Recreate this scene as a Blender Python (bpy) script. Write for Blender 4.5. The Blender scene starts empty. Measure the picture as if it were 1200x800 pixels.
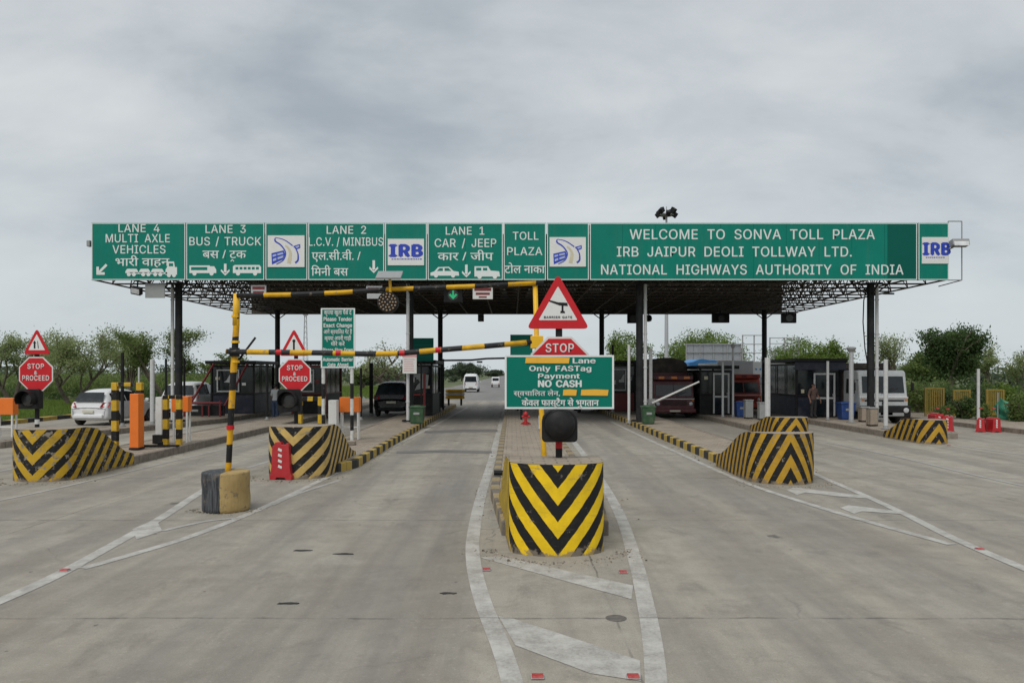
import bpy, math, random
import numpy as np
from math import radians, sin, cos, pi
from mathutils import Vector, Matrix

random.seed(7)
rng = np.random.default_rng(7)
sc = bpy.context.scene
COL = sc.collection

# ------------------------------------------------------------------ camera, sky, sun, exposure
H = 2.2            # eye height above the road
F = 900.0          # focal length in pixels of the 1200 px wide photograph
HOR = 437.0        # horizon row
cam_d = bpy.data.cameras.new('camera')
cam_d.sensor_width = 36.0
cam_d.lens = 27.0
cam_d.shift_y = 37.0 / 1200.0
cam_d.clip_start = 0.1
cam_d.clip_end = 9000.0
cam = bpy.data.objects.new('camera', cam_d)
COL.objects.link(cam)
cam.location = (0, 0, H)
cam.rotation_euler = (radians(90), 0, 0)
sc.camera = cam

SUN_EL, SUN_AZ = 52.0, 205.0      # azimuth clockwise from +Y: behind the camera, slightly left
world = bpy.data.worlds.new('World')
sc.world = world
world.use_nodes = True
wt = world.node_tree
bg = wt.nodes['Background']
sky = wt.nodes.new('ShaderNodeTexSky')
sky.sky_type = 'NISHITA'
sky.sun_disc = False
sky.sun_elevation = radians(SUN_EL)
sky.sun_rotation = radians(SUN_AZ)
sky.air_density = 1.2
sky.dust_density = 3.0


def wn(kind, **kw):
    n = wt.nodes.new(kind)
    for k, v in kw.items():
        setattr(n, k, v)
    return n


def wmath(op, a, b=None):
    n = wn('ShaderNodeMath', operation=op)
    for i, x in enumerate((a, b)):
        if x is None:
            continue
        if isinstance(x, (int, float)):
            n.inputs[i].default_value = x
        else:
            wt.links.new(x, n.inputs[i])
    return n.outputs[0]


def wmix(fac, a, b):
    n = wn('ShaderNodeMixRGB')
    for i, x in enumerate((fac, a, b)):
        if isinstance(x, (int, float)):
            n.inputs[i].default_value = x
        elif isinstance(x, tuple):
            n.inputs[i].default_value = x
        else:
            wt.links.new(x, n.inputs[i])
    return n.outputs[0]


tc = wn('ShaderNodeTexCoord')
sx = wn('ShaderNodeSeparateXYZ')
wt.links.new(tc.outputs['Generated'], sx.inputs[0])
zc = wmath('MAXIMUM', sx.outputs['Z'], 0.0)
den = wmath('ADD', zc, 0.42)
cu = wmath('DIVIDE', sx.outputs['X'], den)
cv = wmath('DIVIDE', sx.outputs['Y'], den)
cx = wn('ShaderNodeCombineXYZ')
wt.links.new(cu, cx.inputs[0])
wt.links.new(cv, cx.inputs[1])


def wnoise(scale, detail, rough, off):
    mp = wn('ShaderNodeMapping')
    mp.inputs['Location'].default_value = off
    mp.inputs['Scale'].default_value = (1.0, 1.5, 1.0)
    wt.links.new(cx.outputs[0], mp.inputs[0])
    n = wn('ShaderNodeTexNoise')
    n.inputs['Scale'].default_value = scale
    n.inputs['Detail'].default_value = detail
    n.inputs['Roughness'].default_value = rough
    n.inputs['Distortion'].default_value = 0.25
    wt.links.new(mp.outputs[0], n.inputs['Vector'])
    return n.outputs['Fac']


n1 = wnoise(0.9, 5.0, 0.5, (8.7, 3.3, 0.0))
n2 = wnoise(2.4, 8.0, 0.6, (8.7, 3.3, 3.0))
mixn = wmath('ADD', wmath('MULTIPLY', n1, 0.68), wmath('MULTIPLY', n2, 0.32))
ramp = wn('ShaderNodeValToRGB')
ramp.color_ramp.interpolation = 'B_SPLINE'
e = ramp.color_ramp.elements
e[0].position = 0.38
e[0].color = (0.245, 0.277, 0.305, 1)
e[1].position = 0.64
e[1].color = (0.535, 0.548, 0.548, 1)
m_ = e.new(0.48)
m_.color = (0.385, 0.413, 0.432, 1)
wt.links.new(mixn, ramp.inputs[0])
# towards the horizon the layer evens out to one pale grey
hz = wn('ShaderNodeMapRange')
hz.inputs['From Min'].default_value = 0.03
hz.inputs['From Max'].default_value = 0.26
hz.inputs['To Min'].default_value = 0.8
hz.inputs['To Max'].default_value = 0.0
wt.links.new(zc, hz.inputs['Value'])
clouds = wmix(hz.outputs[0], ramp.outputs[0], (0.435, 0.480, 0.505, 1))
scl = wn('ShaderNodeVectorMath', operation='SCALE')
scl.inputs['Scale'].default_value = 10.2
wt.links.new(clouds, scl.inputs[0])
skymix = wmix(0.92, sky.outputs[0], scl.outputs[0])
wt.links.new(skymix, bg.inputs['Color'])
bg.inputs['Strength'].default_value = 0.1

sun_d = bpy.data.lights.new('sun', 'SUN')
sun_d.energy = 1.5
sun_d.angle = radians(38)
sun_d.color = (1.0, 0.97, 0.92)
sun = bpy.data.objects.new('sun', sun_d)
COL.objects.link(sun)
a_ = radians(SUN_AZ)
sdir = Vector((sin(a_) * cos(radians(SUN_EL)), cos(a_) * cos(radians(SUN_EL)), sin(radians(SUN_EL))))
sun.rotation_euler = sdir.to_track_quat('Z', 'Y').to_euler()
sun.location = (0, -20, 40)

vs = sc.view_settings
vs.view_transform = 'Standard'
vs.look = 'None'
vs.gamma = 1.0
vs.use_curve_mapping = False
vs.exposure = 0.48
sc.cycles.use_denoising = True
sc.cycles.max_bounces = 6


def X(px, d):
    return (px - 600.0) / F * d


def Z(py, d):
    return H + (HOR - py) / F * d


def G(px, py):
    """the point of the road that the photograph shows at this pixel"""
    d = F * H / (py - HOR)
    return (X(px, d), d)



# ------------------------------------------------------------------ mesh helpers
class MB:
    def __init__(s):
        s.v = []
        s.f = []

    def add(s, vs_, fs_):
        o = len(s.v)
        s.v += [tuple(p) for p in vs_]
        s.f += [tuple(i + o for i in f) for f in fs_]
        return s

    def box(s, c, sz, rz=0.0, rx=0.0, ry=0.0):
        hx, hy, hz_ = sz[0] / 2, sz[1] / 2, sz[2] / 2
        P = [Vector((x, y, z)) for z in (-hz_, hz_) for y in (-hy, hy) for x in (-hx, hx)]
        if rz or rx or ry:
            M = Matrix.Rotation(rz, 3, 'Z') @ Matrix.Rotation(ry, 3, 'Y') @ Matrix.Rotation(rx, 3, 'X')
            P = [M @ p for p in P]
        P = [p + Vector(c) for p in P]
        return s.add(P, [(0, 2, 3, 1), (4, 5, 7, 6), (0, 1, 5, 4), (2, 6, 7, 3), (0, 4, 6, 2), (1, 3, 7, 5)])

    def bx(s, x0, x1, y0, y1, z0, z1):
        return s.box(((x0 + x1) / 2, (y0 + y1) / 2, (z0 + z1) / 2), (abs(x1 - x0), abs(y1 - y0), abs(z1 - z0)))

    def tube(s, p0, p1, r0, r1=None, n=10, cap=True):
        r1 = r0 if r1 is None else r1
        p0, p1 = Vector(p0), Vector(p1)
        d = p1 - p0
        if d.length < 1e-6:
            return s
        q = d.to_track_quat('Z', 'Y')
        V = []
        for p, r in ((p0, r0), (p1, r1)):
            for k in range(n):
                a = 2 * pi * k / n + pi / n
                V.append(p + q @ Vector((r * cos(a), r * sin(a), 0)))
        Fs = [(k, (k + 1) % n, n + (k + 1) % n, n + k) for k in range(n)]
        if cap:
            Fs += [tuple(range(n - 1, -1, -1)), tuple(range(n, 2 * n))]
        return s.add(V, Fs)

    def path(s, pts, r, n=10):
        """one continuous tube through pts; r a number or a list"""
        pts = [Vector(p) for p in pts]
        rs = r if isinstance(r, (list, tuple)) else [r] * len(pts)
        V = []
        m = len(pts)
        for i, p in enumerate(pts):
            d = (pts[min(i + 1, m - 1)] - pts[max(i - 1, 0)]).normalized()
            up = Vector((0, 0, 1)) if abs(d.z) < 0.9 else Vector((0, 1, 0))
            u = d.cross(up).normalized()
            w = u.cross(d)
            for k in range(n):
                a = 2 * pi * k / n
                V.append(p + rs[i] * (cos(a) * u + sin(a) * w))
        Fs = []
        for i in range(m - 1):
            for k in range(n):
                Fs.append((i * n + k, i * n + (k + 1) % n, (i + 1) * n + (k + 1) % n, (i + 1) * n + k))
        Fs += [tuple(range(n - 1, -1, -1)), tuple(range((m - 1) * n, m * n))]
        return s.add(V, Fs)

    def xz(s, poly, y0, y1):
        n = len(poly)
        V = [(x, y0, z) for x, z in poly] + [(x, y1, z) for x, z in poly]
        return s.add(V, [tuple(range(n)), tuple(range(2 * n - 1, n - 1, -1))] +
                     [((k + 1) % n, k, n + k, n + (k + 1) % n) for k in range(n)])

    def xy(s, poly, z0, z1):
        n = len(poly)
        V = [(x, y, z0) for x, y in poly] + [(x, y, z1) for x, y in poly]
        return s.add(V, [tuple(range(n - 1, -1, -1)), tuple(range(n, 2 * n))] +
                     [(k, (k + 1) % n, n + (k + 1) % n, n + k) for k in range(n)])

    def yz(s, poly, x0, x1):
        n = len(poly)
        V = [(x0, y, z) for y, z in poly] + [(x1, y, z) for y, z in poly]
        return s.add(V, [tuple(range(n - 1, -1, -1)), tuple(range(n, 2 * n))] +
                     [(k, (k + 1) % n, n + (k + 1) % n, n + k) for k in range(n)])

    def lathe(s, prof, n=20, c=(0, 0, 0), axis='Z'):
        V = []
        for r, z in prof:
            for k in range(n):
                a = 2 * pi * k / n
                p = (r * cos(a), r * sin(a), z)
                if axis == 'Y':
                    p = (p[0], p[2], p[1])
                if axis == 'X':
                    p = (p[2], p[0], p[1])
                V.append((p[0] + c[0], p[1] + c[1], p[2] + c[2]))
        m = len(prof)
        Fs = []
        for i in range(m - 1):
            for k in range(n):
                Fs.append((i * n + k, i * n + (k + 1) % n, (i + 1) * n + (k + 1) % n, (i + 1) * n + k))
        Fs += [tuple(range(n - 1, -1, -1)), tuple(range((m - 1) * n, m * n))]
        return s.add(V, Fs)

    def build(s, name, mat, parent=None, bevel=0.0, smooth=False, sub=0):
        me = bpy.data.meshes.new(name)
        me.from_pydata(s.v, [], s.f)
        me.update()
        return finish(me, name, mat, parent, bevel, smooth, sub)


def finish(me, name, mat, parent=None, bevel=0.0, smooth=False, sub=0):
    o = bpy.data.objects.new(name, me)
    COL.objects.link(o)
    if mat:
        me.materials.append(mat)
    if parent:
        o.parent = parent
    if smooth:
        me.polygons.foreach_set('use_smooth', [True] * len(me.polygons))
    if bevel:
        b = o.modifiers.new('bevel', 'BEVEL')
        b.width = bevel
        b.segments = 2
        b.limit_method = 'ANGLE'
        b.angle_limit = radians(35)
    if sub:
        b = o.modifiers.new('sub', 'SUBSURF')
        b.levels = sub
        b.render_levels = sub
    return o


def tag(o, label, cat, group=None, kind=None):
    if label:
        o['label'] = label
    if cat:
        o['category'] = cat
    if group:
        o['group'] = group
    if kind:
        o['kind'] = kind
    return o


def thing(name, label, cat, loc=(0, 0, 0), rz=0.0, group=None):
    o = bpy.data.objects.new(name, None)
    o.empty_display_size = 0.2
    COL.objects.link(o)
    o.location = loc
    o.rotation_euler = (0, 0, rz)
    return tag(o, label, cat, group)


def dup(root, loc, rz=0.0, label=None, scale=None):
    def cp(o, par):
        c = o.copy()
        COL.objects.link(c)
        if par:
            c.parent = par
        for ch in list(o.children):
            cp(ch, c)
        return c
    r = cp(root, None)
    r.location = loc
    r.rotation_euler = (0, 0, rz)
    if scale:
        r.scale = scale
    if label:
        r['label'] = label
    return r


def struct(o):
    o['kind'] = 'structure'
    return o


# ------------------------------------------------------------------ materials
class NT:
    """small node-tree writer"""
    def __init__(s, name):
        s.m = bpy.data.materials.new(name)
        s.m.use_nodes = True
        s.t = s.m.node_tree
        s.b = s.t.nodes['Principled BSDF']
        s._co = None

    def n(s, kind, **kw):
        x = s.t.nodes.new(kind)
        for k, v in kw.items():
            setattr(x, k, v)
        return x

    def put(s, sock, x):
        if isinstance(x, (int, float)):
            sock.default_value = x
        elif isinstance(x, tuple):
            sock.default_value = x if len(x) == 4 or sock.type == 'VECTOR' else (*x, 1)
        else:
            s.t.links.new(x, sock)

    def co(s, which='Object'):
        if not s._co:
            s._co = s.n('ShaderNodeTexCoord')
        return s._co.outputs[which]

    def math(s, op, a, b=0.0, c=0.0):
        x = s.n('ShaderNodeMath', operation=op)
        for i, q in enumerate((a, b, c)):
            s.put(x.inputs[i], q)
        return x.outputs[0]

    def mix(s, fac, a, b, mode='MIX'):
        x = s.n('ShaderNodeMixRGB', blend_type=mode)
        for i, q in enumerate((fac, a, b)):
            s.put(x.inputs[i], q)
        return x.outputs[0]

    def noise(s, scale, detail=4.0, rough=0.55, vec=None, sc3=None, dist=0.0):
        v = vec if vec is not None else s.co()
        if sc3:
            mp = s.n('ShaderNodeMapping')
            s.put(mp.inputs[0], v)
            mp.inputs['Scale'].default_value = sc3
            v = mp.outputs[0]
        x = s.n('ShaderNodeTexNoise')
        s.put(x.inputs['Vector'], v)
        x.inputs['Scale'].default_value = scale
        x.inputs['Detail'].default_value = detail
        x.inputs['Roughness'].default_value = rough
        x.inputs['Distortion'].default_value = dist
        return x.outputs['Fac']

    def step(s, x, lo, hi, to0=0.0, to1=1.0):
        r = s.n('ShaderNodeMapRange')
        s.put(r.inputs['Value'], x)
        r.inputs['From Min'].default_value = lo
        r.inputs['From Max'].default_value = hi
        r.inputs['To Min'].default_value = to0
        r.inputs['To Max'].default_value = to1
        return r.outputs[0]

    def bump(s, h, strength=0.3, dist=0.01):
        x = s.n('ShaderNodeBump')
        x.inputs['Strength'].default_value = strength
        x.inputs['Distance'].default_value = dist
        s.put(x.inputs['Height'], h)
        s.t.links.new(x.outputs[0], s.b.inputs['Normal'])

    def out(s, col, rough=0.6, metal=0.0, spec=None):
        s.put(s.b.inputs['Base Color'], col)
        s.put(s.b.inputs['Roughness'], rough)
        s.b.inputs['Metallic'].default_value = metal
        if spec is not None:
            s.b.inputs['Specular IOR Level'].default_value = spec
        return s.m


def pm(name, col, rough=0.55, var=0.18, scale=4.0, metal=0.0, dirt=0.25, bump=0.0, dcol=(0.16, 0.135, 0.10), spec=None):
    """painted or plain surface: tone variation, blotches of dirt, a little bump"""
    t = NT(name)
    a = t.noise(scale, 5.0, 0.6)
    b = t.noise(scale * 5.3, 4.0, 0.6)
    lo = tuple(c * (1 - var) for c in col)
    hi = tuple(min(1, c * (1 + var)) for c in col)
    c = t.mix(t.step(a, 0.3, 0.7), lo, hi)
    if dirt:
        d = t.math('MULTIPLY', t.step(t.math('ADD', a, t.math('MULTIPLY', b, 0.5)), 0.72, 0.98), dirt)
        c = t.mix(d, c, dcol)
    if bump:
        t.bump(b, bump, 0.01)
    return t.out(c, t.step(b, 0.3, 0.7, rough - 0.06, rough + 0.08), metal, spec)


def worn(t, col, under, lo=0.6, hi=0.66, scale=7.0, amount=1.0):
    w = t.noise(scale, 7.0, 0.68)
    return t.mix(t.math('MULTIPLY', t.step(w, lo, hi), amount), col, under)


YEL = (0.76, 0.43, 0.010)
BLK = (0.009, 0.009, 0.010)


def stripes(name, axis, period, duty=0.5, phase=0.0, ca=YEL, cb=BLK, wear=0.6, under=(0.2, 0.17, 0.13), soft=0.012):
    """painted bands across an axis of the part"""
    t = NT(name)
    sp = t.n('ShaderNodeSeparateXYZ')
    t.put(sp.inputs[0], t.co())
    x = sp.outputs[axis]
    x = t.math('ADD', x, t.math('MULTIPLY', t.math('SUBTRACT', t.noise(6.0, 3.0), 0.5), 0.06))
    fr = t.math('FRACT', t.math('ADD', t.math('DIVIDE', x, period), 50.0 + phase))
    k = t.step(fr, duty, duty + soft)
    n = t.noise(9.0, 5.0)
    ya = t.mix(t.step(n, 0.35, 0.7), tuple(c * 0.72 for c in ca), ca)
    c = t.mix(k, ya, cb)
    c = worn(t, c, under, 0.58, 0.66, 11.0, wear)
    t.bump(n, 0.2, 0.006)
    return t.out(c, 0.6, spec=0.3)


M = {}


def sheeting(name, col):
    """sign sheeting: slight fading from sheet to sheet and rain streaks running down"""
    t = NT(name)
    a = t.noise(0.7, 4.0, 0.55)
    st = t.noise(1.0, 5.0, 0.65, sc3=(5.0, 1.0, 0.35))
    c = t.mix(t.step(a, 0.3, 0.7), tuple(x * 0.90 for x in col), tuple(x * 1.08 for x in col))
    c = t.mix(t.step(st, 0.50, 0.72, 0.0, 0.30), c, (0.045, 0.15, 0.115))
    c = t.mix(t.step(st, 0.26, 0.42, 0.22, 0.0), c, tuple(x * 0.6 for x in col))
    t.bump(t.noise(0.9, 2.0), 0.25, 0.05)
    return t.out(c, 0.5, spec=0.2)


M['green'] = sheeting('sign_green', (0.001, 0.178, 0.132))
M['green_dark'] = pm('sign_green_dark', (0.001, 0.092, 0.070), 0.5, 0.06, 0.8, dirt=0.06, dcol=(0.01, 0.07, 0.055), spec=0.15)
M['board_green'] = pm('board_green', (0.001, 0.155, 0.112), 0.5, 0.06, 2.0, dirt=0.10, dcol=(0.02, 0.1, 0.08), spec=0.15)
M['letter'] = pm('sheeting_white', (0.66, 0.69, 0.68), 0.5, 0.07, 3.0, dirt=0.2, dcol=(0.42, 0.44, 0.42))
M['white'] = pm('white_paint', (0.62, 0.62, 0.60), 0.5, 0.08, 3.0, dirt=0.35, dcol=(0.30, 0.27, 0.22))
M['white_clean'] = pm('white_board', (0.66, 0.66, 0.65), 0.5, 0.04, 3.0, dirt=0.12)
M['blue_ink'] = pm('blue_ink', (0.012, 0.045, 0.42), 0.5, 0.1, 6, dirt=0.1)
M['sand_ink'] = pm('sand_ink', (0.55, 0.5, 0.36), 0.5, 0.1, 6, dirt=0.1)
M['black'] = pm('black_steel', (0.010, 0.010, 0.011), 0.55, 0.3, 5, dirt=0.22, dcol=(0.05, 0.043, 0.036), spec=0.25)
M['truss'] = pm('truss_steel', (0.085, 0.073, 0.062), 0.65, 0.3, 2, dirt=0.5, dcol=(0.07, 0.045, 0.03), spec=0.25)
M['column'] = pm('column_steel', (0.013, 0.014, 0.016), 0.6, 0.3, 2, dirt=0.3, dcol=(0.06, 0.05, 0.04), spec=0.25)
M['deck'] = pm('roof_sheet', (0.045, 0.043, 0.040), 0.7, 0.2, 1.2, dirt=0.4)
M['pipe'] = pm('pipe_white', (0.50, 0.51, 0.51), 0.5, 0.12, 2, dirt=0.5, dcol=(0.25, 0.22, 0.18))
M['red'] = pm('sign_red', (0.50, 0.012, 0.020), 0.5, 0.08, 3, dirt=0.1, dcol=(0.3, 0.05, 0.04), spec=0.3)
M['redplastic'] = pm('red_plastic', (0.40, 0.016, 0.022), 0.4, 0.18, 4, dirt=0.35, dcol=(0.24, 0.06, 0.05))
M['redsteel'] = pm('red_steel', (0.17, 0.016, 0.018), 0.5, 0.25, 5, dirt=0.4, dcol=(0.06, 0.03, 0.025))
M['orange'] = pm('orange_paint', (0.72, 0.165, 0.015), 0.45, 0.1, 3, dirt=0.2, dcol=(0.35, 0.12, 0.03))
M['yellow'] = pm('yellow_paint', YEL, 0.5, 0.15, 5, dirt=0.3, dcol=(0.3, 0.19, 0.05))
M['tape'] = pm('orange_tape', (0.75, 0.40, 0.03), 0.5, 0.1, 9, dirt=0.15)
M['grey'] = pm('grey_paint', (0.27, 0.28, 0.28), 0.5, 0.15, 4, dirt=0.4)
M['lightgrey'] = pm('galvanised', (0.42, 0.43, 0.44), 0.45, 0.12, 5, metal=0.3, dirt=0.3)
M['rubber'] = pm('rubber', (0.02, 0.02, 0.02), 0.8, 0.3, 8, dirt=0.5, dcol=(0.1, 0.085, 0.07))
M['rim'] = pm('wheel_rim', (0.35, 0.35, 0.36), 0.35, 0.15, 8, metal=0.6)
M['bin_green'] = pm('bin_green', (0.022, 0.072, 0.030), 0.45, 0.2, 5, dirt=0.4)
M['bin_blue'] = pm('bin_blue', (0.014, 0.055, 0.21), 0.45, 0.15, 5, dirt=0.3)
M['tarp_blue'] = pm('tarp_blue', (0.05, 0.24, 0.55), 0.6, 0.2, 2, dirt=0.25)
M['net'] = pm('green_net', (0.05, 0.30, 0.20), 0.7, 0.3, 5, dirt=0.3)
M['carwhite'] = pm('car_white', (0.66, 0.67, 0.68), 0.28, 0.04, 2, dirt=0.15)
M['cardark'] = pm('car_dark', (0.012, 0.012, 0.014), 0.28, 0.2, 2, dirt=0.15)
M['maroon'] = pm('truck_maroon', (0.090, 0.012, 0.020), 0.4, 0.2, 3, dirt=0.3)
M['truckwhite'] = pm('truck_white', (0.50, 0.52, 0.53), 0.4, 0.08, 3, dirt=0.35)
M['truckred'] = pm('truck_red', (0.42, 0.05, 0.03), 0.45, 0.2, 3, dirt=0.3)
M['tarpbrown'] = pm('tarp_brown', (0.045, 0.034, 0.028), 0.8, 0.3, 3, dirt=0.4, bump=0.5)
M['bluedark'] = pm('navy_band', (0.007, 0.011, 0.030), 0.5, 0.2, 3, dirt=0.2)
M['taillight'] = pm('tail_lens', (0.38, 0.012, 0.02), 0.15, 0.2, 20, dirt=0)
M['amber'] = pm('amber_lens', (0.6, 0.18, 0.02), 0.15, 0.2, 20, dirt=0)
M['plate'] = pm('number_plate', (0.55, 0.53, 0.42), 0.5, 0.08, 20, dirt=0.2)
M['skin'] = pm('skin', (0.20, 0.10, 0.065), 0.55, 0.1, 20, dirt=0)
M['shirt'] = pm('shirt_white', (0.48, 0.49, 0.50), 0.85, 0.08, 12, dirt=0.1)
M['shirt_dark'] = pm('shirt_brown', (0.10, 0.06, 0.05), 0.85, 0.15, 12, dirt=0.1)
M['jeans'] = pm('jeans', (0.035, 0.06, 0.12), 0.85, 0.2, 14, dirt=0.1)
M['trousers'] = pm('trousers', (0.025, 0.024, 0.026), 0.85, 0.2, 14, dirt=0.1)
M['hair'] = pm('hair', (0.010, 0.008, 0.007), 0.5, 0.2, 30, dirt=0)


def glass(name, col=(0.012, 0.015, 0.018), rough=0.06):
    t = NT(name)
    n = t.noise(3.0, 4.0)
    t.out(t.mix(t.step(n, 0.35, 0.7), col, tuple(c * 1.7 for c in col)), t.step(n, 0.3, 0.8, rough, rough + 0.1))
    return t.m


M['glass'] = glass('dark_glass')
M['lamp_glass'] = glass('lamp_glass', (0.42, 0.43, 0.44), 0.1)
M['lens_dark'] = glass('dark_lens', (0.03, 0.03, 0.03), 0.2)

# bare metal and brown timber tones for hoardings
M['hoarding'] = stripes('hoarding_sheet', 0, 0.9, 0.93, 0.0, (0.30, 0.32, 0.35), (0.14, 0.15, 0.16), wear=0.25)
# ------------------------------------------------------------------ the ground
def concrete():
    t = NT('road_concrete')
    w = t.co('Object')
    big = t.noise(0.13, 5.0, 0.6, dist=0.4)
    streak = t.noise(1.0, 6.0, 0.62, sc3=(1.1, 0.055, 1.0))
    swirl = t.noise(0.55, 7.0, 0.66, sc3=(1.0, 0.45, 1.0), dist=0.9)
    mid = t.noise(2.6, 6.0, 0.65)
    fine = t.noise(75.0, 5.0, 0.75)
    grit = t.noise(260.0, 2.0, 0.6)
    stain = t.noise(0.75, 7.0, 0.62, dist=0.7)
    stain2 = t.noise(1.7, 7.0, 0.7, sc3=(1.0, 0.6, 1.0), dist=0.5)
    c = t.mix(t.step(big, 0.32, 0.68), (0.310, 0.282, 0.234), (0.430, 0.394, 0.330))
    c = t.mix(t.step(streak, 0.44, 0.62, 0.0, 0.66), c, (0.180, 0.168, 0.148))
    c = t.mix(t.step(swirl, 0.50, 0.68, 0.0, 0.42), c, (0.275, 0.225, 0.172))     # dried mud
    c = t.mix(t.step(stain, 0.50, 0.64, 0.0, 0.36), c, (0.185, 0.162, 0.130))
    c = t.mix(t.step(stain2, 0.56, 0.65, 0.0, 0.45), c, (0.145, 0.130, 0.110))
    c = t.mix(t.step(stain2, 0.30, 0.42, 0.35, 0.0), c, (0.46, 0.44, 0.385))
    c = t.mix(t.step(mid, 0.42, 0.66, 0.0, 0.35), c, (0.175, 0.163, 0.140))
    c = t.mix(t.step(fine, 0.36, 0.62, 0.45, 0.0), c, (0.13, 0.124, 0.112))
    c = t.mix(t.step(grit, 0.56, 0.70, 0.0, 0.4), c, (0.50, 0.48, 0.44))
    g2 = t.noise(22.0, 4.0, 0.7)
    c = t.mix(t.step(g2, 0.58, 0.70, 0.0, 0.35), c, (0.44, 0.42, 0.375))
    c = t.mix(t.step(g2, 0.30, 0.42, 0.35, 0.0), c, (0.14, 0.132, 0.118))
    sp = t.n('ShaderNodeSeparateXYZ')
    t.put(sp.inputs[0], w)
    # wheel paths of the two middle lanes, darker with rubber and oil
    for cxm in (-2.85, -1.25, 2.55, 4.1, -7.9, -6.3):
        dx = t.math('ABSOLUTE', t.math('SUBTRACT', sp.outputs[0], cxm))
        band = t.math('MULTIPLY', t.step(dx, 0.15, 0.55, 1.0, 0.0), t.step(streak, 0.3, 0.62, 0.05, 0.36))
        c = t.mix(band, c, (0.165, 0.160, 0.152))
    # saw-cut transverse joints and lane joints, broken in places
    wob = t.math('MULTIPLY', t.math('SUBTRACT', t.noise(1.4, 5.0, 0.6), 0.5), 0.12)
    yy = t.math('ADD', sp.outputs[1], wob)
    fr = t.math('ABSOLUTE', t.math('SUBTRACT', t.math('FRACT', t.math('DIVIDE', yy, 4.6)), 0.5))
    j = t.step(fr, 0.0, 0.0065, 1.0, 0.0)
    wob2 = t.math('MULTIPLY', t.math('SUBTRACT', t.noise(1.1, 4.0, 0.6), 0.5), 0.09)
    for xl in (0.93, -6.9, 8.7):
        d = t.math('ABSOLUTE', t.math('SUBTRACT', t.math('ADD', sp.outputs[0], wob2), xl))
        j = t.math('MAXIMUM', j, t.step(d, 0.004, 0.016, 1.0, 0.0))
    j = t.math('MULTIPLY', j, t.step(stain2, 0.42, 0.58, 0.08, 0.75))
    c = t.mix(j, c, (0.062, 0.058, 0.052))
    # oil spots and small spalls
    for vs_, th, colr, keep in ((0.75, 0.085, (0.075, 0.072, 0.068), 0.62), (2.3, 0.06, (0.085, 0.08, 0.074), 0.6)):
        mp = t.n('ShaderNodeMapping')
        t.put(mp.inputs[0], w)
        mp.inputs['Scale'].default_value = (1.0, 0.8, 1.0)
        v = t.n('ShaderNodeTexVoronoi')
        v.inputs['Scale'].default_value = vs_
        t.put(v.inputs['Vector'], mp.outputs[0])
        dd = t.math('ADD', v.outputs['Distance'], t.math('MULTIPLY', t.math('SUBTRACT', t.noise(14.0, 4.0), 0.5), 0.16))
        sx_ = t.n('ShaderNodeSeparateXYZ')
        t.put(sx_.inputs[0], v.outputs['Color'])
        on = t.math('GREATER_THAN', sx_.outputs[0], keep)
        s = t.math('MULTIPLY', t.math('MULTIPLY', t.step(dd, th * 0.5, th, 1.0, 0.0), on), 0.75)
        c = t.mix(s, c, colr)
    # fine random cracks
    vc = t.n('ShaderNodeTexVoronoi', feature='DISTANCE_TO_EDGE')
    vc.inputs['Scale'].default_value = 0.42
    mpv = t.n('ShaderNodeMixRGB')
    mpv.inputs[0].default_value = 0.14
    t.put(mpv.inputs[1], w)
    nn = t.n('ShaderNodeTexNoise')
    nn.inputs['Scale'].default_value = 1.6
    nn.inputs['Detail'].default_value = 6
    t.put(nn.inputs['Vector'], w)
    t.put(mpv.inputs[2], nn.outputs['Color'])
    mpv.inputs[0].default_value = 0.35
    t.put(vc.inputs['Vector'], mpv.outputs[0])
    cr = t.math('MULTIPLY', t.step(vc.outputs[0], 0.0, 0.005, 0.55, 0.0), t.step(big, 0.52, 0.58, 0.0, 1.0))
    c = t.mix(cr, c, (0.09, 0.085, 0.078))
    t.bump(t.math('ADD', t.math('MULTIPLY', fine, 0.6), t.math('MULTIPLY', grit, 0.4)), 0.35, 0.006)
    return t.out(c, t.step(mid, 0.3, 0.7, 0.72, 0.92), spec=0.3)


def asphalt():
    t = NT('road_asphalt')
    a = t.noise(0.3, 5.0, sc3=(1, 0.1, 1))
    f = t.noise(40.0, 3.0)
    c = t.mix(t.step(a, 0.3, 0.7), (0.15, 0.147, 0.14), (0.23, 0.225, 0.215))
    c = t.mix(t.step(f, 0.35, 0.7, 0.25, 0.0), c, (0.09, 0.09, 0.085))
    return t.out(c, 0.9)


def soil():
    t = NT('field_soil')
    a = t.noise(0.05, 6.0, 0.6)
    b = t.noise(1.3, 6.0, 0.65)
    c = t.mix(t.step(a, 0.35, 0.65), (0.060, 0.085, 0.028), (0.105, 0.125, 0.045))
    c = t.mix(t.step(b, 0.5, 0.72, 0.0, 0.6), c, (0.15, 0.12, 0.08))
    t.bump(b, 0.5, 0.05)
    return t.out(c, 0.95)


M['concrete'] = concrete()
M['asphalt'] = asphalt()
M['soil'] = soil()

mb = MB()
mb.add([(-5000, -400, -0.06), (5000, -400, -0.06), (5000, 7000, -0.06), (-5000, 7000, -0.06)], [(0, 1, 2, 3)])
struct(mb.build('ground', M['soil']))

mb = MB()
mb.xy([(-21.5, -25), (18.4, -25), (18.4, 62), (-21.5, 62)], -0.05, 0.0)
struct(mb.build('road', M['concrete']))
mb = MB()
mb.xy([(-21.5, 62.0), (18.4, 62.0), (10.5, 120), (10.5, 2600), (-9.5, 2600), (-9.5, 120)], -0.05, -0.002)
struct(mb.build('highway', M['asphalt']))


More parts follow.
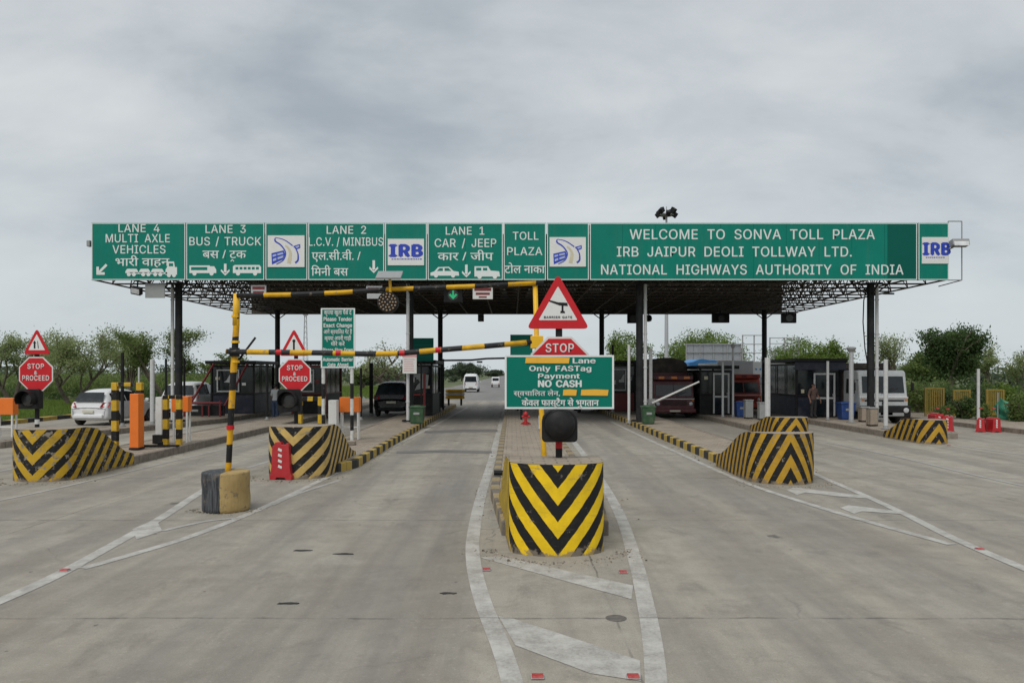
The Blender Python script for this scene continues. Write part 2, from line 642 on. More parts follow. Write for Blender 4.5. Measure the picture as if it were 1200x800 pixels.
def paint(name='lane_paint', lo=0.44, hi=0.62, a=(0.50, 0.49, 0.455)):
    """worn thermoplastic: where it has gone the concrete shows through"""
    t = NT(name)
    w = t.noise(3.2, 8.0, 0.72)
    f = t.noise(38.0, 5.0, 0.7)
    k = t.step(t.math('ADD', t.math('MULTIPLY', w, 0.7), t.math('MULTIPLY', f, 0.36)), lo, hi)
    c = t.mix(t.step(f, 0.3, 0.7), tuple(x * 0.83 for x in a), a)
    c = t.mix(k, c, (0.275, 0.262, 0.236))
    sp = t.n('ShaderNodeSeparateXYZ')
    t.put(sp.inputs[0], t.co())
    yy = t.math('ADD', sp.outputs[1], t.math('MULTIPLY', t.math('SUBTRACT', t.noise(1.4, 5.0, 0.6), 0.5), 0.12))
    fr = t.math('ABSOLUTE', t.math('SUBTRACT', t.math('FRACT', t.math('DIVIDE', yy, 4.6)), 0.5))
    c = t.mix(t.step(fr, 0.0, 0.005, 0.6, 0.0), c, (0.10, 0.095, 0.085))
    t.bump(f, 0.3, 0.004)
    return t.out(c, 0.8)


M['paint'] = paint()
M['paint_faint'] = paint('faint_paint', 0.42, 0.62, (0.42, 0.41, 0.385))
PZ = [0.004]


def line(pxs, w, mat='paint', name='lane_marking'):
    """a painted line through points of the road"""
    P = [Vector((*G(*p), 0)) for p in pxs]
    # resample smoothly
    Q = []
    n = len(P)
    for i in range(n - 1):
        p0, p1, p2, p3 = P[max(i - 1, 0)], P[i], P[i + 1], P[min(i + 2, n - 1)]
        for k in range(5):
            t = k / 5
            Q.append(0.5 * ((2 * p1) + (p2 - p0) * t + (2 * p0 - 5 * p1 + 4 * p2 - p3) * t * t + (3 * p1 - p0 - 3 * p2 + p3) * t ** 3))
    Q.append(P[-1])
    m = MB()
    V = []
    for i, p in enumerate(Q):
        d = (Q[min(i + 1, len(Q) - 1)] - Q[max(i - 1, 0)]).normalized()
        s = Vector((-d.y, d.x, 0))
        ww = w if isinstance(w, (int, float)) else w[0] + (w[1] - w[0]) * i / (len(Q) - 1)
        for q in (p + s * ww / 2, p - s * ww / 2):
            V.append((q.x, q.y, PZ[0]))
    m.add(V, [(2 * i, 2 * i + 1, 2 * i + 3, 2 * i + 2) for i in range(len(Q) - 1)])
    PZ[0] += 0.00015
    return struct(m.build(name, M[mat]))


def patch(pxs, mat='paint', name='lane_marking'):
    m = MB()
    m.add([(*G(*p), PZ[0]) for p in pxs], [tuple(range(len(pxs)))])
    PZ[0] += 0.00015
    return struct(m.build(name, M[mat]))


line([(604, 812), (588, 760), (566, 705), (555, 660), (555, 625), (564, 580), (576, 540), (586, 500), (592, 478)], (0.155, 0.2))
line([(770, 812), (765, 755), (756, 705), (744, 655), (725, 600), (700, 556), (676, 522), (657, 500)], (0.16, 0.17))
patch([(562, 653), (588, 652), (742, 686), (740, 702)])
patch([(584, 722), (602, 725), (682, 751), (750, 774), (751, 798), (692, 789), (604, 756)])
# the merge marking before the left island
line([(-30, 716), (0, 704), (50, 682), (90, 662)], 0.17)
line([(86, 664), (140, 634), (190, 606), (236, 576), (268, 558)], 0.16)
line([(96, 666), (160, 648), (230, 626), (310, 594), (390, 556), (450, 528), (510, 498), (548, 477)], (0.14, 0.12))
patch([(155, 620), (183, 608), (190, 622), (160, 632)])
line([(318, 592), (350, 578), (400, 562)], 0.10, 'paint_faint')
line([(190, 622), (240, 611), (285, 606)], 0.10, 'paint_faint')
line([(290, 548), (330, 536), (352, 530)], 0.12, 'paint_faint')
# left of the second island
line([(-40, 594), (40, 578), (110, 562), (190, 543), (300, 517), (360, 503)], 0.11, 'paint_faint')
line([(-20, 556), (20, 548)], 0.12, 'paint_faint')
# right-hand island
line([(716, 494), (760, 515), (800, 533), (840, 551), (888, 571), (976, 599), (1060, 623), (1116, 638)], (0.12, 0.15))
line([(940, 548), (968, 561), (1010, 579), (1060, 602), (1116, 630), (1200, 666), (1260, 690)], (0.13, 0.16))
patch([(921, 574), (930, 571), (947, 573), (1016, 581), (1018, 584), (985, 582), (944, 577), (934, 580)])
patch([(984, 595), (994, 592), (1012, 594), (1062, 600), (1066, 603), (1010, 599), (1001, 602)])
line([(870, 505), (930, 513), (984, 521), (1060, 537), (1140, 556), (1240, 578)], 0.11, 'paint_faint')
line([(1120, 521), (1150, 526), (1230, 537)], 0.12, 'paint_faint')
line([(640, 482), (662, 489), (690, 498)], 0.1, 'paint_faint')
# centre line and edges of the highway beyond
for x0, x1 in ((-9.0, -8.88), (9.0, 9.12)):
    m = MB()
    m.add([(x0, 120, 0.003), (x1, 120, 0.003), (x1, 900, 0.003), (x0, 900, 0.003)], [(0, 1, 2, 3)])
    struct(m.build('lane_marking', M['paint_faint']))

# dark repaired strips of concrete across the lanes and a manhole cover
t = NT('patch_concrete')
n_ = t.noise(2.0, 6.0, sc3=(0.4, 1.5, 1))
f_ = t.noise(60.0, 4.0)
t.bump(f_, 0.3, 0.005)
M['patch'] = t.out(t.mix(t.step(n_, 0.3, 0.7), (0.10, 0.097, 0.092), (0.19, 0.183, 0.172)), 0.85)
patch([(465, 528.5), (520, 527), (576, 528.5), (577, 531), (520, 530.2), (464, 531.5)], 'patch', 'road_patch')
patch([(498, 505), (545, 503), (583, 503), (583, 506), (540, 506), (497, 507.5)], 'patch', 'road_patch')
m = MB()
gx, gy = G(722, 724)
m.lathe([(0.09, 0.001), (0.095, 0.003), (0.09, 0.005)], 24, (gx, gy, 0))
m.lathe([(0.07, 0.005), (0.068, 0.007)], 24, (gx, gy, 0))
tag(m.build('manhole_cover', pm('cover_iron', (0.11, 0.10, 0.09), .8, .3, 20, dirt=.5)), 'small round dark cover between the striped lines before the yellow chevron block', 'manhole cover')
for i, (px_, py_, wx, lab) in enumerate(((338, 707, 0.09, 'flat dark scrap lying on the left lane nearest the camera'),
                                         (526, 695, 0.07, 'twisted dark scrap on the lane left of the chevron block'),
                                         (355, 645, 0.10, 'flat dark scrap on the left lane beyond the nearest one'),
                                         (403, 649, 0.10, 'flat dark scrap right of the lane middle behind another'))):
    gx, gy = G(px_, py_)
    m = MB()
    pts = [(gx + wx * (1 + 0.4 * random.random()) * cos(a), gy + 0.032 * (0.5 + random.random()) * sin(a)) for a in [k * pi / 7 for k in range(14)]]
    m.xy(pts, 0.001, 0.007)
    tag(m.build('road_scrap', M['rubber']), lab, 'scrap')

STUDS = [(570, 668, 'red road stud beside the left line at the chevron block'),
         (730, 671, 'red road stud beside the right line at the chevron block'),
         (630, 794, 'red road stud at the bottom edge, left of its twin on the striped area'),
         (742, 794, 'red road stud at the bottom edge, right of its twin on the striped area'),
         (76, 669, 'red road stud where the left merging lines meet'),
         (1148, 644, 'red road stud where the right merging lines meet'),
         (1112, 522, 'red road stud in front of the far right barricades')]
s0 = None
for px_, py_, lab in STUDS:
    gx, gy = G(px_, py_)
    if s0 is None:
        s0 = thing('road_stud', lab, 'road stud', (gx, gy, 0.006), 0, 'red road studs')
        MB().xy([(-0.048, -0.04), (0.048, -0.04), (0.048, 0.04), (-0.048, 0.04)], 0.0, 0.010).build('base', M['lightgrey'], s0, 0.003)
        MB().yz([(-0.042, 0.008), (0.042, 0.008), (0.028, 0.02), (-0.028, 0.02)], -0.042, 0.042).build('reflector', pm('stud_red', (0.36, 0.03, 0.03), .4, .3, 30, dirt=.5), s0, 0.003)
    else:
        dup(s0, (gx, gy, 0.006), 0, lab)


# ------------------------------------------------------------------ toll islands
def island_top():
    t = NT('island_paving')
    a = t.noise(0.8, 6.0, 0.65)
    b = t.noise(14.0, 5.0, 0.7)
    br = t.n('ShaderNodeTexBrick')
    br.inputs['Scale'].default_value = 1.7
    br.inputs['Mortar Size'].default_value = 0.02
    br.inputs['Color1'].default_value = (0.36, 0.295, 0.225, 1)
    br.inputs['Color2'].default_value = (0.26, 0.21, 0.16, 1)
    br.inputs['Mortar'].default_value = (0.085, 0.07, 0.055, 1)
    t.put(br.inputs['Vector'], t.co())
    c = t.mix(t.step(a, 0.40, 0.64, 0.05, 0.7), br.outputs[0], (0.33, 0.285, 0.225))
    c = t.mix(t.step(t.noise(2.2, 7.0, 0.7), 0.54, 0.64, 0.0, 0.6), c, (0.15, 0.125, 0.10))
    c = t.mix(t.step(b, 0.45, 0.75, 0.0, 0.5), c, (0.13, 0.115, 0.10))
    t.bump(b, 0.5, 0.012)
    return t.out(c, 0.9)


def kerb_mat(name, painted, period=0.95, xa=None, sgn=1):
    t = NT(name)
    n = t.noise(5.0, 6.0, 0.65)
    c = t.mix(t.step(n, 0.35, 0.7), (0.15, 0.125, 0.10), (0.27, 0.235, 0.195))
    sp = t.n('ShaderNodeSeparateXYZ')
    t.put(sp.inputs[0], t.co())
    fr = t.math('FRACT', t.math('DIVIDE', sp.outputs[1], period))
    if painted:
        k = t.step(fr, 0.5, 0.512)
        s = t.mix(k, (0.42, 0.29, 0.06), (0.030, 0.028, 0.026))
        on = t.step(t.noise(8.0, 6.0, 0.7), 0.60, 0.70, 1.0, 0.25)
        if xa is not None:      # only the side along the lane was painted
            on = t.math('MULTIPLY', on, t.step(t.math('MULTIPLY', t.math('SUBTRACT', sp.outputs[0], xa), sgn), 0.0, 0.02))
        c = t.mix(on, c, s) if painted < 2 else t.mix(0.35, c, s)
    jn = t.math('FRACT', t.math('DIVIDE', sp.outputs[1], period / 2))
    c = t.mix(t.step(t.math('ABSOLUTE', t.math('SUBTRACT', jn, 0.5)), 0.0, 0.03, 0.8, 0.0), c, (0.05, 0.045, 0.04))
    t.bump(n, 0.4, 0.015)
    return t.out(c, 0.85)


M['island'] = island_top()
M['kerb_painted'] = kerb_mat('kerb_painted', 1)
M['kerb_faded'] = kerb_mat('kerb_faded', 2)
M['kerb_plain'] = kerb_mat('kerb_plain', 0)


def island(poly, mat, h=0.2, name='traffic_island'):
    """raised paved island inside a ring of kerb stones"""
    n = len(poly)
    P = [Vector((x, y, 0)) for x, y in poly]
    C = sum(P, Vector()) / n
    inn = []
    for i in range(n):
        a, b, c = P[i - 1], P[i], P[(i + 1) % n]
        d1, d2 = (b - a).normalized(), (c - b).normalized()
        n1, n2 = Vector((-d1.y, d1.x, 0)), Vector((-d2.y, d2.x, 0))
        k = (n1 + n2)
        k = k / max(0.4, (1 + n1.dot(n2)))
        inn.append(b + k * 0.16)
    m = MB()
    m.xy([(p.x, p.y) for p in inn], -0.02, h - 0.015)
    top = struct(m.build(name, M['island']))
    m = MB()
    V = [(p.x, p.y, 0.001 - 0.02) for p in P] + [(p.x, p.y, h) for p in P] + [(p.x, p.y, h) for p in inn] + [(p.x, p.y, -0.02) for p in inn]
    Fs = []
    for k in range(n):
        q = (k + 1) % n
        for r in range(4):
            r2 = (r + 1) % 4
            Fs.append((r * n + k, r * n + q, r2 * n + q, r2 * n + k))
    m.add(V, Fs)
    struct(m.build('kerb', mat, top, 0.02))
    return top


def rect_island(x0, x1, y0, y1, mat, nose=1.2, h=0.2):
    cxm = (x0 + x1) / 2
    w = (x1 - x0) / 2
    return island([(cxm - w * 0.75, y0), (cxm + w * 0.75, y0), (x1, y0 + nose * 1.6), (x1, y1 - 1), (cxm + w * 0.6, y1), (cxm - w * 0.6, y1), (x0, y1 - 1), (x0, y0 + nose * 1.6)], mat, h)


rect_island(-0.38, 1.55, 10.4, 62, M['kerb_faded'], 2.0)
rect_island(-5.45, -3.6, 17.0, 50.5, kerb_mat('kerb_painted_east', 1, 0.95, -4.3, 1), 0.5)
rect_island(-10.95, -9.1, 17.2, 61, M['kerb_plain'], 0.5)
island([(-15.3, 22.0), (-14.9, 22.4), (-14.35, 27), (-12.75, 34), (-12.6, 60), (-15.0, 60), (-15.3, 40)], M['kerb_plain'])
rect_island(4.98, 6.7, 17.0, 61, kerb_mat('kerb_painted_west', 1, 0.95, 5.7, -1), 0.4)
rect_island(9.1, 10.8, 28.0, 61, M['kerb_plain'], 0.4)
rect_island(12.85, 15.15, 25.6, 61, M['kerb_plain'], 0.4)

# verge kerbs of the plaza
m = MB()
m.bx(-21.9, -21.5, -20, 62, -0.05, 0.17)
struct(m.build('verge_kerb', kerb_mat('kerb_verge', 1, 2.2)))
m = MB()
m.bx(18.4, 18.65, 12, 62, -0.05, 0.17)
struct(m.build('verge_kerb', M['kerb_plain']))
m = MB()
m.bx(18.65, 21.6, 12, 62, -0.05, 0.155)
struct(m.build('verge_path', M['island']))


# ------------------------------------------------------------------ striped crash blocks at the island noses
def block_mat(name, V, k, period, phase, ca, wear, cb=BLK, duty=0.5):
    t = NT(name)
    uv = t.n('ShaderNodeUVMap')
    sp = t.n('ShaderNodeSeparateXYZ')
    t.put(sp.inputs[0], uv.outputs[0])
    u, v = sp.outputs[0], sp.outputs[1]
    n = t.noise(5.0, 6.0, 0.6)
    q = t.math('MULTIPLY', u, k)
    x = t.math('SUBTRACT', v, q) if V else t.math('ADD', v, q)
    x = t.math('ADD', x, t.math('MULTIPLY', t.math('SUBTRACT', t.noise(9.0, 3.0), 0.5), 0.03))
    fr = t.math('FRACT', t.math('ADD', t.math('DIVIDE', x, period), 50 + phase))
    s = t.step(fr, duty, duty + 0.015)
    ya = t.mix(t.step(n, 0.35, 0.7), tuple(c * 0.78 for c in ca), ca)
    c = t.mix(s, ya, cb)
    # wear, chips and dirt splashed up from the road
    c = worn(t, c, (0.24, 0.21, 0.17), 0.63 - 0.07 * wear, 0.66 - 0.06 * wear, 9.0, min(1.0, 0.45 + wear))
    scr = t.noise(3.0, 5.0, 0.6, sc3=(1.0, 1.0, 9.0))
    c = t.mix(t.math('MULTIPLY', t.step(scr, 0.58, 0.66), 0.25 + 0.4 * wear), c, (0.10, 0.092, 0.08))
    c = worn(t, c, (0.10, 0.085, 0.06), 0.5, 0.8, 3.0, 0.25 + 0.4 * wear)
    # mud splashed up in an uneven line along the foot
    low = t.step(t.math('SUBTRACT', v, t.math('MULTIPLY', t.math('SUBTRACT', t.noise(7.0, 6.0, 0.7), 0.42), 0.42)), -0.01, 0.03, 0.8, 0.0)
    c = t.mix(low, c, (0.20, 0.165, 0.125))
    t.bump(t.noise(30.0, 5.0), 0.25, 0.006)
    return t.out(c, 0.62, spec=0.3)


def block(label, tip, w, nl, L, h, flat, tail_h, mat, flare=0.0):
    r = thing('crash_block', label, 'crash block', (tip[0], tip[1], 0), 0, 'striped crash blocks at the island noses')
    pts = []
    N = 22
    for i in range(N + 1):
        a = -pi / 2 + pi * i / N
        pts.append((w * sin(a), nl * (1 - cos(a))))
    left = [(-w - flare * j / 6, nl + (L - nl) * j / 6) for j in range(6, 0, -1)]
    right = [(w + flare * j / 6, nl + (L - nl) * j / 6) for j in range(1, 7)]
    pts = left + pts + right
    mid = len(pts) // 2
    S = [0.0] * len(pts)
    for i in range(mid + 1, len(pts)):
        S[i] = S[i - 1] + math.dist(pts[i], pts[i - 1])
    for i in range(mid - 1, -1, -1):
        S[i] = S[i + 1] + math.dist(pts[i], pts[i + 1])

    def top(y):
        if y <= flat:
            return h
        q = (y - flat) / (L - flat)
        return h + (tail_h - h) * (q * q * (3 - 2 * q))
    R = 5
    V, UV = [], []
    for (x, y), s in zip(pts, S):
        for j in range(R + 1):
            z = top(y) * j / R
            b = 1.0 + 0.012 * sin(pi * j / R)
            V.append((x * b, y, z))
            UV.append((s, z))
    Fs = []
    n = len(pts)
    for i in range(n - 1):
        for j in range(R):
            Fs.append((i * (R + 1) + j, (i + 1) * (R + 1) + j, (i + 1) * (R + 1) + j + 1, i * (R + 1) + j + 1))
    me = bpy.data.meshes.new('body')
    me.from_pydata(V, [], Fs)
    uvl = me.uv_layers.new(name='UVMap')
    for p in me.polygons:
        for li in p.loop_indices:
            uvl.data[li].uv = UV[me.loops[li].vertex_index]
    me.update()
    finish(me, 'body', mat, r, smooth=True)
    # concrete top and tail
    m = MB()
    half = n // 2
    ins = 0.012
    V2, F2 = [], []
    for i in range(half + 1):
        a, b = pts[i], pts[n - 1 - i]
        V2 += [(a[0] * 1.0, a[1], top(a[1]) + 0.004), (b[0] * 1.0, b[1], top(b[1]) + 0.004)]
    for i in range(half):
        F2.append((2 * i, 2 * i + 1, 2 * i + 3, 2 * i + 2))
    m.add(V2, F2)
    e0, e1 = pts[0], pts[-1]
    m.add([(e0[0], e0[1], 0), (e1[0], e1[1], 0), (e1[0], e1[1], top(e1[1])), (e0[0], e0[1], top(e0[1]))], [(0, 1, 2, 3)])
    m.build('cap', M['island'], r)
    return r


OLD = (0.50, 0.29, 0.025)
PALE = (0.58, 0.40, 0.13)
block('bright yellow and black chevron block in the middle under the green payment board', (0.55, 9.2), 0.585, 0.36, 3.0, 1.10, 1.0, 0.3,
      block_mat('stripes_bright', True, 1.3, 0.40, 0.47, (0.86, 0.57, 0.010), 0.0), 0.17)
block('pale yellow and black chevron block behind the red plastic barrier', (-4.53, 15.9), 0.64, 0.5, 3.2, 1.08, 0.9, 0.26,
      block_mat('stripes_pale', True, 0.95, 0.38, 0.2, PALE, 0.35))
block('weathered chevron block below the two-sign post near the left edge', (-9.68, 15.5), 0.62, 0.45, 2.9, 1.05, 0.95, 0.28,
      block_mat('stripes_weathered', True, 1.08, 0.42, 0.2, (0.55, 0.34, 0.02), 1.0))
block('large dark striped block whose slope rises to an upright nose, right of centre', (5.48, 15.1), 0.67, 0.7, 3.0, 1.0, 0.55, 0.3,
      block_mat('stripes_ochre', False, 1.9, 0.50, 0.30, OLD, 0.45))
block('dark striped block peeping over the larger one right of centre', (9.62, 26.0), 0.62, 0.7, 3.0, 0.68, 0.9, 0.25,
      block_mat('stripes_dull', False, 1.4, 0.50, 0.1, OLD, 0.5))
block('low dark striped block before the white truck at the right', (13.18, 23.7), 0.46, 0.5, 2.6, 0.74, 1.0, 0.22,
      block_mat('stripes_brown', False, 1.5, 0.50, 0.2, OLD, 0.55))
GLYPHS = {
'A':(480,[[16,0,201,509,276,509,463,0,395,0,287,302,264,372,232,478,245,478,213,371,191,302,85,0],[110,142,110,199,370,199,370,142]]),
'B':(456,[[60,0,60,509,241,509,274,507,304,501,329,491,350,477,367,461,381,442,390,421,396,398,398,374,397,353,393,336,387,320,378,307,368,295,356,286,343,278,329,272,315,267,315,262,331,260,347,254,363,245,378,234,391,220,402,203,411,184,416,161,418,136,416,111,410,88,400,67,386,48,368,31,344,18,317,8,284,2,247,0],[125,57,245,57,281,60,309,67,330,80,344,96,353,115,355,137,354,153,350,169,342,184,333,197,320,209,306,218,289,225,269,229,248,231,125,231],[125,285,238,285,256,287,273,290,288,296,302,304,314,314,323,326,330,340,335,355,336,372,333,393,326,412,313,429,294,442,270,449,240,452,125,452]]),
'C':(510,[[267,-7,225,-3,186,7,150,25,119,49,92,79,70,115,53,157,44,203,40,254,44,305,53,352,70,393,92,429,119,459,150,484,186,501,225,512,267,516,293,514,317,511,340,504,362,496,383,485,402,471,419,456,435,438,448,418,459,397,467,373,473,348,408,348,404,365,397,380,389,395,380,407,369,418,357,428,344,437,330,444,315,449,300,453,284,455,267,456,237,453,209,445,184,432,161,414,141,391,125,364,113,332,106,295,103,254,106,213,113,177,125,145,141,117,161,94,184,76,210,63,237,56,267,53,284,54,300,56,315,60,330,65,344,72,357,81,369,90,380,102,389,114,397,128,404,144,408,160,473,160,467,135,459,112,448,91,435,71,420,53,402,38,383,24,363,13,341,5,317,-2,293,-6]]),
'D':(502,[[219,0,96,0,96,57,215,57,254,60,288,68,318,81,343,99,363,122,379,149,390,181,397,216,399,255,397,294,390,329,379,361,364,388,344,410,320,428,291,441,258,449,221,452,93,452,93,509,225,509,273,505,315,495,353,478,385,455,412,426,433,391,449,351,458,306,462,255,458,205,449,159,433,119,411,83,384,54,351,31,312,14,268,3],[125,509,125,0,60,0,60,509]]),
'E':(419,[[60,0,60,509,372,509,372,452,125,452,125,286,355,286,355,229,125,229,125,57,375,57,375,0]]),
'F':(410,[[60,0,60,509,369,509,369,452,125,452,125,278,346,278,346,221,125,221,125,0]]),
'G':(520,[[269,-7,225,-3,185,7,149,25,118,49,91,79,69,116,53,157,43,203,40,254,43,305,53,352,69,393,91,429,117,459,149,484,184,501,223,512,265,516,291,514,316,510,340,504,363,494,384,483,403,469,421,453,436,436,449,416,460,395,468,373,474,349,408,349,402,365,395,379,387,393,378,406,368,417,356,427,344,436,330,443,315,448,300,453,283,455,265,456,236,453,209,445,183,432,160,414,141,392,125,364,113,332,106,295,103,254,106,213,113,177,125,145,141,117,161,95,184,76,210,63,238,56,269,53,296,55,322,61,345,71,365,85,382,102,396,123,407,147,413,173,415,202,434,199,283,199,283,256,478,256,478,200,475,160,466,124,451,91,431,62,406,38,377,19,344,5,308,-4]]),
'H':(517,[[60,0,60,509,125,509,125,289,392,289,392,509,457,509,457,0,392,0,392,232,125,232,125,0]]),
'I':(300,[[31,0,31,57,118,57,118,452,31,452,31,509,269,509,269,452,183,452,183,57,269,57,269,0]]),
'J':(396,[[185,-7,143,-2,106,11,75,33,52,63,38,100,33,145,33,173,98,173,98,145,100,117,108,93,122,74,139,61,160,53,185,50,209,53,230,61,248,74,261,93,269,117,272,145,272,509,336,509,336,145,332,100,318,63,294,33,263,11,227,-2]]),
'K':(467,[[104,145,104,216,139,261,174,303,212,344,364,509,448,509,231,276,228,276],[60,0,60,509,125,509,125,334,124,225,125,193,125,0],[372,0,188,259,228,309,449,0]]),
'L':(393,[[60,0,60,509,125,509,125,57,361,57,361,0]]),
'M':(628,[[60,0,60,509,152,509,277,187,287,159,299,123,311,84,322,49,307,49,318,83,330,121,342,158,352,187,476,509,568,509,568,0,504,0,504,291,504,327,505,369,506,413,507,457,513,457,498,409,482,363,467,322,456,291,342,0,286,0,170,291,159,321,145,361,129,408,112,457,119,457,120,416,121,372,122,328,122,291,122,0]]),
'N':(523,[[60,0,60,509,136,509,343,183,363,151,388,107,414,55,405,54,401,108,399,157,399,195,399,509,463,509,463,0,387,0,202,290,177,331,148,381,108,452,119,454,122,384,124,328,125,291,125,0]]),
'O':(533,[[267,-7,225,-3,186,7,150,25,119,49,92,79,70,115,53,157,44,203,40,254,44,305,53,352,70,393,92,429,119,459,150,484,186,501,225,512,267,516,309,512,348,501,384,484,415,459,442,429,464,393,480,352,490,305,493,254,490,203,480,157,464,115,442,79,415,49,384,25,348,7,309,-3],[267,53,296,55,324,63,349,76,372,94,392,116,408,144,420,176,428,213,430,254,428,295,420,332,408,365,392,392,372,415,349,433,324,446,296,453,267,456,237,453,210,445,184,433,161,415,142,392,125,364,113,332,106,295,103,254,106,213,113,176,125,144,142,117,161,94,184,76,210,63,237,55]]),
'P':(445,[[60,0,60,509,235,509,272,506,305,499,332,487,356,471,375,452,390,430,400,404,407,377,409,348,407,318,400,291,390,265,375,243,356,223,332,207,305,195,272,188,235,186,109,186,109,242,233,242,257,244,279,248,297,256,312,266,324,279,333,294,339,310,343,328,344,348,343,367,339,385,333,402,324,416,312,428,297,439,279,446,257,451,232,452,125,452,125,0]]),
'Q':(533,[[245,159,313,159,369,85,384,65,468,-48,401,-48,346,27,331,46],[267,-7,225,-3,186,7,150,25,119,49,92,79,70,115,53,157,44,203,40,254,44,305,53,352,70,393,92,429,119,459,150,484,186,501,225,512,267,516,309,512,348,501,384,484,415,459,442,429,464,393,480,352,490,305,493,254,490,203,480,157,464,115,442,79,415,49,384,25,348,7,309,-3],[267,53,296,55,324,63,349,76,372,94,392,116,408,144,420,176,428,213,430,254,428,295,420,332,408,365,392,392,372,415,349,433,324,446,296,453,267,456,237,453,210,445,184,433,161,415,142,392,125,364,113,332,106,295,103,254,106,213,113,176,125,144,142,117,161,94,184,76,210,63,237,55]]),
'R':(449,[[60,0,60,509,236,509,273,506,305,500,333,489,356,473,376,455,390,433,401,408,407,381,409,352,407,323,401,296,390,271,376,250,356,232,333,217,305,206,273,200,236,198,125,198,125,0],[125,255,234,255,258,256,280,260,298,267,313,276,325,287,334,300,340,316,344,333,345,352,344,371,340,389,334,405,325,419,313,430,298,440,279,446,258,451,233,452,125,452],[353,0,230,229,303,229,428,0]]),
'S':(447,[[224,-9,188,-7,156,-1,128,9,102,23,81,40,64,60,51,83,42,109,38,137,104,137,108,118,114,102,123,88,136,76,150,66,166,59,185,53,204,50,224,49,246,50,267,54,286,60,303,69,317,79,329,92,338,106,344,122,346,139,344,154,340,168,332,179,322,189,310,197,296,205,245,222,184,239,145,253,112,269,86,289,67,313,56,341,52,372,54,400,62,425,75,448,92,468,113,484,138,498,165,508,195,514,227,516,259,514,289,508,316,498,340,484,360,468,377,449,390,427,398,403,401,378,337,378,332,402,320,421,302,437,280,449,254,456,225,459,204,457,185,454,167,448,152,440,139,430,129,418,121,405,117,391,115,376,117,359,122,345,131,334,142,324,155,315,169,308,212,293,264,279,312,264,328,256,344,248,359,238,372,226,384,213,395,198,402,180,407,161,408,139,406,112,399,87,386,64,370,43,349,25,323,11,294,0,261,-7]]),
'T':(449,[[32,452,32,509,417,509,417,452,257,452,257,0,193,0,193,452]]),
'U':(517,[[259,-8,220,-6,186,2,154,15,126,33,103,55,85,80,71,108,63,140,60,173,60,509,124,509,124,178,126,155,132,133,141,113,153,95,169,80,187,68,208,59,232,53,259,52,285,53,309,59,331,68,349,80,364,95,377,113,385,133,391,155,393,178,393,509,457,509,457,173,454,140,446,108,433,80,414,55,391,33,363,15,332,2,297,-6]]),
'V':(480,[[204,0,16,509,84,509,192,206,215,137,248,31,235,31,267,138,290,206,395,509,463,509,278,0]]),
'W':(686,[[155,0,16,509,82,509,163,196,175,145,187,94,197,40,189,40,200,94,211,145,224,196,306,509,380,509,462,196,474,145,486,94,497,40,488,40,499,94,510,145,523,196,603,509,670,509,530,0,455,0,368,323,351,391,336,475,350,475,335,395,318,323,230,0]]),
'X':(474,[[18,0,217,284,217,236,29,509,104,509,178,400,204,361,223,329,243,292,232,292,252,329,272,361,298,400,374,509,446,509,259,239,259,287,456,0,382,0,292,129,268,165,250,195,230,231,244,231,225,196,206,166,182,129,91,0]]),
'Y':(472,[[203,0,203,208,16,509,91,509,192,344,222,292,250,230,224,230,251,293,280,344,381,509,455,509,268,208,268,0]]),
'Z':(438,[[42,0,42,46,273,385,306,431,341,476,348,454,285,452,223,452,40,452,40,509,397,509,397,462,169,129,134,81,97,33,90,54,152,57,214,57,399,57,399,0]]),
'0':(453,[[227,-7,191,-3,158,7,130,24,105,48,85,77,69,113,57,155,50,202,48,254,50,306,57,353,69,395,85,431,106,461,130,484,159,502,191,512,227,516,262,512,295,502,323,484,348,461,368,431,384,395,396,353,403,306,405,254,403,202,396,155,384,113,368,77,348,48,323,24,295,7,263,-3],[227,50,250,52,271,60,290,74,306,92,320,116,330,144,338,176,342,213,344,254,342,295,338,332,330,365,320,393,306,416,290,435,271,449,250,457,227,460,203,457,182,449,163,435,147,416,134,393,123,365,115,332,111,295,109,254,111,213,115,176,123,144,134,116,147,92,163,74,182,60,203,52]]),
'1':(453,[[76,0,76,55,391,55,391,0],[276,509,276,0,212,0,212,448,209,448,86,358,86,427,198,509]]),
'2':(453,[[64,0,64,47,234,229,282,282,294,298,303,312,311,327,316,341,319,356,320,371,319,389,315,405,308,419,298,431,287,441,273,449,258,455,241,458,224,460,205,458,188,454,172,447,159,438,148,427,139,413,132,398,128,381,127,362,66,362,68,391,75,418,86,442,102,464,121,482,143,496,168,507,196,513,225,516,254,513,281,507,306,497,328,482,346,465,361,445,372,423,379,398,381,372,380,354,377,336,371,318,363,299,351,280,336,259,317,235,294,209,267,180,153,60,153,57,389,57,389,0]]),
'3':(453,[[218,-7,188,-5,159,1,133,10,108,22,88,38,70,57,57,79,48,104,44,132,109,132,112,115,118,100,126,87,137,76,150,66,165,59,182,54,200,51,219,50,239,51,258,55,275,61,291,69,304,80,315,93,323,108,328,125,329,145,328,163,323,180,316,196,306,211,292,223,275,234,254,241,229,246,201,248,157,248,157,299,288,448,288,452,70,452,70,509,372,509,372,461,211,278,211,289,247,290,279,286,308,276,333,262,354,244,371,222,383,198,391,173,393,145,390,116,383,90,370,66,354,45,333,27,309,12,281,2,251,-5]]),
'4':(453,[[40,105,40,158,247,509,311,509,109,166,109,163,413,163,413,105],[282,0,282,121,282,146,282,318,343,318,343,0]]),
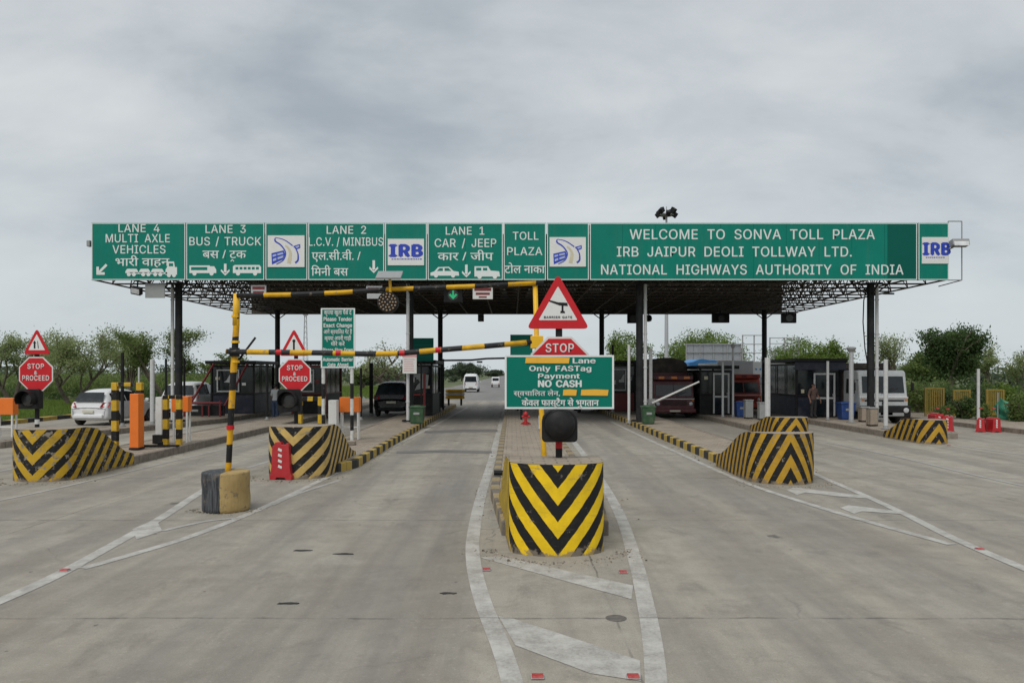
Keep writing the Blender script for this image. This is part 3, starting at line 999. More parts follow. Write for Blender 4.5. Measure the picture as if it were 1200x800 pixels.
'5':(453,[[221,-7,192,-5,165,1,140,11,118,25,99,41,83,60,71,82,63,105,60,130,122,130,125,115,130,102,138,89,148,78,160,68,173,60,188,54,204,51,221,50,241,51,259,56,276,64,291,75,304,89,314,104,322,122,326,141,328,162,326,183,321,203,314,221,303,237,290,251,275,262,257,270,238,275,218,277,201,276,184,273,167,268,152,262,139,255,128,246,67,253,96,509,366,509,366,452,151,452,134,301,136,301,148,311,162,318,178,325,194,330,212,333,229,334,252,332,274,328,294,321,313,311,330,299,345,285,358,269,370,251,379,231,386,210,390,187,391,163,388,132,381,102,369,76,352,52,332,32,309,15,282,3,253,-4]]),
'6':(453,[[226,-7,196,-4,168,3,142,15,119,31,100,51,84,74,73,101,66,130,64,162,65,187,71,212,80,239,93,268,112,302,137,340,252,509,322,509,151,261,145,261,165,288,196,307,208,311,221,313,235,314,265,312,291,305,316,295,337,280,355,262,370,240,380,215,387,187,389,157,387,127,379,98,368,73,352,50,333,30,310,14,284,3,257,-4],[226,48,245,50,263,55,279,63,293,73,304,86,314,101,322,119,326,137,327,157,326,178,322,196,314,213,304,228,293,241,279,251,263,259,245,264,226,265,207,264,190,259,174,252,160,241,148,229,138,214,131,197,126,179,125,158,126,138,131,119,138,102,148,86,160,73,174,63,190,55,207,50]]),
'7':(453,[[97,0,323,448,323,452,62,452,62,509,391,509,391,449,165,0]]),
'8':(453,[[226,-7,193,-5,163,1,136,11,111,25,91,42,74,62,62,84,54,109,52,135,53,156,58,176,65,195,75,212,87,228,101,241,117,252,134,260,153,265,153,267,129,276,109,289,93,308,80,330,73,354,70,380,73,405,79,429,90,450,106,469,124,485,146,498,170,508,197,514,226,516,255,514,282,508,306,498,328,485,346,469,361,450,373,429,379,405,382,380,379,354,372,330,359,308,343,289,323,276,300,267,300,265,319,260,335,252,351,241,365,228,377,212,387,195,395,176,399,156,401,135,398,109,391,84,378,62,362,42,341,25,317,11,289,1,259,-5],[226,49,248,50,267,54,285,60,300,69,313,79,323,91,331,106,335,121,337,139,335,157,330,173,322,189,312,202,298,213,283,223,265,230,247,234,226,235,206,234,187,230,169,223,154,213,140,202,130,189,122,173,117,157,115,139,117,121,121,106,129,91,139,79,152,69,167,60,185,54,205,50],[226,290,244,291,260,294,274,300,287,308,298,318,307,330,314,344,318,359,319,376,318,392,314,407,308,420,299,432,288,442,275,449,260,455,244,459,226,460,208,459,192,455,177,449,164,442,153,432,145,420,138,407,134,392,133,376,134,359,138,344,145,330,154,318,165,308,178,300,193,294,209,291]]),
'9':(453,[[226,516,256,513,285,506,310,494,333,478,352,458,368,434,380,408,387,378,389,347,387,322,382,296,373,270,359,240,340,207,315,168,200,0,130,0,301,248,307,248,287,221,257,202,245,198,232,195,218,195,188,197,161,203,137,214,116,229,98,247,83,269,72,294,66,321,64,352,66,382,73,411,85,436,101,459,120,479,143,494,168,506,196,513],[226,460,207,459,190,454,174,446,160,435,148,423,138,407,131,390,127,372,125,352,127,331,131,313,138,295,148,280,160,268,174,257,190,250,207,245,226,243,245,245,263,249,279,257,293,267,305,280,314,295,322,312,326,330,327,350,326,371,322,390,314,407,305,422,293,435,279,446,263,454,245,459]]),
'a':(389,[[160,-9,137,-7,115,-3,94,5,76,15,60,29,48,45,38,63,32,84,30,108,32,128,36,146,43,161,53,174,64,184,78,193,92,200,108,206,125,211,178,220,234,227,265,235,276,255,276,257,275,272,272,285,267,297,260,307,251,315,240,322,227,327,212,330,196,331,178,330,163,327,149,322,118,301,100,274,41,291,51,313,64,331,79,346,95,358,114,368,133,375,153,380,173,383,194,384,239,379,255,375,271,369,286,360,300,350,312,336,322,320,330,301,335,278,337,251,337,0,277,0,277,52,272,52,252,25,242,16,229,8,215,1,199,-4,181,-7],[170,45,192,47,211,51,228,59,242,68,254,80,263,93,270,108,274,122,276,138,276,190,259,182,231,176,200,171,175,168,134,159,122,153,112,147,103,139,97,130,93,118,92,105,93,93,96,82,102,72,109,64,119,57,130,52,142,48,156,46]]),
'b':(424,[[229,-8,208,-7,189,-3,172,4,159,12,147,21,138,31,118,59,112,59,112,0,53,0,53,509,114,509,114,319,118,319,137,346,147,355,158,364,171,373,188,379,207,383,229,384,259,382,287,374,313,361,335,342,354,320,370,293,381,261,388,227,390,189,388,151,381,116,370,84,355,57,336,34,313,16,288,3,260,-6],[220,47,242,49,262,55,279,66,294,80,306,97,316,117,323,139,327,163,328,189,327,215,323,239,316,261,307,281,295,298,280,311,262,322,243,328,220,330,198,328,178,322,161,312,147,299,134,282,125,263,118,241,114,216,113,189,114,162,118,138,125,115,135,95,147,78,162,65,179,55,198,49]]),
'c':(396,[[207,-8,174,-5,144,3,117,16,93,35,72,58,56,85,44,116,37,150,34,187,37,225,44,260,56,291,72,318,93,341,117,360,144,374,174,382,207,384,226,384,243,381,260,377,276,371,291,364,305,356,318,346,330,335,340,322,349,308,356,293,362,277,303,262,290,289,270,311,242,325,207,330,184,328,163,321,145,310,130,296,118,278,108,258,102,236,98,212,96,187,98,163,102,139,108,117,118,97,130,80,145,66,163,55,184,49,207,46,243,52,271,66,292,89,304,117,363,102,357,86,350,70,341,56,331,43,319,32,306,21,292,12,277,5,261,-1,244,-5,226,-7]]),
'd':(424,[[195,-8,165,-6,137,3,111,16,89,34,70,57,55,84,43,116,36,151,34,189,36,227,43,261,55,293,70,320,89,342,112,361,137,374,165,382,196,384,218,383,237,379,253,373,267,364,278,355,287,346,306,319,311,319,311,509,372,509,372,0,313,0,313,59,307,59,287,31,277,21,266,12,252,4,236,-3,217,-7],[205,47,226,49,246,55,263,65,278,78,290,95,299,115,306,138,310,162,312,189,310,216,306,241,300,263,290,282,278,299,263,312,246,322,227,328,205,330,182,328,162,322,145,311,130,298,118,281,108,261,102,239,98,215,96,189,98,163,102,139,109,117,118,97,130,80,145,66,162,55,182,49]]),
'e':(404,[[212,-8,177,-5,145,3,117,16,92,35,72,58,56,85,44,116,37,150,34,187,36,224,44,258,55,290,71,317,91,340,115,359,142,373,172,382,205,384,226,383,246,380,266,374,285,366,303,355,319,341,334,324,347,305,357,282,365,256,370,227,371,194,371,169,75,169,75,221,338,221,310,202,308,226,304,248,298,269,288,286,277,301,263,314,246,323,227,328,205,330,183,328,164,323,146,313,131,301,119,286,109,270,102,251,97,231,96,211,96,178,98,151,102,127,110,106,121,88,135,73,151,61,169,53,190,48,212,46,227,47,241,49,254,53,265,58,276,65,285,73,294,82,300,93,306,105,365,91,358,72,348,55,335,39,320,26,302,14,283,4,261,-3,237,-7]]),
'f':(254,[[228,379,228,327,6,327,6,379],[81,0,81,432,82,452,87,470,96,486,107,499,120,510,135,519,152,525,169,529,187,530,222,527,243,521,227,468,215,472,195,474,178,472,164,468,154,460,147,449,143,435,142,419,142,0]]),
'g':(425,[[207,-151,180,-149,156,-146,134,-140,114,-132,97,-122,82,-110,70,-97,59,-84,51,-69,101,-41,122,-66,131,-74,142,-82,154,-88,169,-93,187,-96,207,-97,236,-95,261,-87,282,-75,298,-58,308,-34,311,-6,311,68,306,68,287,41,277,32,266,23,252,16,236,10,217,6,195,5,165,7,138,14,113,27,90,43,71,65,55,90,43,120,36,154,34,191,36,229,43,263,55,293,71,320,90,342,112,361,138,374,166,382,196,384,218,383,237,379,253,373,267,365,279,356,288,346,308,319,313,319,313,379,372,379,372,-9,370,-40,363,-67,350,-90,334,-109,314,-124,291,-136,265,-144,237,-149],[205,59,227,61,246,66,264,75,278,87,290,103,300,121,307,142,311,166,312,193,311,219,307,242,300,264,291,283,279,299,264,312,247,322,227,328,205,330,182,328,163,322,145,312,130,298,118,282,109,262,102,241,98,218,96,193,98,167,102,144,109,123,118,104,131,88,145,76,163,66,183,61]]),
'h':(410,[[114,227,114,0,53,0,53,509,114,509,114,287,102,287,116,319,132,344,152,362,175,374,200,382,227,384,252,383,275,377,295,369,313,356,328,340,341,321,350,298,355,271,357,240,357,0,296,0,296,235,293,263,286,286,273,304,256,318,235,326,210,329,192,328,176,324,161,317,147,308,136,297,126,283,119,266,115,248]]),
'i':(167,[[53,0,53,379,114,379,114,0],[84,443,73,444,63,448,54,455,47,463,43,472,41,483,43,494,47,504,54,512,63,518,73,522,84,524,95,522,105,518,114,512,121,504,125,494,126,483,125,472,121,463,114,455,105,448,95,444]]),
'j':(167,[[53,379,114,379,114,-30,112,-52,108,-72,102,-90,92,-106,80,-119,65,-129,47,-137,27,-141,4,-143,-10,-143,-10,-87,2,-87,18,-85,31,-80,40,-72,47,-61,51,-46,53,-29],[83,443,72,444,62,448,53,455,47,463,42,472,41,483,42,494,47,504,53,512,62,518,72,522,83,524,95,522,105,518,114,512,120,504,125,494,126,483,125,472,120,463,114,455,105,448,95,444]]),
'k':(381,[[110,137,110,212,121,212,284,379,360,379,184,199,177,199],[53,0,53,509,114,509,114,0],[294,0,148,186,191,229,372,0]]),
'l':(189,[[139,-2,112,0,91,8,74,20,62,37,55,59,53,84,53,509,114,509,114,99,114,83,117,71,120,62,126,57,135,53,146,52,160,53,170,54,181,3,162,-1]]),
'm':(610,[[53,0,53,379,112,379,112,295,108,295,114,314,122,331,132,346,144,358,158,368,172,376,187,382,203,385,219,386,245,383,268,375,287,361,303,342,314,320,321,295,312,295,318,312,326,329,337,343,350,356,364,366,381,375,398,381,417,385,437,386,458,385,478,380,497,372,514,361,529,346,541,328,550,307,555,283,557,255,557,0,496,0,496,254,493,279,485,298,473,313,456,323,438,329,419,330,402,329,387,326,374,320,363,312,353,302,345,290,340,277,336,263,335,247,335,0,274,0,274,260,272,280,265,297,253,311,238,322,220,328,199,330,185,329,171,326,158,320,145,312,135,302,126,289,119,274,115,257,114,238,114,0]]),
'n':(410,[[114,227,114,0,53,0,53,379,112,379,112,287,102,287,116,319,132,344,152,362,175,374,200,382,227,384,252,383,275,377,295,369,313,356,328,340,341,321,350,298,355,271,357,240,357,0,296,0,296,235,293,263,286,286,273,304,256,318,235,326,210,329,192,328,176,324,161,317,147,308,136,297,126,283,119,266,115,248]]),
'o':(415,[[207,-8,174,-5,144,3,117,16,93,35,72,58,56,85,44,116,37,150,34,187,37,225,44,260,56,291,72,318,93,341,117,360,144,374,174,382,207,384,241,382,271,374,299,360,323,341,343,318,359,291,371,260,379,225,381,187,379,150,371,116,359,85,343,58,323,35,299,16,271,3,241,-5],[207,46,231,49,252,55,270,66,285,80,298,97,307,117,314,139,318,163,319,187,318,212,314,236,307,258,298,278,285,296,270,310,252,321,231,328,207,330,184,328,163,321,145,310,130,296,118,278,108,258,102,236,98,212,96,187,98,163,102,139,108,117,118,97,130,80,145,66,163,55,184,49]]),
'p':(424,[[53,-143,53,379,112,379,112,319,118,319,137,346,147,355,158,364,171,373,188,379,207,383,229,384,259,382,287,374,313,361,335,342,354,320,370,293,381,261,388,227,390,189,388,151,381,116,370,84,355,57,336,34,313,16,288,3,260,-6,229,-8,208,-7,189,-3,173,4,159,12,147,21,138,31,118,59,114,59,114,-143],[220,47,242,49,262,55,279,66,294,80,306,97,316,117,323,139,327,163,328,189,327,215,323,239,316,261,307,281,295,298,280,311,262,322,243,328,220,330,198,328,178,322,161,312,147,299,134,282,125,263,118,241,114,216,113,189,114,162,118,138,125,115,135,95,147,78,162,65,179,55,198,49]]),
'q':(424,[[372,-143,311,-143,311,59,306,59,287,31,277,21,266,12,252,4,236,-3,217,-7,195,-8,165,-6,137,3,111,16,89,34,70,57,55,84,43,116,36,151,34,189,36,227,43,261,55,293,70,320,89,342,112,361,137,374,165,382,196,384,218,383,237,379,253,373,267,364,278,355,287,346,307,319,313,319,313,379,372,379],[205,47,226,49,246,55,263,65,278,78,290,95,299,115,306,138,310,162,312,189,310,216,306,241,300,263,290,282,278,299,263,312,246,322,227,328,205,330,182,328,162,322,145,311,130,298,118,281,108,261,102,239,98,215,96,189,98,163,102,139,109,117,118,97,130,80,145,66,162,55,182,49]]),
'r':(259,[[53,0,53,379,112,379,112,321,115,321,124,339,137,354,152,367,171,377,191,383,213,385,229,384,243,384,243,322,230,324,207,326,190,324,174,321,159,315,146,306,135,296,126,284,119,269,115,254,114,237,114,0]]),
's':(365,[[182,-8,157,-7,133,-3,112,3,93,12,76,24,62,38,50,54,41,73,36,94,94,107,101,87,111,72,124,60,141,52,160,47,181,45,206,47,227,53,244,62,258,74,265,88,268,103,266,115,262,126,254,136,243,144,229,150,212,155,149,170,118,180,92,192,72,208,58,227,50,249,47,274,49,295,55,314,65,332,79,347,95,360,115,370,137,378,161,383,187,384,212,383,234,379,254,372,271,363,286,352,299,339,309,324,318,308,324,290,268,277,262,291,254,304,243,316,228,325,210,331,187,333,166,331,147,326,131,317,119,305,111,292,109,277,110,264,115,253,124,243,136,235,152,229,172,223,229,209,261,200,287,187,306,171,320,153,328,131,331,107,329,85,323,65,312,47,298,31,281,18,260,6,236,-2,210,-7]]),
't':(227,[[204,379,204,327,6,327,6,379],[65,471,126,471,126,98,127,83,130,70,136,61,144,55,156,51,170,50,185,51,202,54,213,2,192,-3,168,-4,138,-1,113,7,92,21,77,41,68,64,65,93]]),
'u':(410,[[182,-5,158,-3,135,2,115,11,97,23,82,39,69,59,60,82,54,109,53,139,53,379,114,379,114,144,116,117,124,94,137,75,154,61,175,53,200,50,218,51,234,55,249,62,263,71,274,83,283,97,290,113,295,132,296,153,296,379,357,379,357,0,298,0,298,92,307,92,294,60,277,35,257,17,234,5,209,-3]]),
'v':(389,[[163,0,17,379,84,379,165,155,187,87,206,21,184,21,203,87,224,155,305,379,371,379,226,0]]),
'w':(567,[[138,0,23,379,87,379,133,214,154,137,175,41,165,41,186,135,206,214,252,379,316,379,362,214,382,136,402,41,391,41,413,135,434,214,480,379,545,379,429,0,368,0,319,172,305,225,291,280,277,338,291,338,277,280,263,225,248,172,199,0]]),
'x':(379,[[21,0,171,218,171,171,29,379,100,379,147,306,179,253,207,206,175,206,202,253,233,306,282,379,352,379,209,169,209,214,358,0,287,0,231,85,200,136,173,182,205,182,178,136,148,85,91,0]]),
'y':(389,[[47,-139,61,-86,71,-87,104,-89,113,-86,122,-81,130,-74,138,-64,145,-51,151,-36,163,-1,17,379,84,379,165,155,187,87,206,21,184,21,202,87,224,155,305,379,371,379,204,-58,196,-77,187,-93,177,-107,165,-119,153,-128,139,-136,125,-141,109,-144,91,-145,65,-143]]),
'z':(380,[[42,0,42,46,254,320,254,323,48,323,48,379,333,379,333,331,126,60,126,56,339,56,339,0]]),
'.':(188,[[95,-4,83,-3,73,1,63,9,55,18,51,29,50,41,51,53,55,64,63,73,73,81,83,85,95,87,107,85,118,81,128,73,135,64,140,53,141,41,140,29,135,18,128,9,118,1,107,-3]]),
'/':(249,[[235,533,71,-76,14,-76,178,533]]),
'&':(448,[[197,-7,165,-5,136,1,110,12,88,26,69,42,54,62,43,84,36,108,34,133,36,154,40,173,47,189,58,205,70,220,85,235,140,279,216,335,237,352,255,375,262,405,260,420,255,434,245,445,233,454,219,459,201,461,168,453,145,431,141,421,138,411,137,399,138,386,141,375,145,363,169,327,204,284,438,0,364,0,171,231,121,293,108,310,96,327,87,344,81,361,77,379,75,398,77,420,82,440,91,458,102,474,117,488,134,499,154,507,176,512,200,513,224,512,246,507,266,499,283,488,297,475,308,459,317,442,322,424,324,404,323,389,320,375,315,362,309,349,301,336,291,325,256,293,154,217,135,202,121,188,110,174,103,161,98,146,97,131,98,115,102,101,109,87,118,76,130,66,143,57,158,51,175,48,193,46,213,48,232,52,251,59,269,69,286,81,301,95,315,112,327,131,336,151,343,174,348,198,349,224,408,224,406,194,403,167,397,144,389,124,380,107,371,92,345,62,333,47,315,30,294,17,271,7,246,-1,221,-5]]),
',':(188,[[38,-119,68,71,137,71,84,-119]]),
'-':(453,[[337,244,337,188,114,188,114,244]]),
':':(188,[[95,-4,83,-3,73,1,63,9,55,18,51,29,50,41,51,53,55,64,63,73,73,81,83,85,95,87,107,85,118,81,128,73,135,64,140,53,141,41,140,29,135,18,128,9,118,1,107,-3],[95,271,83,272,73,277,63,284,55,294,51,304,50,316,51,328,55,339,63,349,73,356,83,360,95,362,107,360,118,356,128,349,135,339,140,328,141,316,140,304,135,294,128,284,118,277,107,272]]),
'|':(230,[[141,673,141,-164,88,-164,88,673]]),
}
# ------------------------------------------------------------------ lettering
def curve_mesh(cu):
    o = bpy.data.objects.new('tmp', cu)
    me = bpy.data.meshes.new_from_object(o)
    vv = [tuple(v.co) for v in me.vertices]
    ff = [tuple(p.vertices) for p in me.polygons]
    bpy.data.objects.remove(o)
    bpy.data.curves.remove(cu)
    bpy.data.meshes.remove(me)
    return vv, ff


def area2(c):
    n = len(c) // 2
    return sum(c[2 * i] * c[(2 * i + 3) % (2 * n)] - c[(2 * i + 2) % (2 * n)] * c[2 * i + 1] for i in range(n))


def inside(px, py, c):
    n = len(c) // 2
    r = False
    for i in range(n):
        x0, y0, x1, y1 = c[2 * i], c[2 * i + 1], c[(2 * i + 2) % (2 * n)], c[(2 * i + 3) % (2 * n)]
        if (y0 > py) != (y1 > py) and px < (x1 - x0) * (py - y0) / (y1 - y0) + x0:
            r = not r
    return r


GC = {}


def glyph(ch):
    """triangles of one letter; strokes whose outlines overlap become layers a hair apart"""
    if ch in GC:
        return GC[ch]
    adv, conts = GLYPHS[ch]
    big = max(conts, key=lambda c: abs(area2(c)))
    sgn = 1 if area2(big) > 0 else -1
    outer = [c for c in conts if area2(c) * sgn > 0]
    holes = [c for c in conts if area2(c) * sgn < 0]
    V, Fs = [], []
    for k, oc in enumerate(outer):
        cu = bpy.data.curves.new('t', 'CURVE')
        cu.dimensions = '2D'
        cu.fill_mode = 'BOTH'
        for c in [oc] + [h for h in holes if inside(h[0], h[1], oc)]:
            n = len(c) // 2
            spl = cu.splines.new('POLY')
            spl.points.add(n - 1)
            for i in range(n):
                spl.points[i].co = (c[2 * i] / 1000, c[2 * i + 1] / 1000, 0, 1)
            spl.use_cyclic_u = True
        vv, ff = curve_mesh(cu)
        o = len(V)
        V += [(v[0], v[1], k) for v in vv]
        Fs += [tuple(i + o for i in f) for f in ff]
    GC[ch] = (adv / 1000, V, Fs)
    return GC[ch]


def latin(s, sp=0.0, wordsp=0.0):
    x = 0.0
    V, Fs = [], []
    for ch in s:
        if ch == ' ':
            x += 0.21 + wordsp
            continue
        adv, vv, ff = glyph(ch)
        o = len(V)
        V += [(v[0] + x, v[1], v[2]) for v in vv]
        Fs += [tuple(i + o for i in f) for f in ff]
        x += adv + sp
    return V, Fs


def deva(s):
    cu = bpy.data.curves.new('t', 'FONT')
    cu.body = s
    cu.resolution_u = 3
    return curve_mesh(cu)


def text(mb, s, x, z, h, w=None, y=-0.006, bold=0.03, sp=0.02, ws=0.10, hindi=False):
    """a line of lettering centred on x standing on z, in the XZ plane facing -Y; h cap height, w width"""
    vv, ff = deva(s) if hindi else latin(s, sp, ws)
    if not vv:
        return
    x0, x1 = min(v[0] for v in vv), max(v[0] for v in vv)
    cap = 0.62 if hindi else 0.509
    kz = h / cap
    kx = (w / (x1 - x0)) if w else kz
    b = bold
    lay = [(0, 0)] if not b else [(-b, 0), (b, 0), (0, b * 0.55), (0, -b * 0.55), (0, 0)]
    for i, (dx, dz) in enumerate(lay):
        yy = y - 0.0009 * i
        mb.add([(x + ((v[0] + dx) - (x0 + x1) / 2) * kx, yy - 0.0003 * v[2], z + (v[1] + dz) * kz) for v in vv], ff)


def flat(mb, pts, y):
    mb.add([(a, y, b) for a, b in pts], [tuple(range(len(pts)))])


def disc(mb, cx_, cz_, r, y, n=14):
    flat(mb, [(cx_ + r * cos(2 * pi * k / n), cz_ + r * sin(2 * pi * k / n)) for k in range(n)], y)


# ------------------------------------------------------------------ the canopy
CF, CR = 30.62, 48.3            # front and rear edges
CX0, CX1 = -16.7, 17.3
CZ0, CZ1 = 5.92, 7.55           # bottom and top chords of the space frame
cano = thing('toll_canopy', 'long flat steel toll canopy on dark columns spanning every lane', 'canopy', (0, CF, 0))
NXC, NYC = 22, 12
dx_, dy_ = (CX1 - CX0) / NXC, (CR - CF) / NYC
m = MB()
rb, rw = 0.037, 0.024
for i in range(NXC + 1):
    x = CX0 + i * dx_
    m.tube((x, 0, CZ0), (x, CR - CF, CZ0), rb, n=5, cap=False)
for j in range(NYC + 1):
    y = j * dy_
    m.tube((CX0, y, CZ0), (CX1, y, CZ0), rb, n=5, cap=False)
for i in range(NXC):
    x = CX0 + (i + .5) * dx_
    m.tube((x, dy_ / 2, CZ1), (x, CR - CF - dy_ / 2, CZ1), rb, n=5, cap=False)
for j in range(NYC):
    y = (j + .5) * dy_
    m.tube((CX0 + dx_ / 2, y, CZ1), (CX1 - dx_ / 2, y, CZ1), rb, n=5, cap=False)
for i in range(NXC):
    for j in range(NYC):
        c = (CX0 + (i + .5) * dx_, (j + .5) * dy_, CZ1)
        for a in (0, 1):
            for b in (0, 1):
                m.tube((CX0 + (i + a) * dx_, (j + b) * dy_, CZ0), c, rw, n=4, cap=False)
m.build('space_frame', M['truss'], cano)
m = MB()
m.bx(CX0 + 0.5, CX1 - 0.5, 0.35, CR - CF - 0.3, 7.72, 7.80)
# corrugation ribs of the sheet
for i in range(60):
    x = CX0 + 0.7 + i * (CX1 - CX0 - 1.4) / 59
    m.bx(x - 0.05, x + 0.05, 0.4, CR - CF - 0.35, 7.66, 7.72)
m.build('roof_deck', M['deck'], cano)
m = MB()
m.bx(CX0 + 0.3, CX1 - 0.3, CR - CF + 0.06, CR - CF + 0.14, 5.9, 8.1)
m.build('rear_fascia', M['deck'], cano)
for i in range(13):
    m = MB()
    x = CX0 + 0.4 + i * (CX1 - CX0 - 0.8) / 12
    m.tube((x, 0.05, CZ0), (x, 0.05, 8.1), 0.03, n=6)
    m.tube((x, 0.05, 8.0), (x, 1.4, 7.75), 0.025, n=6)
    m.build('fascia_brace', M['truss'], cano)
COLX = [-13.8, -4.22, 5.28, 14.85]
for k, xx in enumerate(COLX):
    for yy, px_side in ((31.8, (-1, -1, 1, 1)[k]), (45.2, 0)):
        m = MB()
        m.tube((xx, yy - CF, 0), (xx, yy - CF, CZ0), 0.145, n=14)
        m.box((xx, yy - CF, CZ0 - 0.03), (0.7, 0.7, 0.05))
        m.box((xx, yy - CF, 0.24), (0.6, 0.6, 0.05))
        for sx2, sy2 in ((1, 0), (-1, 0), (0, 1), (0, -1)):
            m.tube((xx + .12 * sx2, yy - CF + .12 * sy2, CZ0 - .5), (xx + .8 * sx2, yy - CF + .8 * sy2, CZ0), 0.03, n=6)
        co_ = m.build('column', M['column'], cano, smooth=False)
        if px_side:
            m = MB()
            # rain pipe clamped to the column
            if k == 1:
                a = (xx - 0.06, yy - CF - 0.215)
            else:
                a = (xx + px_side * 0.23, yy - CF - 0.06)
            top_ = 5.9 if k != 0 else 5.9
            m.tube((a[0], a[1], 0.12), (a[0], a[1], top_), 0.068, n=10)
            for zz in (1.0, 2.4, 3.8, 5.2):
                m.tube((a[0], a[1], zz), (a[0], a[1], zz + .05), 0.085, n=10)
            m.build('rain_pipe', M['pipe'], co_)
        if k == 3 and px_side:
            m = MB()
            m.path([(xx - .18, yy - CF - .1, 5.8), (xx - .33, yy - CF - .1, 5.2), (xx - .36, yy - CF - .1, 4.3), (xx - .28, yy - CF - .1, 3.2), (xx - .18, yy - CF - .1, 2.6)], 0.025, 6)
            m.build('cable', M['black'], co_)

# ------------------------------------------------------------------ overhead signs along the front
SD = 30.5
SS = SD / F


def sx_of(px):
    return (px - 600) * SS


def sz_of(py):
    return H + (HOR - py) * SS


class Sign:
    def __init__(s, label, px0, px1, mat='green', name='overhead_sign', py0=261.0, py1=328.3):
        s.cx = (sx_of(px0) + sx_of(px1)) / 2
        s.zb = sz_of(py1)
        s.r = thing(name, label, 'overhead sign', (s.cx, SD, s.zb), 0, 'green sign panels along the canopy front')
        w, h = sx_of(px1) - sx_of(px0), sz_of(py0) - sz_of(py1)
        s.w, s.h = w, h
        m = MB()
        m.bx(-w / 2 + .006, w / 2 - .006, 0, 0.09, 0, h)
        s.panel = m.build('panel', M[mat], s.r)
        m = MB()          # the sheets of the panel meet in fine lapped seams
        nsm = int(w / 1.25)
        for k in range(1, nsm):
            q = -w / 2 + w * k / nsm
            m.bx(q - .006, q + .006, -.0025, -.0005, .05, h - .05)
        if m.v:
            m.build('seam', M['green_dark'], s.r)
        m = MB()
        b = 0.032
        g = 0.012
        m.bx(-w / 2 + g, w / 2 - g, -0.008, 0, 0.012, 0.012 + b)
        m.bx(-w / 2 + g, w / 2 - g, -0.008, 0, h - b - 0.012, h - 0.012)
        m.bx(-w / 2 + g, -w / 2 + g + b, -0.008, 0, 0.012 + b, h - b - 0.012)
        m.bx(w / 2 - g - b, w / 2 - g, -0.008, 0, 0.012 + b, h - b - 0.012)
        m.build('border', M['letter'], s.r)
        s.t = MB()

    def x(s, px):
        return sx_of(px) - s.cx

    def z(s, py):
        return sz_of(py) - s.zb

    def line(s, txt, cpx, base, cap, wpx, hindi=False, bold=0.009, **k):
        text(s.t, txt, s.x(cpx), s.z(base), cap * SS, wpx * SS, hindi=hindi, bold=bold, **k)

    def end(s):
        if s.t.v:
            s.t.build('lettering', M['letter'], s.r)
        return s


def picto(s, polys, discs=(), name='pictogram', mat='letter', holes=()):
    m = MB()
    for P in polys:
        flat(m, [(s.x(a), s.z(b)) for a, b in P], -0.006)
    for i, (a, b, r) in enumerate(discs):
        disc(m, s.x(a), s.z(b), r * SS, -0.0075 - 0.0004 * (i % 3))
    o = m.build(name, M[mat], s.r)
    if holes:
        m = MB()
        for P in holes:
            flat(m, [(s.x(a), s.z(b)) for a, b in P], -0.009)
        m.build('window', M['green'], o)
    return o


def down_arrow(s, px, y0, y1, hw=5.2):
    t = 1.5
    mid = y1 - hw * 1.0
    picto(s, [[(px - t, y0), (px + t, y0), (px + t, y1 - 3), (px - t, y1 - 3)],
              [(px, y1), (px - hw, mid), (px - hw + 0.3, mid - 2.4), (px, y1 - 3.2), (px + hw - 0.3, mid - 2.4), (px + hw, mid)]], name='arrow')


def rect(x0, y0, x1, y1):
    return [(x0, y1), (x1, y1), (x1, y0), (x0, y0)]


s = Sign('green lane 4 sign for multi axle vehicles at the left end of the canopy', 107, 217.5)
s.line('LANE 4', 163, 272, 9.2, 48, ws=.22)
s.line('MULTI AXLE', 161.5, 284, 9.6, 75, ws=.2)
s.line('VEHICLES', 163, 297, 9.6, 62)
s.line('भारी वाहन', 167, 311.5, 8.5, 63, True, 0.012)
picto(s, [[(113, 322), (113, 312.5), (116, 312.5), (116, 317.2), (124, 309), (126, 311.2), (118, 319), (122.8, 319), (122.8, 322)]], name='arrow')
picto(s, [rect(150, 319, 196, 321), [(147, 318), (149, 315), (160, 315), (162, 318), (162, 320), (147, 320)], [(163, 318), (165, 315), (174, 315), (176, 318), (176, 320), (163, 320)],
          [(177, 318), (179, 315), (190, 315), (192, 318), (192, 320), (177, 320)], [(194, 322), (207.5, 322), (207.5, 313), (205, 313), (204, 306.5), (196, 306.5), (196, 313), (194, 316)]],
      [(151, 321.5, 2.3), (157, 321.5, 2.3), (168, 321.5, 2.3), (174, 321.5, 2.3), (182, 321.5, 2.3), (188, 321.5, 2.3), (198, 322.5, 2.3), (204, 322.5, 2.3)], 'truck_pictogram',
      holes=[rect(198, 308.5, 203, 312)])
s.end()
s = Sign('green lane 3 sign for buses and trucks with two vehicle symbols', 218, 310)
s.line('LANE 3', 264.5, 273, 9.2, 47, ws=.2)
s.line('BUS / TRUCK', 264, 287.5, 9.6, 84, ws=.1)
s.line('बस / टक', 263, 302.5, 8.5, 51, True, 0.012)
# the small stroke that turns the middle letter into the conjunct
flat(s.t, [(s.x(270), s.z(306)), (s.x(272.3), s.z(303.6)), (s.x(274.6), s.z(306)), (s.x(273.9), s.z(306.6)), (s.x(272.3), s.z(304.9)), (s.x(270.7), s.z(306.6))], -0.006)
picto(s, [[(222, 320), (222, 311), (246, 311), (246, 312), (251, 312), (253.5, 316), (253.5, 320)]], [(228, 320.5, 2.4), (248, 320.5, 2.4)], 'truck_pictogram', holes=[rect(224, 313, 243, 316.5)])
down_arrow(s, 264, 309, 323)
picto(s, [[(273, 320), (273, 312), (275, 310.5), (304, 310.5), (306, 313), (306, 320)]], [(279, 320.5, 2.4), (299, 320.5, 2.4)], 'bus_pictogram',
      holes=[rect(276 + 4.8 * k, 312.8, 279.4 + 4.8 * k, 315.8) for k in range(6)])
s.end()


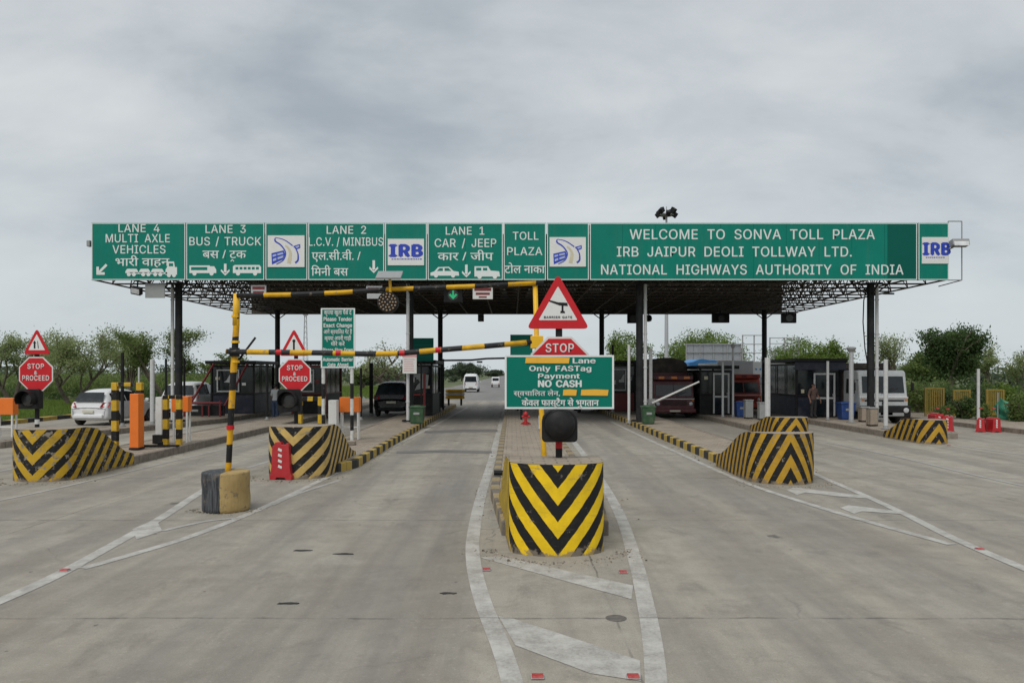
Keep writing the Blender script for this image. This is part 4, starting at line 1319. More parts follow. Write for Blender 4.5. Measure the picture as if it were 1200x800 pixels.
def road_logo(px0, px1, label, b):
    s = Sign(label, px0, px1)
    m = MB()
    m.bx(s.x(b[0]), s.x(b[2]), -0.03, 0, s.z(b[3]), s.z(b[1]))
    brd = m.build('logo_board', M['white_clean'], s.r)
    bw, bh = b[2] - b[0], b[3] - b[1]

    def U(u, v):
        return (s.x(b[0] + u * bw), s.z(b[1] + v * bh))

    def band(pa, pb, n=14):
        out = MB()
        A, B = [], []
        for i in range(n + 1):
            t = i / n
            q = lambda p: tuple((1 - t) ** 2 * p[0][k] + 2 * t * (1 - t) * p[1][k] + t * t * p[2][k] for k in (0, 1))
            A.append(U(*q(pa)))
            B.append(U(*q(pb)))
        V = [(p[0], -0.036, p[1]) for p in A] + [(p[0], -0.036, p[1]) for p in B]
        out.add(V, [(i, i + 1, n + 2 + i, n + 1 + i) for i in range(n)])
        return out
    def Z8(pts):          # points read off an enlarged view of the emblem
        return [((x - 113) / 577, (y - 155) / 460) for x, y in pts]

    def ribbon(pts, w0, w1, yq):
        P = [Vector(U(*p)) for p in Z8(pts)]
        Q = []
        for i in range(len(P) - 1):
            p0, p1, p2, p3 = P[max(i - 1, 0)], P[i], P[i + 1], P[min(i + 2, len(P) - 1)]
            for k in range(5):
                t = k / 5
                Q.append(0.5 * ((2 * p1) + (p2 - p0) * t + (2 * p0 - 5 * p1 + 4 * p2 - p3) * t * t + (3 * p1 - p0 - 3 * p2 + p3) * t ** 3))
        Q.append(P[-1])
        m2 = MB()
        V = []
        for i, p in enumerate(Q):
            d = (Q[min(i + 1, len(Q) - 1)] - Q[max(i - 1, 0)]).normalized()
            n = Vector((-d.y, d.x))
            ww = (w0 + (w1 - w0) * i / (len(Q) - 1)) / 577 * bw * SS / 2
            V += [(p.x + n.x * ww, yq, p.y + n.y * ww), (p.x - n.x * ww, yq, p.y - n.y * ww)]
        m2.add(V, [(2 * i, 2 * i + 1, 2 * i + 3, 2 * i + 2) for i in range(len(Q) - 1)])
        return m2
    lg = MB()
    for i, (pts, w0, w1) in enumerate((([(235, 188), (330, 205), (410, 240), (505, 305)], 10, 18),
                                       ([(225, 215), (240, 245), (305, 285), (355, 335), (392, 400), (385, 465), (345, 525), (250, 575)], 26, 14),
                                       ([(232, 192), (226, 225), (240, 248)], 16, 22),
                                       ([(555, 350), (585, 410), (592, 470), (585, 520), (545, 555)], 16, 30))):
        o = ribbon(pts, w0, w1, -0.036 - .0004 * i)
        lg.add(o.v, o.f)
    flat(lg, [U(*p) for p in Z8([(172, 415), (365, 372), (388, 430), (352, 505), (180, 578)])], -0.038)
    flat(lg, [U(*p) for p in Z8([(512, 312), (622, 280), (626, 335), (560, 362)])], -0.0382)
    lg.build('road_emblem', M['blue_ink'], brd)
    ht = MB()
    for P in ([(190, 440), (250, 425), (250, 450), (192, 468)], [(265, 420), (350, 400), (362, 425), (266, 446)], [(195, 500), (250, 480), (250, 512), (198, 535)],
              [(268, 475), (362, 445), (350, 480), (270, 505)], [(545, 318), (608, 300), (610, 322), (570, 340)]):
        flat(ht, [U(*p) for p in Z8(P)], -0.0395)
    ht.build('pale_hatch', pm('pale_blue', (0.38, 0.44, 0.62), .5, .1, 8), brd)
    rib = ribbon([(390, 300), (440, 345), (470, 410), (462, 480), (445, 560)], 22, 62, -0.0355)
    rib.build('road_band', M['sand_ink'], brd)
    s.end()


def blue_logo(px0, px1, label, b, txt, tx, tw):
    s = Sign(label, px0, px1)
    m = MB()
    m.bx(s.x(b[0]), s.x(b[2]), -0.03, 0, s.z(b[3]), s.z(b[1]))
    brd = m.build('logo_board', M['white_clean'], s.r)
    m = MB()
    text(m, txt, s.x(tx), s.z(b[1] + 20.5), 13.5 * SS, tw * SS, y=-0.036, bold=0.058, sp=0.07)
    # the row of tiny words under the letters is too small to read: a broken blue line
    x = b[0] + 4.5
    while x < b[2] - 5:
        wv = random.uniform(1.2, 3.0)
        flat(m, [(s.x(x), s.z(b[1] + 24.3)), (s.x(x + wv), s.z(b[1] + 24.3)), (s.x(x + wv), s.z(b[1] + 23.2)), (s.x(x), s.z(b[1] + 23.2))], -0.036)
        x += wv + 0.8
    m.build('lettering', M['blue_ink'], brd)
    return s.end()


road_logo(310.8, 360.5, 'narrow green panel with a road emblem on white between lanes 3 and 2', (314, 276, 357, 313))
s = Sign('green lane 2 sign for light commercial vehicles and minibuses', 361, 450.5)
s.line('LANE 2', 406, 274, 9.2, 46, ws=.2)
s.line('L.C.V. / MINIBUS', 405.5, 288, 9.6, 87, ws=0.0)
s.line('एल.सी.वी. /', 394, 304.5, 8.5, 57, True, 0.012)
s.line('िमनी बस', 386.5, 323, 8.5, 43, True, 0.012)
down_arrow(s, 438, 305, 320)
s.end()
blue_logo(451, 500.5, 'narrow green panel with blue IRB letters on white between lanes 2 and 1', (454.5, 280, 497, 311), 'IRB', 475.7, 37)
s = Sign('green lane 1 sign with car and jeep symbols', 501, 589.5)
s.line('LANE 1', 545, 275, 9.2, 45, ws=.2)
s.line('CAR / JEEP', 545.5, 289.5, 9.6, 72, ws=.16)
s.line('कार / जीप', 545.5, 305, 8.5, 65, True, 0.012)
picto(s, [[(504.5, 323), (504.5, 319.5), (509, 318), (513.5, 313), (526, 312.5), (531.5, 317.5), (537.5, 318.5), (538, 323)]], [(511, 323, 2.3), (531, 323, 2.3)], 'car_pictogram',
      holes=[[(512, 317.5), (515, 314.3), (519, 314.2), (519, 317.5)], [(521, 317.5), (521, 314.2), (525.5, 314), (529, 317.5)]])
down_arrow(s, 546.5, 310, 325)
picto(s, [[(556, 324), (556, 312), (572, 312), (575, 317), (585, 318), (586, 324)]], [(562, 324, 2.6), (580, 324, 2.6)], 'jeep_pictogram',
      holes=[rect(558, 313.8, 564, 317), rect(566, 313.8, 571, 317)])
s.end()
s = Sign('narrow green sign reading TOLL PLAZA in two scripts', 590, 640)
s.line('TOLL', 616, 281, 9.2, 30)
s.line('PLAZA', 615, 299, 9.2, 41)
s.line('टोल नाका', 615, 320, 8.5, 47, True, 0.012)
s.end()
road_logo(640.8, 690.3, 'narrow green panel with a road emblem left of the welcome sign', (644, 278, 686.5, 312.5))
s = Sign('long green welcome sign of the toll plaza with three lines of text', 691, 1075)
s.line('WELCOME TO SONVA TOLL PLAZA', 881.5, 280.3, 11.4, 287, ws=.22, bold=0.009)
s.line('IRB JAIPUR DEOLI TOLLWAY LTD.', 860.5, 300.6, 11.4, 275, ws=.20, bold=0.009)
s.line('NATIONAL HIGHWAYS AUTHORITY OF INDIA', 881.5, 321.6, 11.4, 354, ws=.24, bold=0.009)
m = MB()
m.bx(s.x(1040), s.x(1073.2), -0.004, 0, s.z(326), s.z(263))
m.build('repair_panel', M['green_dark'], s.r)
s.end()
blue_logo(1076, 1112, 'narrow green panel with blue letters at the right end of the canopy', (1080, 278, 1111.2, 309), 'IRB', 1097, 30.5)
# open frame left where a panel is missing
m = MB()
r_ = thing('sign_support', 'empty thin steel sign frame sticking out beyond the right end panel', 'sign frame', (sx_of(1120), SD + .05, sz_of(328)))
wv = 8 * SS
hv = sz_of(259) - sz_of(328)
for a, b in (((-wv, 0), (wv, 0)), ((-wv, hv), (wv, hv)), ((wv, 0), (wv, hv)), ((-wv, 0), (-wv, hv))):
    m.tube((a[0], 0, a[1]), (b[0], 0, b[1]), 0.022, n=6)
m.build('frame', M['grey'], r_)
MB().tube((wv, 0, 0), (wv - .2, 1.3, -0.1), 0.02, n=6).build('brace', M['truss'], r_)
l_ = thing('floodlight', 'grey floodlight on an arm in front of the right end sign frame', 'floodlight', (sx_of(1108), SD - .1, sz_of(290)))
MB().tube((0, 0.15, -0.15), (0.35, -0.12, 0.06), 0.025, n=6).build('arm', M['truss'], l_)
MB().box((0.42, -0.12, 0.14), (0.66, 0.3, 0.26), rx=radians(-12)).build('housing', M['grey'], l_, 0.02)
MB().box((0.42, -0.285, 0.10), (0.58, 0.02, 0.18), rx=radians(-12)).build('lens', M['lamp_glass'], l_)
l_ = thing('floodlight', 'small grey lamp sticking out at the left end of the canopy', 'floodlight', (sx_of(104), SD + .1, sz_of(285)))
MB().box((-0.03, 0, 0), (0.13, 0.2, 0.24)).build('housing', M['grey'], l_, 0.015)
MB().tube((0, 0, 0), (0.14, 0.05, 0), 0.02, n=6).build('arm', M['truss'], l_)

# ------------------------------------------------------------------ things hung from the front and rear edges
l_ = thing('floodlight', 'tilted black floodlight under the left end of the canopy front', 'floodlight', (sx_of(158), SD + .15, sz_of(340)))
MB().box((0, 0, 0), (0.40, 0.22, 0.3), rx=radians(25), ry=radians(12)).build('housing', M['black'], l_, 0.02)
MB().box((0, -0.13, -0.04), (0.32, 0.02, 0.2), rx=radians(25), ry=radians(12)).build('lens', M['lamp_glass'], l_)
MB().tube((0, 0.05, 0.1), (0, 0.1, 0.42), 0.03, n=6).build('bracket', M['black'], l_)


def plate(px0, px1, py0, py1, label, mat, marks=None, d=SD + 0.2):
    k = d / F
    cxp = (px0 + px1) / 2
    r = thing('hanging_plate', label, 'plate', (X(cxp, d), d, Z(py1, d)), 0, 'small plates under the canopy front')
    w, h = (px1 - px0) * k, (py1 - py0) * k
    MB().bx(-w / 2, w / 2, 0, 0.04, 0, h).build('panel', M[mat], r, 0.01)
    mm = MB()
    for sx3 in (-1, 1):
        mm.tube((sx3 * w * .35, 0.02, h), (sx3 * w * .35, 0.06, max(h + .05, CZ0 - Z(py1, d))), 0.012, n=5)
    mm.build('hanger', M['truss'], r)
    if marks:
        mm = MB()
        for (u0, v0, u1, v1) in marks:
            flat(mm, [(-w / 2 + u0 * w, h * v0), (-w / 2 + u1 * w, h * v0), (-w / 2 + u1 * w, h * v1), (-w / 2 + u0 * w, h * v1)], -0.004)
        mm.build('lettering', M['redsteel'], r)


plate(170, 193, 332, 349, 'blank grey plate hung beside the tilted black floodlight', 'grey')
plate(294, 312, 334, 345.5, 'faded pinkish plate hung left of the yellow gauge bar', 'lightgrey', [(.1, .55, .9, .85), (.15, .15, .85, .38)])
plate(429, 448, 335, 342.5, 'faded plate with red words hung under the lane 2 sign', 'lightgrey', [(.1, .3, .9, .75)])
plate(430, 447, 344, 350, 'small blank pale plate below the faded red-worded one', 'lightgrey')
plate(554, 577.5, 335, 350.5, 'white plate with red words hung under the lane 1 sign', 'white', [(.08, .62, .92, .85), (.15, .32, .85, .5), (.3, .1, .7, .22)])


def lane_signal(px, py, d, wpx, hpx, label, arrow=False):
    k = d / F
    r = thing('lane_signal', label, 'lane signal', (X(px, d), d, Z(py, d)), 0, 'lane signals under the canopy')
    w, h = wpx * k, hpx * k
    MB().bx(-w / 2, w / 2, 0, 0.25, -h / 2, h / 2).build('housing', M['black'], r, 0.02)
    MB().bx(-w / 2 - .03, w / 2 + .03, -0.2, 0.0, h / 2 - .0, h / 2 + .03).build('hood', M['black'], r)
    MB().lathe([(h * .38, -0.012), (h * .36, -0.02)], 20, (0, 0, 0), 'Y').build('lens', M['lens_dark'], r)
    MB().tube((0, 0.12, h / 2), (0, 0.12, CZ0 - Z(py, d) + .02), 0.03, n=6).build('hanger', M['black'], r)
    if arrow:
        t = NT('lamp_green')
        t.b.inputs['Emission Color'].default_value = (0.02, 0.55, 0.22, 1)
        t.b.inputs['Emission Strength'].default_value = 0.35
        gm = t.out((0.01, 0.2, 0.08), 0.5)
        mm = MB()
        a = h * 0.3
        flat(mm, [(0, -a), (-a, 0), (-a * .6, a * .3), (-a * .2, -a * .15), (-a * .2, a), (a * .2, a), (a * .2, -a * .15), (a * .6, a * .3), (a, 0)], -0.024)
        mm.build('lit_arrow', gm, r)


lane_signal(531, 345.5, SD + .5, 22, 17, 'black lane signal with a lit green arrow under the lane 1 sign', True)
lane_signal(742, 373, 46, 13, 11, 'square black lane signal hung beside the second front column from the right')
lane_signal(845, 373, 46, 20, 10, 'wide black lane signal hung at the rear edge over the maroon truck')
lane_signal(925, 372.5, 46, 17, 11.5, 'greenish-black lane signal hung at the rear edge over the right booths')
lane_signal(563.5, 372.5, 46, 7, 8, 'small black lane signal hung at the rear edge over the open lane')
m = thing('canopy_lamp', 'round black lamp hung right of the second front column from the right', 'lamp', (X(760, 46), 46, Z(373, 46)))
MB().lathe([(0.05, .22), (0.17, .16), (0.22, 0), (0.17, -.16), (0.05, -.2)], 14).build('housing', M['black'], m, smooth=True)
MB().tube((0, 0, .2), (0, 0, CZ0 - Z(373, 46) + .02), 0.025, n=6).build('hanger', M['black'], m)
m = thing('canopy_lamp', 'flat pale lamp under the canopy above the white truck', 'lamp', (X(1041, 33), 33, Z(344, 33)))
MB().box((0, 0, 0), (0.42, 0.25, 0.07), rx=radians(8)).build('housing', M['black'], m, 0.02)
MB().tube((0, 0, .03), (0, 0, CZ0 - Z(344, 33) + .02), 0.02, n=6).build('hanger', M['black'], m)
# ------------------------------------------------------------------ height gauge across the left lane
GD = 12.35
gk = GD / F
M['gauge_z'] = stripes('gauge_post', 2, 0.576, 0.5, 0.17, (0.72, 0.38, 0.012), BLK, 0.75)
M['gauge_x'] = stripes('gauge_lower', 0, 0.686, 0.5, 0.16, (0.70, 0.40, 0.018), (0.018, 0.018, 0.021), 0.7)
M['gauge_top'] = stripes('gauge_upper', 0, 0.981, 0.45, 0.06, (0.70, 0.39, 0.012), (0.014, 0.014, 0.016), 0.6)
g = thing('height_gauge', 'yellow and black height gauge frame standing across the left lane', 'height gauge', (0, GD, 0))


def gp(px, py, dy=0.0):
    return (X(px, GD), dy, Z(py, GD))


MB().path([gp(265, 560), gp(268, 545), gp(270, 500), gp(274, 430), gp(277, 380), gp(277.5, 345)], [.045, .045, .048, .053, .050, .047], 12).build('post', M['gauge_z'], g, smooth=True)
# the right post leans in behind the middle signs and is footed on the island
MB().path([(0.555, 0.0, 0.18), (0.50, 0, 1.2), gp(629, 400), gp(627, 331)], [.045, .042, .04, .038], 12).build('post', M['yellow'], g, smooth=True)
MB().path([gp(279, 346.5, -.04), gp(340, 345.5, -.04), gp(400, 343, -.04), gp(452, 339.5, -.04), gp(560, 335.5, -.04), gp(637, 331.5, -.04)], 0.037, 12).build('top_bar', M['gauge_top'], g, smooth=True)
lb = MB().path([gp(267, 412, -.07), gp(300, 412.5, -.07), gp(380, 413.5, -.07), gp(430, 414.8, -.07), gp(470, 414, -.07), gp(510, 410.5, -.07), gp(560, 406.5, -.07), gp(623, 401, -.07)], 0.043, 12).build('lower_bar', M['gauge_x'], g, smooth=True)
for px_, py_ in ((329, 412.8), (398, 413.8), (472, 413.8), (514, 410.2)):
    m = MB()
    a = gp(px_ - 3, py_, -.07)
    b = gp(px_ + 3, py_ - 0.1, -.07)
    m.tube(a, b, 0.0465, n=12)
    m.build('red_band', M['red'], lb)
MB().tube(gp(275, 425, .08), gp(297, 395, .10), 0.018, n=6).build('brace', M['black'], g)
for zz in (372, 402, 425):
    a = gp(276, zz)
    MB().tube((a[0], 0, a[2]), (a[0], 0, a[2] + .04), 0.064, n=12).build('collar', M['yellow'], g)
a = gp(275.4, 412.5)
MB().box((a[0], -.02, a[2]), (0.13, 0.12, 0.14)).build('clamp', M['black'], g, 0.008)
a = gp(629, 401)
MB().box((a[0], -.03, a[2]), (0.2, 0.15, 0.2)).build('clamp', M['yellow'], g, 0.008)
MB().tube(gp(270, 498), gp(270, 503), 0.06, n=12).build('red_band', M['red'], g)

MB().path([gp(276.4, 381), gp(277, 362), gp(277.5, 344)], [.0535, .0535, .0525], 12).build('yellow_sleeve', M['yellow'], g, smooth=True)
# drum foot of the post
t = NT('drum_paint')
sp = t.n('ShaderNodeSeparateXYZ')
t.put(sp.inputs[0], t.co())
nz = t.noise(4.0, 6.0)
st = t.noise(3.0, 5.0, 0.6, sc3=(9, 9, 0.5))
side = t.step(t.math('ADD', sp.outputs[0], t.math('MULTIPLY', t.math('SUBTRACT', nz, 0.5), 0.06)), 0.03, 0.045)
dark = t.mix(t.step(st, 0.45, 0.72), (0.018, 0.020, 0.024), (0.13, 0.14, 0.15))
yel = t.mix(t.step(nz, 0.35, 0.7), (0.30, 0.205, 0.075), (0.42, 0.30, 0.125))
c = t.mix(side, dark, yel)
c = worn(t, c, (0.12, 0.10, 0.08), 0.57, 0.64, 7.0, 0.7)
t.bump(t.math('ADD', st, nz), 0.6, 0.02)
M['drum'] = t.out(c, 0.7)
dr = thing('concrete_drum', 'squat half black, half yellow concrete filled drum holding the left gauge post', 'drum', (X(265, GD), GD, 0))
m = MB()
m.lathe([(0.345, 0.0), (0.36, 0.02), (0.366, 0.06), (0.370, 0.2), (0.365, 0.34), (0.371, 0.5), (0.366, 0.60), (0.361, 0.622), (0.335, 0.63)], 36)
m.v = [(x * 1.0 + .006 * sin(9 * z + 4 * y), y, z) for x, y, z in m.v]
m.build('drum_body', M['drum'], dr, smooth=True)
MB().lathe([(0.33, 0.60), (0.325, 0.618)], 36).build('concrete_fill', M['island'], dr)

# solar blinker on the top bar
b_ = thing('solar_blinker', 'round amber hazard blinker with small solar panel fixed to the gauge bar', 'blinker', (X(456, GD), GD - .1, Z(355, GD)))
MB().lathe([(0.165, .06), (0.17, -.02), (0.155, -.05)], 24, (0, 0, 0), 'Y').build('housing', M['black'], b_, smooth=False)
m = MB()
for ra in (0.04, 0.085, 0.13):
    n_ = int(ra * 120)
    for k in range(n_):
        a = 2 * pi * k / n_
        m.lathe([(0.016, -.05), (0.014, -.062), (0.004, -.068)], 8, (ra * cos(a), 0, ra * sin(a)), 'Y')
m.build('lens', pm('amber_cells', (0.32, 0.22, 0.13), 0.3, 0.2, 20), b_)
MB().path([(0.03, 0.02, 0.15), (0.03, 0.02, 0.27), (0.02, 0.02, 0.42)], 0.022, 8).build('bracket', M['yellow'], b_)
MB().box((0.02, 0, 0.435), (0.40, 0.30, 0.03), rx=radians(28)).build('solar_panel', M['grey'], b_, 0.004)


# ------------------------------------------------------------------ posts with a triangle, an octagon and a signal
def tri(w, h, r=0.05, n=5):
    """rounded triangle outline with its apex up, base on z = 0"""
    P = [Vector((-w / 2, 0)), Vector((w / 2, 0)), Vector((0, h))]
    out = []
    for i in range(3):
        a, b, c = P[i - 1], P[i], P[(i + 1) % 3]
        u, v = (a - b).normalized(), (c - b).normalized()
        ang = u.angle(v)
        tl = r / math.tan(ang / 2)
        s_, e_ = b + u * tl, b + v * tl
        for k in range(n + 1):
            q = k / n
            p = (1 - q) ** 2 * s_ + 2 * q * (1 - q) * b + q * q * e_
            out.append((p.x, p.y))
    return out


def octo(r):
    return [(r * cos(pi / 8 + k * pi / 4), r * sin(pi / 8 + k * pi / 4)) for k in range(8)]


def warn_triangle(name, label, loc, w, h, kind):
    r = thing(name, label, 'triangle sign', loc)
    MB().xz(tri(w, h, 0.045), 0, 0.012).build('plate', M['red'], r)
    m = MB()
    flat(m, [(x, z + h * 0.155) for x, z in tri(w * 0.62, h * 0.62, 0.012)], -0.003)
    m.build('face', M['white_clean'], r)
    m = MB()
    if kind == 'gate':
        k = w / 0.81
        flat(m, [(0.03 * k, .20 * k), (0.09 * k, .20 * k), (0.085 * k, .225 * k), (0.07 * k, .23 * k), (.07 * k, .30 * k), (.045 * k, .30 * k), (.045 * k, .23 * k), (0.03 * k, .225 * k)], -0.006)
        flat(m, [(-.115 * k, .35 * k), (-.11 * k, .368 * k), (.0 * k, .338 * k), (.12 * k, .333 * k), (.125 * k, .292 * k), (.02 * k, .30 * k)], -0.007)
        text(m, 'BARRIER GATE', 0, .135 * k, .026 * k, .36 * k, -0.006, 0.015, 0.05)
    elif kind == 'man':
        k = w / 0.65
        flat(m, [(-.07 * k, .14 * k), (-.03 * k, .14 * k), (-.03 * k, .27 * k), (-.01 * k, .27 * k), (-.05 * k, .33 * k), (-.09 * k, .27 * k), (-.07 * k, .27 * k)], -0.006)
        flat(m, [(.03 * k, .14 * k), (.05 * k, .14 * k), (.028 * k, .32 * k), (.016 * k, .32 * k)], -0.006)
    else:
        k = w / 0.65
        flat(m, [(-.02 * k, .13 * k), (.02 * k, .13 * k), (.02 * k, .30 * k), (-.02 * k, .30 * k)], -0.006)
        disc(m, 0, .33 * k, .035 * k, -0.006)
    m.build('symbol', M['black'], r)
    return r


def stop_sign(label, loc, width, rz=0.0, up=0.155):
    r = thing('stop_sign', label, 'stop sign', loc, rz, 'red octagonal stop signs')
    R = width / 2 / cos(pi / 8)
    MB().xz(octo(R), 0, 0.012).build('plate', M['white'], r)
    m = MB()
    m.xz(octo(R * 0.93), -0.004, -0.0005)
    m.build('face', M['red'], r)
    m = MB()
    w = width
    text(m, 'STOP', 0, w * up, w * .145, w * .48, -0.008, 0.018, 0.05)
    text(m, '&', 0, w * -.015, w * .10, None, -0.008, 0.03)
    text(m, 'PROCEED', 0, w * -.19, w * .145, w * .78, -0.008, 0.018, 0.05)
    m.build('lettering', M['letter'], r)
    return r


def signal_head(name, label, loc, w, h, front):
    """front: the visor is seen; else the black back plate is seen"""
    r = thing(name, label, 'signal', loc)
    rr = w * (.16 if front else .36)
    P = []
    for cx2, cz2, a0 in ((w / 2 - rr, h / 2 - rr, 0), (-w / 2 + rr, h / 2 - rr, 90), (-w / 2 + rr * .3, -h / 2 + rr * .3, 180), (w / 2 - rr * .3, -h / 2 + rr * .3, 270)):
        q = rr if a0 < 180 else rr * .3
        for k in range(5):
            a = radians(a0 + 22.5 * k)
            P.append((cx2 + q * cos(a), cz2 + q * sin(a)))
    MB().xz(P[::-1], 0, 0.14).build('housing', M['black'], r, 0.012)
    if not front:
        MB().lathe([(w * .43, .0), (w * .42, -.05), (w * .36, -.085), (w * .2, -.11), (.004, -.118)], 28, (0, .0, h * .04), 'Y').build('cover', M['black'], r, smooth=True)
        return r
    m = MB()
    R = w * .40
    L = 0.2 if front else 0.06
    n = 26
    V = []
    for k in range(n + 1):
        a = radians(-35 + 250 * k / n)
        for y, q in ((0.0, R), (-L, R * .98), (-L, R * .94), (0.0, R * .94)):
            V.append((q * cos(a), y, q * sin(a)))
    Fs = []
    for k in range(n):
        for j in range(4):
            Fs.append((4 * k + j, 4 * k + (j + 1) % 4, 4 * k + 4 + (j + 1) % 4, 4 * k + 4 + j))
    m.add(V, Fs)
    m.build('visor', M['black'], r)
    MB().lathe([(R * .9, -.004), (R * .8, -.022), (R * .4, -.035), (0.005, -.038)], 24, (0, 0, 0), 'Y').build('lens', M['lens_dark'], r, smooth=True)
    return r


def sign_post(label, x, y, z0, z1, bands=None, r=0.045, rz=0):
    p = thing('sign_post', label, 'post', (x, y, z0))
    MB().tube((0, 0, 0), (0, 0, z1 - z0), r, n=12).build('tube', M['black'], p)
    MB().lathe([(r * 1.9, 0.0), (r * 1.9, .012), (r * 1.2, .014), (r * 1.05, .06)], 14).build('foot_plate', M['black'], p)
    for (a, b, mt) in bands or ():
        MB().tube((0, 0, a - z0), (0, 0, b - z0), r * 1.02, n=12).build('band', M[mt], p)
    return p


# the middle island post: triangle, octagon, payment board, signal
D0 = 10.0
px0 = X(655, D0)
sign_post('black post with a red band rising from the bright yellow chevron block', px0, D0, 1.03, 3.40, [(Z(525, D0), Z(517, D0), 'red')])
warn_triangle('triangle_sign', 'large red bordered triangle showing a barrier gate, on the middle post', (X(653.5, D0), D0 - .075, Z(385.5, D0)), 0.815, 0.71, 'gate')
stop_sign('red stop octagon half hidden by the green payment board', (X(655.5, D0), D0 - .075, Z(428.5, D0)), 0.75, up=.235)
bd = thing('lane_board', 'green payment board with white border and orange strips, on the middle post', 'board', (X(655.5, D0 - .16), D0 - .16, Z(479, D0 - .16)))
dk = (D0 - .16) / F
bw, bh = 128 * dk, 63 * dk
MB().bx(-bw / 2, bw / 2, 0, 0.03, 0, bh).build('panel', M['board_green'], bd, 0.006)
m = MB()
q = 2.2 * dk
m.bx(-bw / 2, bw / 2, -.004, -.0005, 0, q)
m.bx(-bw / 2, bw / 2, -.004, -.0005, bh - q, bh)
m.bx(-bw / 2, -bw / 2 + q, -.004, -.0005, q, bh - q)
m.bx(bw / 2 - q, bw / 2, -.004, -.0005, q, bh - q)
m.build('border', M['letter'], bd)
m = MB()


def bline(mm, txt, cpx, base, cap, wpx, hindi=False, bold=0.03, **k):
    text(mm, txt, (cpx - 655.5) * dk, (479 - base) * dk, cap * dk, wpx * dk, hindi=hindi, bold=bold, **k)


bline(m, 'Lane', 684.5, 425.5, 6.0, 26)
bline(m, 'Only FASTag', 656.5, 434.6, 6.0, 72, sp=.03)
bline(m, 'Payment', 655, 443.2, 5.6, 48)
bline(m, 'NO CASH', 656, 453.2, 7.6, 50, bold=0.045)
bline(m, 'स्वचािलत लेन,', 629, 463.5, 5.2, 54, True, 0.012)
bline(m, 'केवल फास्टैग से भुगतान', 656.5, 475.2, 6.4, 90, True, 0.03)
m.build('lettering', M['letter'], bd)
for a, b, c, d in ((615.5, 667.5, 418.6, 425.4), (659.5, 676, 456.2, 463.2), (680.5, 713, 456.2, 463.2)):
    P = [(a, d), (b - 1, d + .3), (b, c + .4), ((a + b) / 2, c - .3), (a + .6, c + .2)]
    m = MB()
    flat(m, [((u - 655.5) * dk, (479 - v) * dk) for u, v in P], -.012)
    m.build('orange_strip', M['tape'], bd)
signal_head('traffic_signal', 'black signal head with rounded back plate under the green payment board', (X(655, D0), D0 - .19, Z(497.5, D0)), 0.455, 0.42, False)

# left island post
D1 = 17.2
sign_post('black post behind the pale chevron block, with an octagon and a triangle', X(347, D1), D1, 0.9, 3.05)
warn_triangle('triangle_sign', 'red bordered triangle on the post left of the tall green notice board', (X(345.5, D1), D1 - .07, Z(417, D1)), 0.66, 0.61, 'post')
stop_sign('red stop and proceed octagon just below the lower gauge bar', (X(346.5, D1), D1 - .07, Z(439.2, D1)), 0.715)
signal_head('traffic_signal', 'black hooded signal under the stop sign left of the green notice board', (X(341, D1), D1 - .17, Z(468.5, D1)), 0.52, 0.50, True)
# far left post
D2 = 16.3
sign_post('black post with a white band standing in the weathered block near the left edge', X(43.5, D2), D2, 0.9, 3.05, [(1.12, 1.22, 'white')])
warn_triangle('triangle_sign', 'red bordered triangle with a black arrow figure near the left edge', (X(45.5, D2), D2 - .07, Z(415, D2)), 0.57, 0.55, 'man')
stop_sign('red stop and proceed octagon near the left edge before the bare trees', (X(44.5, D2), D2 - .07, Z(438, D2)), 0.72)
signal_head('traffic_signal', 'black hooded signal under the stop sign near the left edge', (X(39.5, D2), D2 - .17, Z(467, D2)), 0.45, 0.42, True)

# ------------------------------------------------------------------ tall green notice board on the left island
D3 = 21.8
nk = D3 / F
M['bw_post'] = stripes('bw_post', 2, 0.9, 0.5, 0.1, (0.62, 0.62, 0.60), BLK, 0.3)
nb = thing('notice_board', 'tall green notice board on two black and white posts', 'board', (X(396, D3), D3, 0.2))
zb = Z(431, D3) - 0.2
nh = 70 * nk
nw = 40 * nk
MB().bx(-nw / 2, nw / 2, 0, 0.03, zb, zb + nh).build('panel', M['board_green'], nb)
m = MB()
q = 1.6 * nk
m.bx(-nw / 2, nw / 2, -.004, -.0005, zb, zb + q)
m.bx(-nw / 2, nw / 2, -.004, -.0005, zb + nh - q, zb + nh)
m.bx(-nw / 2, -nw / 2 + q, -.004, -.0005, zb + q, zb + nh - q)
m.bx(nw / 2 - q, nw / 2, -.004, -.0005, zb + q, zb + nh - q)
m.build('border', M['letter'], nb)
m = MB()
for txt, base, cap, wv, hi in (('कृपया खुला पैसे दें', 368.5, 4.4, 32, True), ('Please Tender', 376, 4.4, 33, False), ('Exact Change', 383.3, 4.4, 33, False),
                               ('आगे स्वचािलत गेट है', 391, 4.2, 33, True), ('कृपया अपनी गाड़ी', 398.5, 4.2, 31, True), ('धीरे करें', 405, 4.0, 16, True),
                               ('Please Slow Down', 412, 4.2, 35, False), ('Automatic Barrier', 423, 4.0, 35, False), ('Gate Ahead', 429, 3.9, 24, False)):
    text(m, txt, 0, zb + (431 - base) * nk, cap * nk, wv * nk, -.007, 0.02 if hi else 0.035, hindi=hi)
m.build('lettering', M['letter'], nb)
for sx3 in (-.44, .40):
    MB().tube((sx3 * nw, .055, 0), (sx3 * nw, .055, zb + nh * .9), 0.05, n=10).build('post', M['bw_post'], nb)


